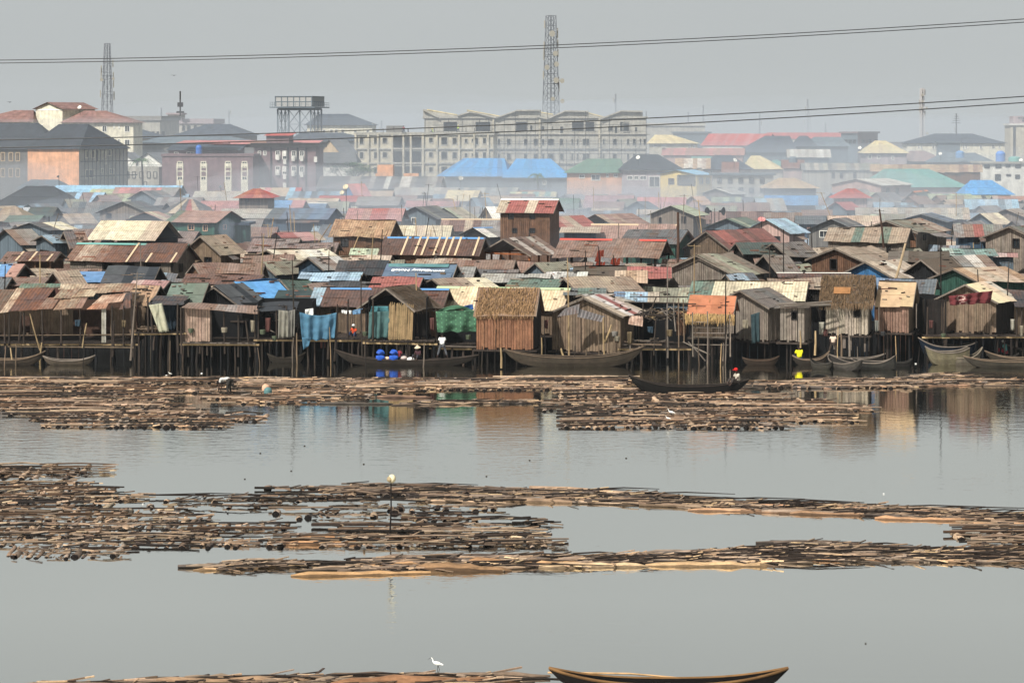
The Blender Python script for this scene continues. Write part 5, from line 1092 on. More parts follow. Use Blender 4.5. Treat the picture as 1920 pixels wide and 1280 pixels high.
for i in range(12):
    u = random.uniform(10, 1890); v = random.uniform(622, 640); mb = MB(); r_ = random.uniform(.14, .24); c_ = random.choice(['3c4c5c', '5c302c', '74706a', '2c2c2c', '464e3c', '7c7464'])
    mb.tube([(0, 0, 0), (0, 0, r_*1.1), (0, 0, r_*1.5)], [r_*.8, r_, r_*.95], 10, hx(c_)); mb.build('bucket', M['paint'], None, 'small dull plastic bucket standing on the waterfront decks', 'bucket', 'buckets on the waterfront decks', loc=P(u, v, 180.6))
# ------------------------------------------------------------------ aerial poles
random.seed(31)
PL = """154,361,158,378 128,364,132,378 110,400,100,432 92,405,92,425 337,338,340,400 420,342,425,378 396,385,396,398 404,384,403,398 543,384,546,430 538,397,541,430 551,397,552,432 588,420,590,450 621,418,598,452 644,390,646,413 670,395,670,412 649,355,650,390 495,438,492,495 520,435,515,470 502,420,503,440 513,408,508,440 700,436,697,490 717,430,713,500 625,440,626,462 675,436,667,455 617,470,617,495 678,340,679,366 804,345,801,376 796,360,793,386 798,362,799,386 753,384,754,415 849,372,856,400 858,367,858,376 870,363,867,383 881,365,881,410 890,388,890,410 905,388,903,410 909,361,912,407 932,345,940,375 933,388,933,405 779,408,781,445 804,408,798,445 811,420,818,445 760,428,758,445 829,417,829,442 808,430,808,445 1235,360,1235,390 1210,370,1210,395 1249,369,1244,388 1283,365,1281,430 1296,345,1302,385 1309,375,1316,450 1198,390,1198,410 1220,395,1221,420 1239,382,1238,400 1305,405,1315,445 1340,390,1340,412 1539,360,1556,402 1649,393,1655,440 1590,400,1590,415 1634,415,1634,450 1469,430,1470,505 1520,425,1522,460 1910,398,1905,425 1825,455,1826,482 1793,362,1793,388 1443,462,1443,520 1764,448,1764,525 1892,490,1890,540 1833,505,1835,535 1064,483,1065,545 1252,493,1252,545 1302,458,1302,525 1361,510,1361,555 1195,425,1195,446 491,437,492,495 548,487,550,545 677,515,678,582 780,512,781,540 633,570,632,600 263,455,264,490 75,476,75,530 10,498,10,520 258,510,254,560 1098,470,1098,500 1650,372,1650,390 992,430,992,450 1160,418,1160,450 1004,400,1004,430 370,330,371,352 1393,375,1394,400 1113,352,1113,378 1075,365,1076,390""".split()
for t in PL:
    u0, v0, u1, v1 = map(float, t.split(',')); D = DR(v1)+2.5; a, b = P(u0, v0, D), P(u1, v1, D)
    k = (b.z-.3)/max(.5, (a.z-b.z)); e = b+(b-a)*min(k, 3); e.z = max(e.z, .1)
    mb = MB(); c_ = jit(C(random.choice(['wmud', 'wgrey', 'wdark', 'bamboo'])), .2)
    mb.tube([(0, 0, 0), (a+e)/2-e+Vector((random.uniform(-.05, .05), 0, 0)), a-e], [.07, .055, .035], 5, c_)
    r = mb.build('pole', M['wood'], None, 'thin crooked wooden pole sticking up among the shack roofs', 'pole', 'thin poles among the shack roofs', loc=e)
    if random.random() < .3:
        m2 = MB(); q = a-e; m2.beam(q+Vector((-.5, 0, -.1)), q+Vector((.5, .1, -.15)), .03, .03, c_)
        for i in range(5): m2.beam(q+Vector((-.4+i*.2, -.2, -.12)), q+Vector((-.4+i*.2, .2, -.12)), .02, .02, c_)
        m2.build('aerial', M['steel'], r)
def bigpole(lab, u0, v0, u1, v1, D, r, c, name='pole'):
    a, b = P(u0, v0, D), P(u1, v1, D); mb = MB(); mb.tube([(0, 0, 0), (a-b)/2+Vector((.03, 0, 0)), a-b], [r, r*.9, r*.7], 6, C(c)); return mb.build(name, M['wood'], None, lab, 'pole', loc=b)
bigpole('thick pale bamboo leaning behind the blue gabled hut', 1698, 456, 1676, 535, 196, .11, 'c0a888')
bigpole('tall dark post rising beside the salmon roof', 1271, 398, 1271, 500, 220, .13, 'dbrown')
bigpole('tall dark leaning post before the tan and green corrugated roof', 1649, 392, 1657, 465, 232, .1, 'dbrown')
bigpole('weathered post in the water right of the thatched hut', 939, 652, 940, 690, 175, .08, 'bamboo')
bigpole('short mooring post beside the blue boat', 1738, 668, 1738, 705, 172, .06, 'wdark')
bigpole('pale mooring post beside the tall thatched hut', 1577, 625, 1578, 668, 174.5, .07, 'wplank')
bigpole('second pale mooring post beside the tall thatched hut', 1592, 628, 1593, 668, 174.3, .07, 'wgrey')
bigpole('pale post standing behind the man in yellow', 1500, 620, 1501, 652, 175, .06, 'bamboo')
bigpole('pale post at the right corner of the small grey hut', 1529, 620, 1528, 666, 175, .08, 'bamboo')
bigpole('pole with white bundle stuck in the near raft', 733, 903, 731, 1003, 103.6, .035, 'wdark')
for u, v, dd in ((1112, 462, 219), (1140, 478, 215)):
    r = bigpole('bare stick hung with rusty red rags, %s of the two' % ('taller' if u < 1130 else 'shorter'), u+10, v, u+12, v+50, dd, .05, 'wdark')
    for k in range(3):
        mb = MB()
        for i in range(6): a = random.uniform(-.3, .3); mb.poly([(a, 0, 1.9-k*.5), (a+.2, .05, 2.0-k*.5), (a+.15, .1, 1.4-k*.5), (a-.1, 0, 1.5-k*.5)], jit(hx('8a3c2c'), .3))
        mb.build('rag', M['cloth'], r)
# dishes and horns
def dish(lab, u, v, D, r, c, az=-20, el=35):
    r *= .4; p = P(u, v, D); rt = empty('satellite_dish', p, R(az), lab, 'satellite dish'); mb = MB(); n = 14
    rings = []
    for k in range(4):
        rr = r*k/3; rings.append([Vector((rr*math.cos(2*math.pi*i/n), -.25*r*(k/3)**2+.25*r, rr*math.sin(2*math.pi*i/n))) for i in range(n)])
    rot = Matrix.Rotation(R(-el), 3, 'X')
    for k in range(3):
        for i in range(n): mb.poly([rot @ rings[k][i], rot @ rings[k][(i+1) % n], rot @ rings[k+1][(i+1) % n], rot @ rings[k+1][i]], C(c))
    mb.build('reflector', M['steel'], rt, smooth=True); m2 = MB(); m2.tube([(0, .2, 0), (0, .3, -1.2-r)], .05, 5, C('wdark')); m2.beam(rot @ Vector((0, 0, -r)), rot @ Vector((0, -.9*r, 0)), .04, .04, C('wdark')); m2.build('mount', M['steel'], rt)
dish('white dish standing at the ridge of the dark villa roof', 1196, 295, 478, 1.0, 'white')
dish('larger cream dish left of the narrow blue gable', 648, 350, 386, 1.1, 'cream'); dish('lower cream dish left of the narrow blue gable', 641, 361, 384, .9, 'cream')
dish('white dish on the pink villa roof', 1378, 300, 510, 1.1, 'white', 30); dish('salmon red dish above the green gable roof', 1428, 411, 250, .95, 'pink', 0, 55)
dish('white dish on the grey hipped roof near the slate stair block', 1763, 288, 576, 1.0, 'white'); dish('white dish at the right edge rooftop', 1914, 300, 498, .9, 'white')
dish('small black dish against the orange end wall', 109, 331, 400, .55, 'black'); dish('pale dish beside the cream tower roof', 149, 201, 550, 1.1, 'white'); dish('white dish by the upper shop block', 1612, 277, 610, 1.1, 'white')
dish('dark dish against the mauve brick block', 413, 350, 390, .55, 'wslate'); dish('whitish dish in front of the first sky-blue hall', 829, 335, 440, 1.2, 'wconc'); dish('second whitish dish in front of the first sky-blue hall', 864, 334, 440, 1.1, 'wconc', 15)
for i, (u, sg) in enumerate(((1334, -1), (1348, 1))):
    mb = MB(); mb.tube([(0, 0, 0), (.25*sg, -.1, 0), (.5*sg, -.25, 0)], [.08, .16, .48], 12, C('black')); mb.tube([(0, 0, 0), (0, 0, -1.5)], .04, 5, C('wdark')); mb.build('horn_loudspeaker', M['steel'], None, 'black horn loudspeaker facing %s above the red-brown roof' % ('away from its twin to the west' if sg < 0 else 'away from its twin to the east'), 'loudspeaker', loc=P(u, 396, 285))
def tank(lab, u, v, D, r, h_, c, cone=True):
    mb = MB(); mb.tube([(0, 0, 0), (0, 0, h_*.75), (0, 0, h_*.92), (0, 0, h_)], [r, r, r*.7, r*.3], 14, C(c)); mb.build('water_tank', M['steel'], None, lab, 'water tank', loc=P(u, v, D))
tank('dark blue water tank on the grey hipped roof', 1800, 296, 578, 1.0, 1.6, 'blue'); tank('blue round topped tank on the white block', 1876, 303, 502, .95, 2.1, '5a80b8'); tank('pale teal tank lying low on the white block', 1902, 303, 503, 1.2, 1.0, 'teal')
tank('small blue tank on the mauve block terrace', 373, 290, 473, .6, 1.8, '2c60a8'); tank('dark slate tank on the red-brown roof', 1487, 305, 530, .9, 1.3, 'wslate')
# ------------------------------------------------------------------ masts and water tower
def mast(lab, u, vt, vb, wt, wb, D, c, seg=12, dishes=(), pan=0, th=.12, name='radio_mast'):
    px, zt = (u-960)*D/F, H-(vt-VH)*D/F; s = S(D); rt = empty(name, (px, D, 0), R(20), lab, 'radio mast'); wt, wb = wt/s/1.3, wb/s/1.3
    z1 = H-(vb-VH)*D/F
    def w_(z): return wt+(wb-wt)*min(1.3, max(0, (zt-z)/(zt-z1)))
    def cn(z, i): a = w_(z)/2; return Vector(((-a, a, a, -a)[i], (-a, -a, a, a)[i], z))
    zs = [zt*k/seg for k in range(seg+1)]
    for i in range(4):
        mb = MB(); mb.tube([cn(z, i) for z in zs], th, 4, C(c)); mb.build('leg', M['steel'], rt)
    mb = MB()
    for a, b in zip(zs, zs[1:]):
        for i in range(4):
            j = (i+1) % 4; mb.beam(cn(b, i), cn(b, j), th, th, C(c)); mb.beam(cn(a, i), cn(b, j), th*.7, th*.7, C(c)); mb.beam(cn(a, j), cn(b, i), th*.7, th*.7, C(c))
    mb.beam((0, 0, 0), (0, 0, zt), th*2.2, th*2.2, C(c)); mb.build('bracing', M['steel'], rt)
    for (du, v, r_) in dishes:
        mb = MB(); z = H-(v-VH)*D/F; mb.tube([(du/s, -w_(z)/2-.3, z), (du/s, -w_(z)/2-.9, z)], [r_*.45, r_*.65], 12, C('wconc')); mb.beam((0, -w_(z)/2, z), (du/s, -w_(z)/2-.3, z), th, th, C(c)); mb.build('antenna_dish', M['steel'], rt)
    for k in range(pan):
        z = zt*(.55+.42*random.random()); a = w_(z)/2+.7; sg = random.choice([-1, 1]); mb = MB(); mb.box(sg*a-.12, -.15, z-1, sg*a+.12, .1, z+1, C('wconc')); mb.beam((0, 0, z), (sg*a, 0, z), th*.8, th*.8, C(c)); mb.build('panel_antenna', M['steel'], rt)
    return rt
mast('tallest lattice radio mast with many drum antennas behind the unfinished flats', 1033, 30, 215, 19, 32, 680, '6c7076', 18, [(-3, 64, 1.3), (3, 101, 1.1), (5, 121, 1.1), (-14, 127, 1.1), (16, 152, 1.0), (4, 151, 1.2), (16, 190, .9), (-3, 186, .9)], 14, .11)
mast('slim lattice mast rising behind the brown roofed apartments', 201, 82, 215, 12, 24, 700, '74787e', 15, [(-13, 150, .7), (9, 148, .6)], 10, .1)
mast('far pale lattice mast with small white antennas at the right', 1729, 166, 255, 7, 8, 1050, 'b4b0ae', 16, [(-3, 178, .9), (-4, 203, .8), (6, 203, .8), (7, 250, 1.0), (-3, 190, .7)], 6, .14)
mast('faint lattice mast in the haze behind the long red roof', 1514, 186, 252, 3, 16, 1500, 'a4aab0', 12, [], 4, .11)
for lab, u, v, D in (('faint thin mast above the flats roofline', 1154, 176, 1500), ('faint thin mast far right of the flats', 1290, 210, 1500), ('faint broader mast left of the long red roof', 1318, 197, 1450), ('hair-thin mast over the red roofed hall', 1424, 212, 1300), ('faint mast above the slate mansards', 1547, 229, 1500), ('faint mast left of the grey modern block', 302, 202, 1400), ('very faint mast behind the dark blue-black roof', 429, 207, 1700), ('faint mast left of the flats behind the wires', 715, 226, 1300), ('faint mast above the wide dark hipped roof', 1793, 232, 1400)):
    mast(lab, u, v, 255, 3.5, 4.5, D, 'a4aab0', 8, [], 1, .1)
mb = MB(); mb.tube([(0, 0, 0), (0, 0, 6)], .12, 5, C('wdark'))
for k in range(4): mb.beam((-1.2+k*.2, 0, 3.4+k*.6), (1.2-k*.2, 0, 3.4+k*.6), .12, .12, C('wdark'))
mb.build('roof_aerial', M['steel'], None, 'comb-like aerial on the wide dark hipped roof', 'aerial', loc=P(1793, 254, 700))
mb = MB(); mb.tube([(0, 0, 0), (0, 0, 9)], .25, 5, C('wdark')); mb.box(-1.2, -.3, 2, 1.2, .3, 2.6, C('wdark')); mb.box(-.9, -.3, 4, .9, .3, 5.4, C('wdark')); mb.build('roof_aerial', M['steel'], None, 'dark cluster of antennas beside the roof box of the modern block', 'aerial', loc=P(338, 224, 818))
D = 620; rt = empty('water_tower', ((562-960)*D/F, D, 0), R(-14), 'steel panel water tower on a braced frame', 'water tower'); s = S(D); zt, zb = H-(182-VH)*D/F, H-(200-VH)*D/F
hw = 4.6
mb = MB(); mb.box(-hw, -hw, zb, hw, hw, zt, C('9a9a98')); tk = mb.build('tank', M['steel'], rt)
mb = MB()
for i in range(7):
    x = -hw+i*2*hw/6
    for y in (-hw-.06, hw+.06): mb.box(x-.08, y-.06, zb, x+.08, y+.06, zt+.05, C('wslate'))
    for y in (-hw-.06, hw+.06): mb.box(y-.06, x-.08, zb, y+.06, x+.08, zt+.05, C('wslate'))
mb.box(-hw-.14, -hw-.14, zt, hw+.14, hw+.14, zt+.15, C('wslate'))
for y in (-hw-.07, hw+.01): mb.box(-hw, y, (zb+zt)/2-.06, hw, y+.06, (zb+zt)/2+.06, C('wslate')); mb.box(y, -hw, (zb+zt)/2-.06, y+.06, hw, (zb+zt)/2+.06, C('wslate'))
mb.build('panel_ribs', M['steel'], tk)
mb = MB(); mb.box(-hw-1.1, -hw-1.1, zb-.35, hw+1.1, hw+1.1, zb-.1, C('wslate')); mb.box(-hw+.4, -hw+.4, zb-.9, hw-.4, hw-.4, zb-.36, C('wslate')); mb.build('platform', M['steel'], rt)
mb = MB()
for sx in (-1, 1):
    for k in range(8):
        t = -hw-1+(2*hw+2)*k/7; mb.beam((sx*(hw+1), t, zb-.1), (sx*(hw+1), t, zb+1), .06, .06, C('wslate')); mb.beam((t, sx*(hw+1), zb-.1), (t, sx*(hw+1), zb+1), .06, .06, C('wslate'))
    for z in (zb+.5, zb+1): mb.beam((sx*(hw+1), -hw-1, z), (sx*(hw+1), hw+1, z), .06, .06, C('wslate')); mb.beam((-hw-1, sx*(hw+1), z), (hw+1, sx*(hw+1), z), .06, .06, C('wslate'))
mb.build('railing', M['steel'], rt)
G = [-4.2, -1.4, 1.4, 4.2]
for x in G:
    for y in G:
        if abs(x) < 3 and abs(y) < 3: continue
        mb = MB(); mb.beam((x, y, 0), (x, y, zb-.6), .24, .24, C('wslate')); mb.build('leg', M['steel'], rt)
mb = MB(); zz = [zb-.8-k*(zb-.8)/6 for k in range(7)]
for a, b in zip(zz, zz[1:]):
    for p_, q_ in zip(G, G[1:]):
        for y in (-4.2, 4.2):
            for f1, f2 in (((p_, y), (q_, y)), ((y, p_), (y, q_))):
                mb.beam((*f1, a), (*f2, b), .09, .09, C('wslate')); mb.beam((*f2, a), (*f1, b), .09, .09, C('wslate')); mb.beam((*f1, b), (*f2, b), .1, .1, C('wslate'))
mb.build('bracing', M['steel'], rt)
# ------------------------------------------------------------------ cables
def cable(lab, pts, D, r):
    # quadratic through three points in the plane at depth D, carried on beyond the frame
    (x0, y0), (x1, y1), (x2, y2) = pts
    def q(x): return y0*(x-x1)*(x-x2)/((x0-x1)*(x0-x2))+y1*(x-x0)*(x-x2)/((x1-x0)*(x1-x2))+y2*(x-x0)*(x-x1)/((x2-x0)*(x2-x1))
    mb = MB(); pp = [P(x, q(x), D)-P(960, q(960), D) for x in range(-1500, 3600, 100)]
    mb.tube(pp, r, 6, hx('2c2e30')); mb.build('power_cable', M['steel'], None, lab, 'power cable', 'overhead power cables', loc=P(960, q(960), D))
cable('topmost thin overhead cable crossing the sky', [(0, 113), (960, 88), (1920, 36)], 62, .012)
cable('thin overhead cable just under the topmost one', [(0, 118.5), (960, 93.5), (1920, 42)], 61, .012)
cable('upper of the two thick cables crossing the town', [(0, 262.5), (960, 233.5), (1920, 181)], 58, .0135)
cable('lowest thick cable crossing in front of the roofs', [(0, 277), (960, 247), (1920, 192.5)], 57, .0135)
# ------------------------------------------------------------------ trees
def leafball(mb, c, r, n, sz, cols, sq=(1, 1, .6)):
    for i in range(n):
        d = Vector((random.gauss(0, 1), random.gauss(0, 1), random.gauss(0, 1))).normalized()*random.random()**.4
        p = Vector(c)+Vector((d.x*r*sq[0], d.y*r*sq[1], d.z*r*sq[2])); a = Vector((random.uniform(-1, 1), random.uniform(-1, 1), random.uniform(-.5, .5))).normalized(); b = a.cross(Vector((random.uniform(-1, 1), random.uniform(-1, 1), 1))).normalized(); s_ = sz*random.uniform(.5, 1.3)
        mb.poly([p-a*s_, p-b*s_*.5, p+a*s_, p+b*s_*.5], jit(random.choice(cols), .3))
D = 498; rt = empty('spreading_tree', ((655-960)*D/F, D, 0), 0, 'flat-topped feathery green tree before the unfinished flats', 'tree')
mb = MB(); mb.tube([(0, 0, 0), (.3, 0, 3), (0, 0, 5.5)], [.35, .28, .2], 7, C('wdark'))
cr = MB()
for i in range(15):
    a = random.uniform(-3.6, 3.9); z = 8.0+random.uniform(-.8, 1.9)*(1-abs(a)/5.5); mb.tube([(0, 0, 4.5), (a*.5, random.uniform(-1, 1), 6.6), (a, random.uniform(-1.5, 1.5), z)], [.15, .1, .04], 5, C('wdark')); leafball(cr, (a, random.uniform(-1.5, 1.5), z), 1.25, 150, .17, [hx('3c5a34'), hx('4f6c40'), hx('2e4a2c')], (1.2, 1, .42))
mb.build('trunk', M['wood'], rt); cr.build('crown', M['leaf'], rt)
def palm(lab, u, vt, vb, D, n=13, L=2.6):
    zt = H-(vt-VH)*D/F-1; rt = empty('palm_tree', ((u-960)*D/F, D, 0), 0, lab, 'palm tree'); mb = MB(); mb.tube([(0, 0, 0), (.2, 0, zt*.5), (0, 0, zt)], [.26, .2, .16], 7, C('wmud')); mb.build('trunk', M['wood'], rt)
    cr = MB()
    for i in range(n):
        a = i*2*math.pi/n+random.uniform(-.2, .2); h0 = random.uniform(.2, 1.1); pr = None
        for k in range(9):
            t = k/8; p = Vector((math.cos(a)*L*t, math.sin(a)*L*t, zt+h0*L*.8*t-1.25*L*t*t))
            if pr is not None:
                d = (p-pr).normalized(); sd = d.cross(Vector((0, 0, 1))).normalized(); w_ = .55*math.sin(math.pi*min(1, t+.12))
                for sg in (-1, 1):
                    for q in range(2): e = pr.lerp(p, q*.5); cr.poly([e, e+d*.12, e+sd*sg*w_+d*.3+Vector((0, 0, -.25)), ], jit(hx('46603a'), .3))
            pr = p
    cr.build('fronds', M['leaf'], rt)
palm('dark palm standing before the white gabled cottages', 266, 290, 318, 470, 14, 3.0)
palm('windblown palm in front of the second sky-blue hall', 1008, 318, 350, 470, 12, 2.6)
# ------------------------------------------------------------------ boats
random.seed(41)
def boat(lab, u0, u1, vw, hgt, beam, c, r0=.5, r1=.5, ci=None, yaw=0, D=None, thw=3, rim=None, cargo=None, name='canoe', blunt=0, z=None):
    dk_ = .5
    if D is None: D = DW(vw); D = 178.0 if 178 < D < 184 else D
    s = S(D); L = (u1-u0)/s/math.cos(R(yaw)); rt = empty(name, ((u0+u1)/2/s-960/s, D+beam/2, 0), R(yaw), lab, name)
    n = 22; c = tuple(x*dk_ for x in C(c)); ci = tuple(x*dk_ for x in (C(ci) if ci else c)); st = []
    for i in range(n+1):
        t = -1+2*i/n; a = abs(t); hb = beam/2*max(.03, (1-a**2.2)**.75) if not (blunt and t > 0) else beam/2*(1-.45*a**2)
        rise = (r0 if t < 0 else r1); top = hgt+rise*a**2.6; bot = -.16+((hgt+rise-.05+.16)*a**5 if not (blunt and t > 0) else .1*a**5)
        bot = min(bot, top-.05); st.append((t*L/2, hb, top, bot))
    def sec(x, hb, top, bot, k=0):
        hb = max(.01, hb-k); bot = bot+k*1.3; return [Vector((x, hb*q, bot+(top-bot)*zz)) for q, zz in ((-1, 1), (-.93, .55), (-.7, .14), (0, 0), (.7, .14), (.93, .55), (1, 1))]
    mb = MB()
    for A, B in zip(st, st[1:]):
        o1, o2, i1, i2 = sec(*A), sec(*B), sec(*A, .05), sec(*B, .05)
        for k in range(6):
            cc = jit(c, .1)
            mb.poly([o1[k], o1[k+1], o2[k+1], o2[k]], cc, [(k*.4, A[0]), (k*.4+.4, A[0]), (k*.4+.4, B[0]), (k*.4, B[0])]); mb.poly([i2[k], i2[k+1], i1[k+1], i1[k]], ci)
        mb.poly([o1[0], o2[0], i2[0], i1[0]], c); mb.poly([i1[6], i2[6], o2[6], o1[6]], c)
    if blunt: e = sec(*st[-1]); mb.poly(e, c)
    mb.build('hull', M['wood'], rt)
    for sg in (-1, 1):
        m2 = MB(); m2.tube([(x, sg*(hb), top+.01) for x, hb, top, bot in st], .045, 5, C(rim) if rim else jit(tuple(min(1, q*1.8) for q in c), .1)); m2.build('gunwale', M['wood'], rt)
    for k in range(thw):
        i = int(n*(k+1)/(thw+1)); x, hb, top, bot = st[i]; m2 = MB(); m2.box(x-.09, -hb+.04, top-.14, x+.09, hb-.04, top-.1, jit(tuple(q*1.4 for q in c), .1)); m2.build('thwart', M['wood'], rt)
    return rt
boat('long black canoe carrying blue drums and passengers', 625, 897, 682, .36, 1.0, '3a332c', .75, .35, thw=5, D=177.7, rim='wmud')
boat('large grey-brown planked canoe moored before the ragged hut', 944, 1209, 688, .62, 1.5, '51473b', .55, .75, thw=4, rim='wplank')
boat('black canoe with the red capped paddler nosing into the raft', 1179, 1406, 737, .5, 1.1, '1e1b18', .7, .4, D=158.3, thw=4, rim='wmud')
rt = boat('slim dark canoe with a bamboo pole inside at the bottom edge', 1030, 1481, 1305, .32, .95, '1e150f', .4, .4, thw=3, rim='86643f')
mb = MB(); D_ = DW(1289); mb.tube([P(1027, 1260, D_)-P(1027, 1260, D_), P(1180, 1262, D_+.1)-P(1027, 1260, D_), P(1330, 1275, D_+.5)-P(1027, 1260, D_)], .028, 6, C('d0a878')); mb.build('bamboo_pole', M['wood'], None, 'pale bamboo pole lying along the slim canoe', 'bamboo pole', loc=P(1027, 1260, D_))
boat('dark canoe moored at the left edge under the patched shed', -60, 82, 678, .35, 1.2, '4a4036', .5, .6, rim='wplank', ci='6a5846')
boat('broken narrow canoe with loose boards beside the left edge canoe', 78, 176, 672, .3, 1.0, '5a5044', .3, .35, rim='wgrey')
boat('small canoe half hidden under the deck below the blue tarpaulin', 500, 572, 662, .3, .8, '3a342c', .3, .4, D=180)
boat('dark canoe holding the person in yellow', 1487, 1557, 679, .35, .9, '3c342c', .3, .6, rim='wplank')
boat('small brown canoe left of the person in yellow', 1393, 1462, 680, .3, .9, '4a3c30', .2, .3, ci='6a5040')
boat('low canoe passing behind the wide skiff', 1555, 1662, 668, .3, .9, '3a3630', .3, .35, D=179.5, rim='wgrey')
boat('little weathered punt with green paint before the pointed skiff', 1522, 1562, 692, .3, .9, '4a463e', .35, .2, yaw=-30)
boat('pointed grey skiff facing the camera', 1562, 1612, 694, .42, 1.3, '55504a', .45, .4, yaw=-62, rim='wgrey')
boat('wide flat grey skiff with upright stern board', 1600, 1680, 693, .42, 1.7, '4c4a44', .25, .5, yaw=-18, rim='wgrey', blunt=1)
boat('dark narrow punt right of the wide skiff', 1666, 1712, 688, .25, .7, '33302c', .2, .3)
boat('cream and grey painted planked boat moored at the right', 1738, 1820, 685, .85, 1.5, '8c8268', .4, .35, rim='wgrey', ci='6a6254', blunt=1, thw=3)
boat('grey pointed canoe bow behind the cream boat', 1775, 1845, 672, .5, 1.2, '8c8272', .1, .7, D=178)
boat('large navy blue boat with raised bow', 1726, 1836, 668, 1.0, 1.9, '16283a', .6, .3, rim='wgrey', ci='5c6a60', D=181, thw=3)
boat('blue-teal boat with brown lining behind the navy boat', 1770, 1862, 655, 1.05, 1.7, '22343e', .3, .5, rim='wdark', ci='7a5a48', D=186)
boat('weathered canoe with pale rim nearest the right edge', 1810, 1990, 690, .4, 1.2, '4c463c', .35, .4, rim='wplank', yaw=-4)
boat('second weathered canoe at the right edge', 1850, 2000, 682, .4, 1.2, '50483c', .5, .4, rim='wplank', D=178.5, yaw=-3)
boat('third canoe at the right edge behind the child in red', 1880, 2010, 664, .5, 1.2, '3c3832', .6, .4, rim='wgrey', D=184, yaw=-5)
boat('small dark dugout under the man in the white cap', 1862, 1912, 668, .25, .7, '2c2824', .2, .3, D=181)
for u, c_, lab in ((713, '2050ac', 'first blue plastic drum lying in the long black canoe'), (738, '2050ac', 'second blue plastic drum lying in the long black canoe')):
    mb = MB(); mb.tube([(0, -.35, .0), (.02, -.3, .3), (.02, -.2, .5), (.05, -.1, .62)], [.29, .31, .3, .24], 14, C(c_)); mb.tube([(0, -.33, .14), (0, -.33, .17)], .312, 14, C(c_)); mb.build('plastic_drum', M['paint'], None, lab, 'drum', 'blue drums in the long black canoe', loc=P(u, 675, 178.3), smooth=True)
for u, v, c_, w_, lab in ((726, 672, 'd8b898', 12, 'pale tan sack between the blue drums'), (757, 671, 'b8a8a0', 14, 'grey sack right of the blue drums'), (770, 674, 'd8d8d4', 16, 'white sacks near the middle of the long canoe')):
    mb = MB(); mb.sphere((0, 0, 0), w_/27/2, C(c_), 12, 7, (1, .8, .6)); o = mb.build('sack', M['cloth'], None, lab, 'sack', loc=P(u, v, 178.2), smooth=True)
# ------------------------------------------------------------------ people and birds
def skin(name, nodes, edges, material, parent, root=0, sub=1):
    me = bpy.data.meshes.new(name); me.from_pydata([n[:3] for n in nodes], edges, []); o = bpy.data.objects.new(name, me); col.objects.link(o); o.parent = parent
    o.modifiers.new('Skin', 'SKIN'); sv = me.skin_vertices[0].data
    for i, n in enumerate(nodes): r = n[3]; sv[i].radius = (r, n[4] if len(n) > 4 else r); sv[i].use_root = (i == root)
    s_ = o.modifiers.new('Sub', 'SUBSURF'); s_.levels = sub; s_.render_levels = sub; me.materials.append(material); return o
POSE = {
 'stand': dict(pe=(0, 0, .92), ch=(0, .0, 1.24), nk=(0, 0, 1.43), hd=(0, .03, 1.6), sh=(.18, 0, 1.38), el=[(-.25, .06, 1.14), (.25, .06, 1.14)], wr=[(-.2, .26, 1.02), (.2, .26, 1.02)], hp=(.1, 0, .9), kn=[(-.22, .05, .5), (.24, .05, .5)], an=[(-.34, 0, .08), (.36, 0, .08)], ft=(0, .16, -.04)),
 'bend': dict(pe=(0, 0, .9), ch=(0, .36, 1.0), nk=(0, .56, .9), hd=(0, .68, .78), sh=(.18, .5, .92), el=[(-.2, .56, .62), (.2, .56, .62)], wr=[(-.18, .62, .36), (.18, .62, .36)], hp=(.1, 0, .86), kn=[(-.16, .1, .46), (.16, .08, .46)], an=[(-.18, 0, .08), (.18, 0, .08)], ft=(0, .16, -.04)),
 'sit': dict(pe=(0, 0, .2), ch=(0, .06, .52), nk=(0, .1, .7), hd=(0, .14, .88), sh=(.18, .08, .66), el=[(-.24, .18, .42), (.24, .18, .42)], wr=[(-.14, .4, .34), (.14, .4, .34)], hp=(.1, .05, .18), kn=[(-.2, .45, .42), (.2, .45, .42)], an=[(-.18, .62, .06), (.18, .62, .06)], ft=(0, .14, -.03)),
}
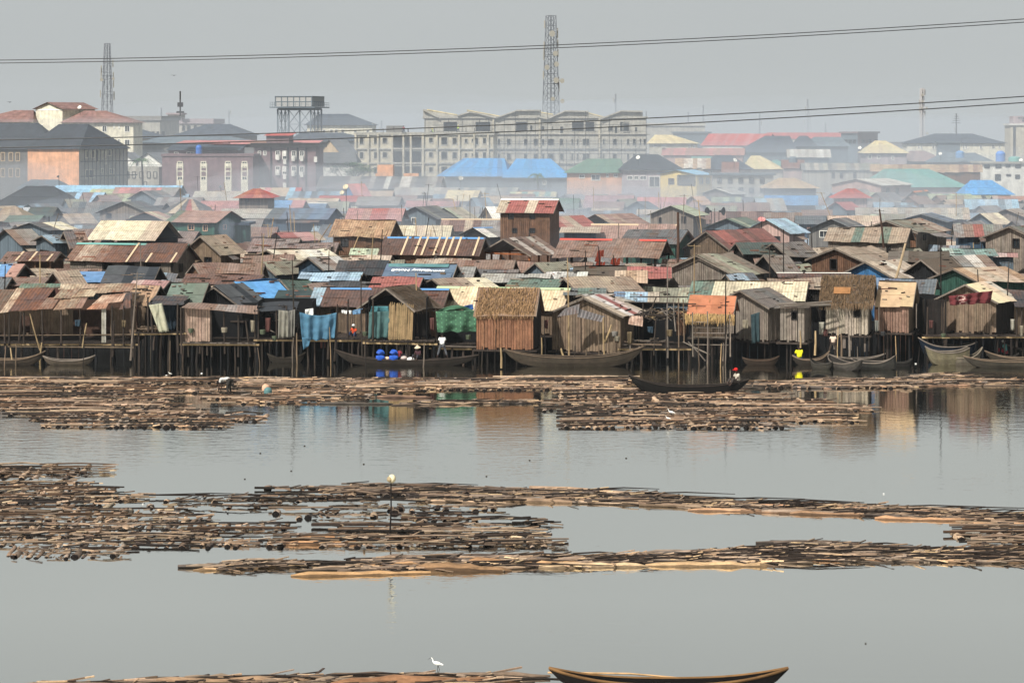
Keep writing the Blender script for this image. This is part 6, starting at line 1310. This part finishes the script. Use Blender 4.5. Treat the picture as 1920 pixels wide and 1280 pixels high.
def person(lab, u, v, D, pose, yaw, shirt, trous, sk='3a2820', hat=None, hatc='ffffff', k=1.0, arms=True):
    q = POSE[pose]; V = Vector; rt = empty('person', P(u, v, D), R(yaw), lab, 'person'); rt.scale = (k, k, k); sk = flat(sk, .6)
    sh = V(q['sh']); N = []; E = []
    def add(p, r, par=None, r2=None): N.append((*p, r, r2 or r)); (E.append((par, len(N)-1)) if par is not None else None); return len(N)-1
    pe = add(q['pe'], .13, None, .1); ch = add(q['ch'], .15, pe, .1); nk = add(q['nk'], .055, ch); dh = (V(q['hd'])-V(q['nk'])).normalized()
    hb = add(V(q['hd'])-dh*.06, .07, nk); hd = add(V(q['hd'])+dh*.02, .095, hb, .1); ht = add(V(q['hd'])+dh*.1, .06, hd)
    fw = V((0, 1, 0))-dh*dh.y; fw = fw.normalized() if fw.length > .2 else V((0, .5, -.8)); add(V(q['hd'])+fw*.105-dh*.02, .018, hd)
    for i, sg in enumerate((-1, 1)):
        s1 = add((sg*sh.x, sh.y, sh.z), .06, ch); e = add(q['el'][i], .042, s1); w_ = add(q['wr'][i], .028, e); d = (V(q['wr'][i])-V(q['el'][i])).normalized(); pm = add(V(q['wr'][i])+d*.07, .035, w_, .02)
        sd = V((1, 0, 0))
        for f_ in range(4): b = V(q['wr'][i])+d*.1+sd*(f_-1.5)*.021; k1 = add(b, .01, pm); k2 = add(b+d*.04*(1.1-.1*abs(f_-1.3)), .009, k1); add(b+d*.055+V((0, -.01, -.03)), .008, k2)
        t1 = add(V(q['wr'][i])+d*.05-sd*sg*.04, .011, pm); add(V(q['wr'][i])+d*.085-sd*sg*.05, .009, t1)
        h1 = add((sg*q['hp'][0], q['hp'][1], q['hp'][2]), .09, pe); kn = add(q['kn'][i], .058, h1); an = add(q['an'][i], .04, kn); add(V(q['an'][i])+V(q['ft']), .035, an)
        er = V(q['hd'])+V((sg*.095, -.01, 0)); add(er, .018, hd)
    skin('body', N, E, sk, rt)
    if shirt:
        N2 = [(*q['pe'], .17, .13), (*q['ch'], .19, .14), (*(V(q['nk'])-(V(q['nk'])-V(q['ch']))*.25), .1, .09)]; E2 = [(0, 1), (1, 2)]
        for i, sg in enumerate((-1, 1)):
            N2.append((sg*sh.x, sh.y, sh.z, .085, .085)); E2.append((1, len(N2)-1)); m_ = V((sg*sh.x, sh.y, sh.z)).lerp(V(q['el'][i]), .7); N2.append((*m_, .07, .07)); E2.append((len(N2)-2, len(N2)-1))
        skin('shirt', N2, E2, flat(shirt, .8), rt)
    if trous:
        N3 = [(*(V(q['pe'])+V((0, 0, .02))), .165, .125)]; E3 = []
        for i, sg in enumerate((-1, 1)):
            N3.append((sg*q['hp'][0], q['hp'][1], q['hp'][2]-.02, .11, .11)); a = len(N3)-1; E3.append((0, a)); N3.append((*q['kn'][i], .085, .085)); E3.append((a, a+1)); m_ = V(q['kn'][i]).lerp(V(q['an'][i]), .75); N3.append((*m_, .07, .07)); E3.append((a+1, a+2))
        skin('trousers', N3, E3, flat(trous, .85), rt)
    h = V(q['hd'])+dh*.05
    if hat == 'cone': mb = MB(); mb.tube([h-dh*.0, h+dh*.08, h+dh*.2], [.24, .14, .02], 12, C(hatc)); mb.build('hat', M['cloth'], rt)
    elif hat == 'cap': mb = MB(); mb.sphere(h+dh*.01, .125, C(hatc), 12, 8, (1, 1, .85)); mb.box(h.x-.07, h.y+.06, h.z-.02, h.x+.07, h.y+.21, h.z+.005, C(hatc)); mb.build('cap', M['cloth'], rt, smooth=False)
    else: mb = MB(); mb.sphere(h-fw*.012, .112, C('141210'), 12, 8, (1, 1, .9)); mb.build('hair', M['cloth'], rt, smooth=True)
    return rt
person('man in a white shirt and patterned trousers standing in the canoe with his back turned', 829, 671, 178.2, 'stand', 0, 'e8e8e4', '4a4c50')
person('man bending down to lift something on the far raft', 431, 741, 158, 'bend', 72, 'b8b8b4', '2a2824', k=1.08)
person('person in a bright yellow shirt sitting in a dark canoe', 1499, 677, 178.6, 'sit', 10, 'dcd41c', '1c2430', k=1.1)
person('paddler with a bright red hood bent over in the black canoe', 1384, 722, 158.8, 'sit', 115, 'b8b0a0', '3a3430', hat='cap', hatc='d02c28', k=1.05)
person('passenger wearing a pale conical hat in the long canoe', 785, 675, 178.2, 'sit', 150, '40262c', '26262c', hat='cone', hatc='d8c4a8', k=.95)
person('dark clothed passenger with red sleeves seated in the long canoe', 748, 674, 178.2, 'sit', -60, '7a2c34', '26262c', k=.85)
person('person in orange with a white cap sitting on the board landing', 664, 632, 180.0, 'sit', 165, 'd0502c', '28324a', hat='cap', hatc='e8e8e4', k=.9)
person('small figure in a pale top standing in the low canoe by the thatched hut', 1562, 665, 180.0, 'stand', 170, 'cdb8a4', '3a3028', k=.9)
person('man with a white cap and teal top crouching over the right canoes', 1886, 664, 182.5, 'sit', 60, '5a9490', '8a2c34', hat='cap', hatc='e8e8e4', k=1.0)
person('small figure in a doorway of the maroon striped house', 817, 500, 224.5, 'stand', 180, '8a8a84', '3a3a40', k=.8)
person('builder in a yellow-green vest on the unfinished flats', 859, 250, 541, 'stand', 180, 'c8e060', '2c3848', hat='cap', hatc='e0c840')
person('second builder in a yellow-green vest kneeling left on the flats', 812, 250, 541, 'sit', 90, 'c8e060', '2c3848', hat='cap', hatc='e0c840')
person('builder in dark red beside the rooftop formwork', 757, 251, 540.5, 'stand', 180, '8a3038', '2c3040')
def egret(lab, u, v, D, yaw=180, k=1.0):
    rt = empty('egret', P(u, v, D), R(yaw), lab, 'egret'); rt.scale = (k, k, k); wh = flat('f0efe8', .7)
    N = [(0, 0, .36, .07, .075), (.12, 0, .39, .06, .055), (.17, 0, .44, .028), (.18, 0, .52, .02), (.22, 0, .57, .02), (.25, 0, .575, .024), (-.14, 0, .33, .045, .04), (-.24, 0, .29, .015, .03)]
    skin('body', N, [(0, 1), (1, 2), (2, 3), (3, 4), (4, 5), (0, 6), (6, 7)], wh, rt, sub=2)
    mb = MB(); mb.tube([(.25, 0, .573), (.39, 0, .5)], [.012, .002], 6, hx('2a2620')); mb.build('beak', M['skin'], rt)
    for y, dx in ((-.03, .05), (.03, -.1)): mb = MB(); mb.tube([(-.02, y, .32), (dx*.4-.03, y, .17), (dx-.02, y, .01), (dx+.05, y, 0)], [.012, .009, .008, .006], 6, hx('24221e')); mb.build('leg', M['skin'], rt)
    return rt
egret('white egret striding along the big log at the bottom edge', 820, 1260, DW(1262)+.6, 180, .78)
egret('white egret standing on the right log raft', 1259, 783, 145.5, 180, .9); egret('smaller white egret lower on the right log raft', 1253, 791, 142, 180, .6)
egret('white egret at the back edge of the left far raft', 319, 705, 169, 180, .5)
def bird(lab, u, v, D, sp, tilt):
    rt = empty('flying_bird', P(u, v, D), R(tilt), lab, 'bird'); mb = MB(); c = hx('20201e'); mb.tube([(-.25, 0, 0), (0, 0, .02), (.22, 0, 0), (.36, 0, -.03)], [.03, .075, .06, .01], 8, c); mb.build('body', M['skin'], rt)
    for sg in (-1, 1): mb = MB(); mb.hexa([(-.12, sg*.04, 0), (.14, sg*.04, 0), (.05, sg*.34, .12), (-.16, sg*.34, .12), (-.12, sg*.04, .02), (.14, sg*.04, .02), (.05, sg*.34, .135), (-.16, sg*.34, .135)], c); mb.hexa([(-.16, sg*.34, .12), (.05, sg*.34, .12), (-.16, sg*sp, .02), (-.24, sg*sp, .02), (-.16, sg*.34, .135), (.05, sg*.34, .135), (-.16, sg*sp, .03), (-.24, sg*sp, .03)], c); mb.build('wing', M['skin'], rt)
bird('dark bird gliding near the left edge of the sky', 18, 192, 520, .62, 70); bird('dark bird flying below the wires right of the slim mast', 326, 142, 480, .62, 80)
# ------------------------------------------------------------------ log rafts
random.seed(51)
LC = ['96806a', 'a88c72', '74604e', '544840', 'b89c80', '806a58', '64564a', 'a08c7a']
def wet(m_):        # wet waterline plus underside shade, both put into the colour of lower faces
    for i, f in enumerate(m_.f):
        z = sum(m_.v[j][2] for j in f)/len(f)
        if z < .06: c = m_.c[i]; m_.c[i] = (c[0]*.35, c[1]*.35, c[2]*.36, c[3])
def mklog(L, r, c, rough=.12):
    mb = MB(); n = 5; mb.tube([(random.uniform(-.05, .05), L*k/n, random.uniform(-.02, .02)) for k in range(n+1)], [r*random.uniform(.88, 1.08)*(1-.15*k/n) for k in range(n+1)], 8, hx(c), cap=jit(hx('241a14'), .4), rough=rough); wet(mb)
    return mb
LOGM = [mklog(3.4, random.uniform(.13, .2), LC[i % len(LC)]).mesh('log', M['wood'], True) for i in range(16)]
def raft(lab, rows, sticks=1.0, dens=1.0, dk=1.0, thick=1.0, grp=None, deb=1.0):
    v0, a0, b0 = rows[-1][:3]; D0 = DW(v0); org = Vector((((a0+b0)/2-960)*D0/F, D0, 0)); rt = empty('log_raft', org, 0, lab, 'log raft', grp)
    logs = []; poles = []; dm = MB()
    for row in rows:
        v, ua, ub = row[:3]; ln = row[3] if len(row) > 3 else None
        D = DW(v); x0, x1 = (ua-960)*D/F, (ub-960)*D/F; L = ln or random.uniform(2.4, 3.4); x = x0
        while x < x1:
            w_ = random.uniform(.34, .5)*thick
            if random.random() < .9*dens: logs.append((D, x, D+random.uniform(-.35, .35), random.gauss(0, .05), L/3.4*random.uniform(.8, 1.08), thick*random.uniform(.8, 1.15)))
            x += w_
        for f_ in (.12, .42, .72, .95):
            x = x0-random.uniform(0, .6)
            while x < x1:
                l_ = random.uniform(2.5, 6.5); e = min(x+l_, x1+random.uniform(-.3, .5))
                if random.random() < .8*sticks: poles.append((D, x, e, D+f_*L+random.uniform(-.3, .3), random.uniform(.025, .065)))
                x += l_*random.uniform(.75, 1.1)
        for i in range(int((x1-x0)*3.2*deb)):
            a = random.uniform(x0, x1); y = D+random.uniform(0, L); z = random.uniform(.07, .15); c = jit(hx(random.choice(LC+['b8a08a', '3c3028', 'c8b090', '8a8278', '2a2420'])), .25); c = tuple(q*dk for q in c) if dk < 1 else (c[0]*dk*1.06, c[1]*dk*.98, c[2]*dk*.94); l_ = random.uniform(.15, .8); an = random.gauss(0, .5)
            dm.beam(Vector((a, y, z))-org, Vector((a+math.cos(an)*l_, y+math.sin(an)*l_, z+random.uniform(-.04, .08)))-org, random.uniform(.03, .12), random.uniform(.02, .06), c)
    logs.sort(key=lambda t: t[0]); rest = MB()
    for i, (D, x, y, an, ky, kr) in enumerate(logs):
        me = random.choice(LOGM); M_ = Matrix.Translation(Vector((x, y, -.06+random.uniform(-.03, .05)))-org) @ Matrix.Rotation(an, 4, 'Z') @ Matrix.Rotation(random.uniform(-.015, .02), 4, 'X') @ Matrix.Diagonal((kr, ky, kr, 1))
        if i < 90:
            o = bpy.data.objects.new('log', me); col.objects.link(o); o.parent = rt; o.matrix_local = M_
        else:
            co = [M_ @ v.co for v in me.vertices]; ca = me.color_attributes['Col'].data; n0 = len(rest.v); rest.v += [tuple(p) for p in co]; uvl = me.uv_layers[0].data; k = random.uniform(.7, 1.2)
            for pl in me.polygons:
                rest.f.append(tuple(n0+j for j in pl.vertices)); rest.uv += [tuple(uvl[l].uv) for l in pl.loop_indices]; c = ca[pl.loop_start].color; rest.c.append((c[0]*k, c[1]*k, c[2]*k, .3)); rest.m.append(0)
    if rest.f: rest.build('log_mass', M['wood'], rt, kind='stuff')
    poles.sort(key=lambda t: t[0]); pr = MB()
    for i, (D, a, b, y, r) in enumerate(poles):
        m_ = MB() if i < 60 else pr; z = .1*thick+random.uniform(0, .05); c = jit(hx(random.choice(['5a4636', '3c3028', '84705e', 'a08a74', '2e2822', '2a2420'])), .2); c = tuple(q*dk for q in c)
        m_.tube([Vector((a, y, z))-org, Vector(((a+b)/2, y+random.uniform(-.2, .2), z+random.uniform(-.03, .08)))-org, Vector((b, y+random.uniform(-.35, .35), z))-org], [r, r*.9, r*.7], 5, c)
        if i < 60: m_.build('cross_pole', M['wood'], rt)
    if pr.f: pr.build('cross_pole_mass', M['wood'], rt, kind='stuff')
    if dm.f: dm.build('bark_debris', M['wood'], rt, kind='stuff')
    return rt
def trunks(lab, items, grp=None, name='floating_trunk', deb=None, wood=None, n=0, band=None, rr=(.08, .2), lr=(3, 9), cols=None):
    """items: (u0,v0,u1,v1,r,colour) individual long trunks lying along the picture; band: polyline of (u,v_top,v_bottom) filled with n smaller trunks"""
    b0 = band[len(band)//2] if band else items[0]; D0 = DW(b0[2] if band else b0[1]); org = Vector(((b0[0]-960)*D0/F, D0, 0)); rt = empty('trunk_raft', org, 0, lab, 'log raft', grp); cnt = [0]
    def one(a, b, r, c, z=None):
        m_ = MB(); big = z is None; r *= .62 if big else 1; z = -r*.1 if big else z; a.z = b.z = z; k = 9 if big else 6; bw = random.uniform(-.2, .2); pts = [a.lerp(b, t/k)+Vector((0, bw*math.sin(math.pi*t/k)+random.uniform(-.05, .05), random.uniform(-.03, .03)))-org for t in range(k+1)]
        m_.tube(pts, [r*random.uniform(.82, 1.1)*(1-.3*t/k)*(.55 if (t == 0 or t == k) else 1) for t in range(k+1)], 11, jit(tuple(q*.8+.2*w for q, w in zip(hx(c), (.24, .21, .18))), .12), cap=jit(hx('4a3424'), .3), rough=.09); wet(m_); m_.build('trunk', M['wood'], rt, smooth=True); cnt[0] += 1
    for u0, v0, u1, v1, r, c in items:
        a, b = DW(v0), DW(v1); one(Vector(((u0-960)*a/F, a, 0)), Vector(((u1-960)*b/F, b, 0)), r, c)
    if band:
        def at(t):
            k = t*(len(band)-1); i = min(int(k), len(band)-2); f_ = k-i; p, q = band[i], band[i+1]; return [p[j]*(1-f_)+q[j]*f_ for j in range(3)]
        st = MB(); cl = cols or LC
        for i in range(n):
            t = random.random(); u, vt, vb = at(t); v = random.uniform(vt, vb); D = DW(v); l_ = random.uniform(*lr); x = (u-960)*D/F; t2 = min(1, t+.02); u2, w1, w2 = at(t2); 
            v2 = v+((w1+w2)/2-(vt+vb)/2); D2 = DW(v2); dx = (u2-960)*D2/F-x; sl_ = (D2-D)/dx if abs(dx) > .05 else 0; sl_ = max(-.35, min(.35, sl_))+random.uniform(-.07, .07)
            r = random.uniform(*rr); a = Vector((x-l_/2, D-l_/2*sl_, 0)); b = Vector((x+l_/2, D+l_/2*sl_, 0)); z = random.uniform(-.02, .06)
            if cnt[0] < 85: one(a, b, r, random.choice(cl), z)
            else: a.z = b.z = z; st.tube([a-org, (a+b)/2-org+Vector((0, .05, .03)), b-org], [r, r, r*.7], 7, jit(hx(random.choice(cl)), .2), cap=hx('3c2a1e'))
        for i in range(n*4):
            t = random.random(); u, vt, vb = at(t); v = random.uniform(vt, vb); D = DW(v); x = (u-960)*D/F; an = random.gauss(0, .45); l_ = random.uniform(.2, 1.1); z = random.uniform(.04, .13)
            st.beam(Vector((x, D, z))-org, Vector((x+math.cos(an)*l_, D+math.sin(an)*l_, z+random.uniform(-.05, .1)))-org, random.uniform(.02, .09), random.uniform(.02, .05), jit(hx(random.choice(cl+['2e2620', 'd8b890', '3c3028'])), .3))
        for i in range(n//3):
            t = random.random(); u, vt, vb = at(t); D = DW(random.uniform(vt, vb)); x = (u-960)*D/F; r = .03; l_ = random.uniform(2, 5); y2 = random.uniform(-.4, .4)
            st.tube([Vector((x, D, .1))-org, Vector((x+l_*.5, D+y2*.5, .17))-org, Vector((x+l_, D+y2, .1))-org], [.035, .03, .015], 5, jit(hx('2e2620'), .3))
        st.build('bark_debris', M['wood'], rt, kind='stuff')
    return rt
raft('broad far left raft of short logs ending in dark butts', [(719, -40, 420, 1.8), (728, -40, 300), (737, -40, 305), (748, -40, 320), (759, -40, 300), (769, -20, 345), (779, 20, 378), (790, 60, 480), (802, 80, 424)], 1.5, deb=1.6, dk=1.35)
trunks('line of long pale trunks along the back of the far left raft', [(-30, 712, 90, 712, .3, 'b8906c'), (88, 713, 240, 712, .28, 'c09874'), (235, 711, 400, 712, .3, 'a87c5c'), (440, 711, 510, 711, .3, 'c8a078'), (505, 714, 640, 713, .28, 'b89068'), (395, 715, 470, 716, .26, 'c8a882')], n=60, band=[(-20, 709, 716), (330, 709, 716), (680, 710, 718)], rr=(.06, .16), lr=(2, 5))
raft('ragged raft between the bending man and the thatched reflections', [(726, 440, 1050), (738, 300, 760), (750, 380, 690), (757, 430, 620)], 2.0, dens=.55, deb=2.2, dk=1.35)
trunks('dark waterlogged trunks floating before the ragged raft', [(600, 757, 737, 758, .28, '4c443a'), (707, 745, 810, 746, .34, '6a4c38'), (640, 733, 760, 735, .2, '8a6c50')])
trunks('sparse strings of thin logs before the thatched reflections', [(752, 758, 800, 757, .16, '8a7058'), (800, 756, 892, 754, .14, '94785c'), (905, 757, 990, 754, .12, '6c5642')], n=22, band=[(752, 754, 760), (890, 752, 758), (990, 752, 757)], rr=(.06, .13), lr=(1.5, 4))
raft('dense raft strip running along the middle in front of the large canoe', [(713, 940, 1190, 1.6), (718, 640, 1190, 1.8), (724, 640, 1170), (732, 760, 1165)], 2.0, deb=2.4, dk=1.35)
raft('large dense log raft right of the coloured reflections', [(741, 1055, 1400), (751, 1055, 1480), (761, 1035, 1560), (771, 1020, 1643), (781, 1060, 1590), (792, 1062, 1612), (803, 1062, 1478)], 1.7, deb=2.0, dk=1.35)
raft('narrow far raft under the moored boats at the right', [(717, 1500, 1990, 1.4), (722, 1400, 1990, 1.6), (728, 1400, 1700, 1.6)], 2.2, dens=.7, deb=2.6, dk=1.35)
trunks('long peach trunks edging the narrow far raft', [(1462, 725, 1560, 729, .22, 'c89c7c'), (1540, 727, 1680, 724, .2, 'c49878'), (1680, 724, 1830, 723, .2, 'b88c6c'), (1750, 716, 1930, 721, .16, 'b89478')], n=50, band=[(1400, 714, 728), (1600, 712, 728), (1760, 708, 724), (1940, 714, 724)], rr=(.06, .15), lr=(2, 5))
trunks('heap of crossed sticks on the narrow far raft', [(1745, 712, 1800, 714, .2, '4c4034')], n=26, band=[(1740, 704, 712), (1770, 700, 712), (1830, 708, 714)], rr=(.06, .12), lr=(1.5, 4))
raft('upper left near raft with two short strips', [(889, -30, 190), (898, -30, 130)], 1.2, dens=.6, deb=1.4, dk=.8)
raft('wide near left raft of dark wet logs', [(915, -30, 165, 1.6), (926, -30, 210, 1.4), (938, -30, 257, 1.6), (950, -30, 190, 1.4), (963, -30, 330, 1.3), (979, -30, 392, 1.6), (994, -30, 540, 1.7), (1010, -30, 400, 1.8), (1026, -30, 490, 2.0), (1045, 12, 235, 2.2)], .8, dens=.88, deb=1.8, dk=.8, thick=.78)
trunks('stout broken stumps lying on the near left raft', [(230, 938, 257, 938, .26, '8a6c4c'), (195, 955, 215, 942, .22, 'a8967c'), (215, 960, 250, 958, .3, '6c6054'), (170, 934, 250, 935, .16, '94704e')])
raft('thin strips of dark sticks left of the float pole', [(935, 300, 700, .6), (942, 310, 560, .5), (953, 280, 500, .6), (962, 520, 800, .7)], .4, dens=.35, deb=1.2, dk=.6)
raft('middle strips of brown and pink-tinged sticks right of the float pole', [(920, 500, 850, 1.0), (930, 580, 980, 1.0), (943, 640, 980, .8), (958, 640, 930, .7), (972, 560, 900, .9), (979, 760, 1002, .6), (985, 985, 1035, .5)], .5, dens=.4, deb=1.5, dk=.75)
raft('compact near raft at the foot of the float pole', [(990, 600, 930, .7), (1001, 640, 1005, .9), (1013, 520, 1030, 1.2), (1026, 505, 1056, 1.2)], .9, dens=.5, deb=2, dk=.75)
trunks('three stout orange-brown trunks on the compact near raft', [(523, 1021, 680, 1019, .26, 'a87c50'), (552, 1010, 812, 1011, .24, '9a6c42'), (575, 1004, 640, 1002, .2, 'b08a60')])
trunks('long curving band of bark strewn trunks reaching the right edge', [(1290, 957, 1470, 962, .26, 'c0946c'), (1460, 962, 1650, 966, .24, 'b88c66'), (1640, 972, 1830, 976, .3, 'b0845c'), (1805, 984, 1990, 986, .24, 'b08860'), (1400, 948, 1500, 952, .26, 'd09c74'), (1560, 952, 1760, 962, .24, 'b08462'), (780, 940, 970, 945, .18, 'c0a080'), (675, 920, 790, 925, .2, 'a88a6a')], n=150, band=[(640, 910, 922), (860, 914, 936), (1060, 918, 944), (1200, 926, 948), (1330, 938, 956), (1480, 944, 962), (1640, 948, 968), (1780, 958, 976), (1960, 968, 986)], rr=(.035, .11), lr=(1.5, 5))
trunks('bottom-right raft of bark and long sticks', [(1450, 1052, 1620, 1048, .2, 'b09068'), (1515, 1050, 1700, 1052, .2, 'a8805c'), (1700, 1052, 1960, 1054, .16, 'b08c66'), (1440, 1040, 1600, 1034, .18, 'c0a078')], n=130, band=[(1290, 1036, 1052), (1430, 1026, 1050), (1520, 1018, 1052), (1680, 1026, 1054), (1820, 1030, 1056), (1980, 1024, 1056)], rr=(.035, .1), lr=(1.5, 5))
raft('cluttered corner raft at the right edge with rubbish between sticks', [(1000, 1815, 1990, 1.4), (1010, 1800, 1990, 1.6), (1022, 1850, 1990, 1.6), (1034, 1830, 1990, 1.8)], 1.3, dens=.45, deb=2.4, dk=.8)
trunks('huge peeled trunks lashed end to end across the lower middle', [(545, 1080, 840, 1074, .3, 'c49866'), (780, 1066, 960, 1070, .5, '94704a'), (880, 1052, 1010, 1062, .34, 'a87c50'), (1000, 1060, 1140, 1058, .3, 'b88e60'), (1010, 1064, 1216, 1062, .34, 'd0b088'), (1210, 1060, 1450, 1060, .36, 'c09c6e'), (1130, 1050, 1300, 1050, .2, 'b48c64'), (690, 1062, 860, 1052, .26, 'b88c5c')], n=80, band=[(640, 1050, 1072), (900, 1042, 1070), (1080, 1040, 1062), (1300, 1036, 1056), (1440, 1046, 1060)], rr=(.05, .12), lr=(1.5, 4))
trunks('short pointed raft left of the huge peeled trunks', [(362, 1069, 560, 1060, .2, 'b89468'), (440, 1060, 540, 1058, .16, 'a8865e')], n=26, band=[(400, 1060, 1070), (480, 1052, 1066), (560, 1058, 1062)], rr=(.05, .1), lr=(1.2, 3))
trunks('big rough logs along the bottom edge of the photo', [(-20, 1292, 330, 1284, .3, 'a08468'), (280, 1280, 640, 1274, .36, 'a08060'), (620, 1284, 975, 1280, .46, '96683f'), (590, 1270, 930, 1268, .3, '6c5644'), (720, 1278, 860, 1270, .2, 'b89a78')], n=60, band=[(60, 1282, 1310), (500, 1270, 1305), (930, 1266, 1300)], rr=(.05, .14), lr=(1, 3.5))
mb = MB(); mb.sphere((0, 0, 0), .16, C('d8cca8'), 12, 8, (1, .8, 1.1)); mb.sphere((-.08, -.02, -.02), .13, C('9a8a6c'), 10, 7); mb.build('float_bundle', M['cloth'], None, 'white foam float tied to the top of the raft pole', 'float', loc=P(735, 897, 103.5), smooth=True)
for u, v, c_, lab in ((502, 733, '4c7070', 'teal plastic drum standing on the far raft'), (498, 727, 'c89c80', 'small pinkish bag beside the teal drum')):
    mb = MB(); mb.tube([(0, 0, 0), (0, 0, .25), (.03, 0, .45), (.05, 0, .56)], [.2, .25, .24, .12], 12, C(c_)); mb.build('plastic_drum' if u > 500 else 'bag', M['paint'], None, lab, 'drum' if u > 500 else 'bag', loc=P(u, v+10, DW(v+8)), smooth=True)
random.seed(61)
for lab, c_, pl in (('scrap of white litter floating on the water', 'e8e8e4', ((312, 704), (378, 700), (1657, 926), (780, 1074), (268, 945), (1717, 682), (1660, 690))), ('dark speck of driftwood floating on open water', '3a342c', ((571, 836), (682, 870), (488, 850), (1623, 1206), (912, 893), (993, 863), (1174, 859), (546, 883), (459, 898)))):
    for u, v in pl:
        D = DW(v); mb = MB(); mb.sphere((0, 0,   .02), .065*D/150, C(c_), 7, 5, (1, .8, .4)); mb.build('litter' if c_[0] == 'e' else 'driftwood', M['cloth'], None, lab, 'litter' if c_[0] == 'e' else 'driftwood', 'white litter on the water' if c_[0] == 'e' else 'driftwood specks on the water', loc=((u-960)*D/F, D, 0))
# ------------------------------------------------------------------ smoke and haze
def volmat(name, c, dens, an=.2):
    m = bpy.data.materials.new(name); m.use_nodes = True; n, l = m.node_tree.nodes, m.node_tree.links; n.remove(n['Principled BSDF'])
    v = n.new('ShaderNodeVolumePrincipled'); v.inputs['Color'].default_value = (*c, 1); v.inputs['Density'].default_value = dens; v.inputs['Anisotropy'].default_value = an
    l.new(v.outputs[0], n['Material Output'].inputs['Volume']); return m
def smoke(lab, u, v, D, wpx, hpx, dep, dens, c=(.82, .88, .96)):
    s = S(D); me = bpy.data.meshes.new('smoke'); bm = bmesh.new(); bmesh.ops.create_icosphere(bm, subdivisions=4, radius=1)
    for x in bm.verts: k = 1+.28*noise.noise(x.co*2.1+Vector((u, v, 0)))+.1*noise.noise(x.co*5+Vector((v, u, 0))); x.co = Vector((x.co.x*wpx/s/2*k, x.co.y*dep/2*k, x.co.z*hpx/s/2*k))
    bm.to_mesh(me); bm.free(); me.materials.append(volmat('smoke', c, dens)); o = bpy.data.objects.new('smoke', me); col.objects.link(o); o.location = P(u, v, D); tag(o, lab, 'smoke', None, 'stuff')
smoke('wide bank of pale smoke below the sky-blue halls', 900, 368, 385, 620, 90, 60, .007)
smoke('pale smoke drifting below the yellow house', 1240, 372, 380, 560, 95, 60, .007)
smoke('thin smoke drifting towards the green hall', 1520, 352, 395, 560, 80, 60, .008)
smoke('thin smoke in front of the dark brown block', 560, 345, 400, 380, 80, 50, .009)
smoke('bluish smoke at the left edge beside the charcoal roof', 30, 340, 410, 200, 80, 30, .008, (.7, .78, .88))
smoke('bluish smoke drifting over the left middle roofs', 250, 420, 285, 460, 40, 12, .02, (.7, .78, .9))
smoke('small blue smoke plume beside the green two-storey house', 425, 430, 248, 34, 44, 3, .1, (.7, .8, .95))
smoke('bluish smoke low behind the tall plank house', 1120, 405, 300, 420, 60, 25, .018, (.78, .86, .95))
smoke('smoke pooling over the grey roofs in the middle distance', 760, 395, 325, 700, 50, 20, .016, (.8, .87, .95))
smoke('haze of smoke over the right middle roofs', 1640, 388, 335, 620, 60, 24, .014, (.84, .89, .95))
smoke('wisp of smoke left of the blue-grey gabled house', 720, 425, 270, 110, 60, 6, .03, (.78, .86, .95))
smoke('broad thin veil of wood smoke hanging over the whole shack quarter', 1000, 335, 610, 3400, 290, 760, .0013, (.8, .88, .98))
smoke('denser bluish veil of wood smoke low over the middle roofs', 1000, 365, 470, 2900, 200, 340, .0017, (.78, .87, .98))
smoke('faint bluish smoke settling between the nearer roofs', 960, 440, 300, 2700, 170, 130, .0042, (.7, .8, .95))
mb = MB(); mb.box(-1520, -60, -1.6, 1520, 3020, 62, (1, 1, 1)); mb.build('haze', volmat('haze_air', (.84, .92, 1.0), HAZE, .0), label='thin grey haze hanging in the air', kind='stuff')
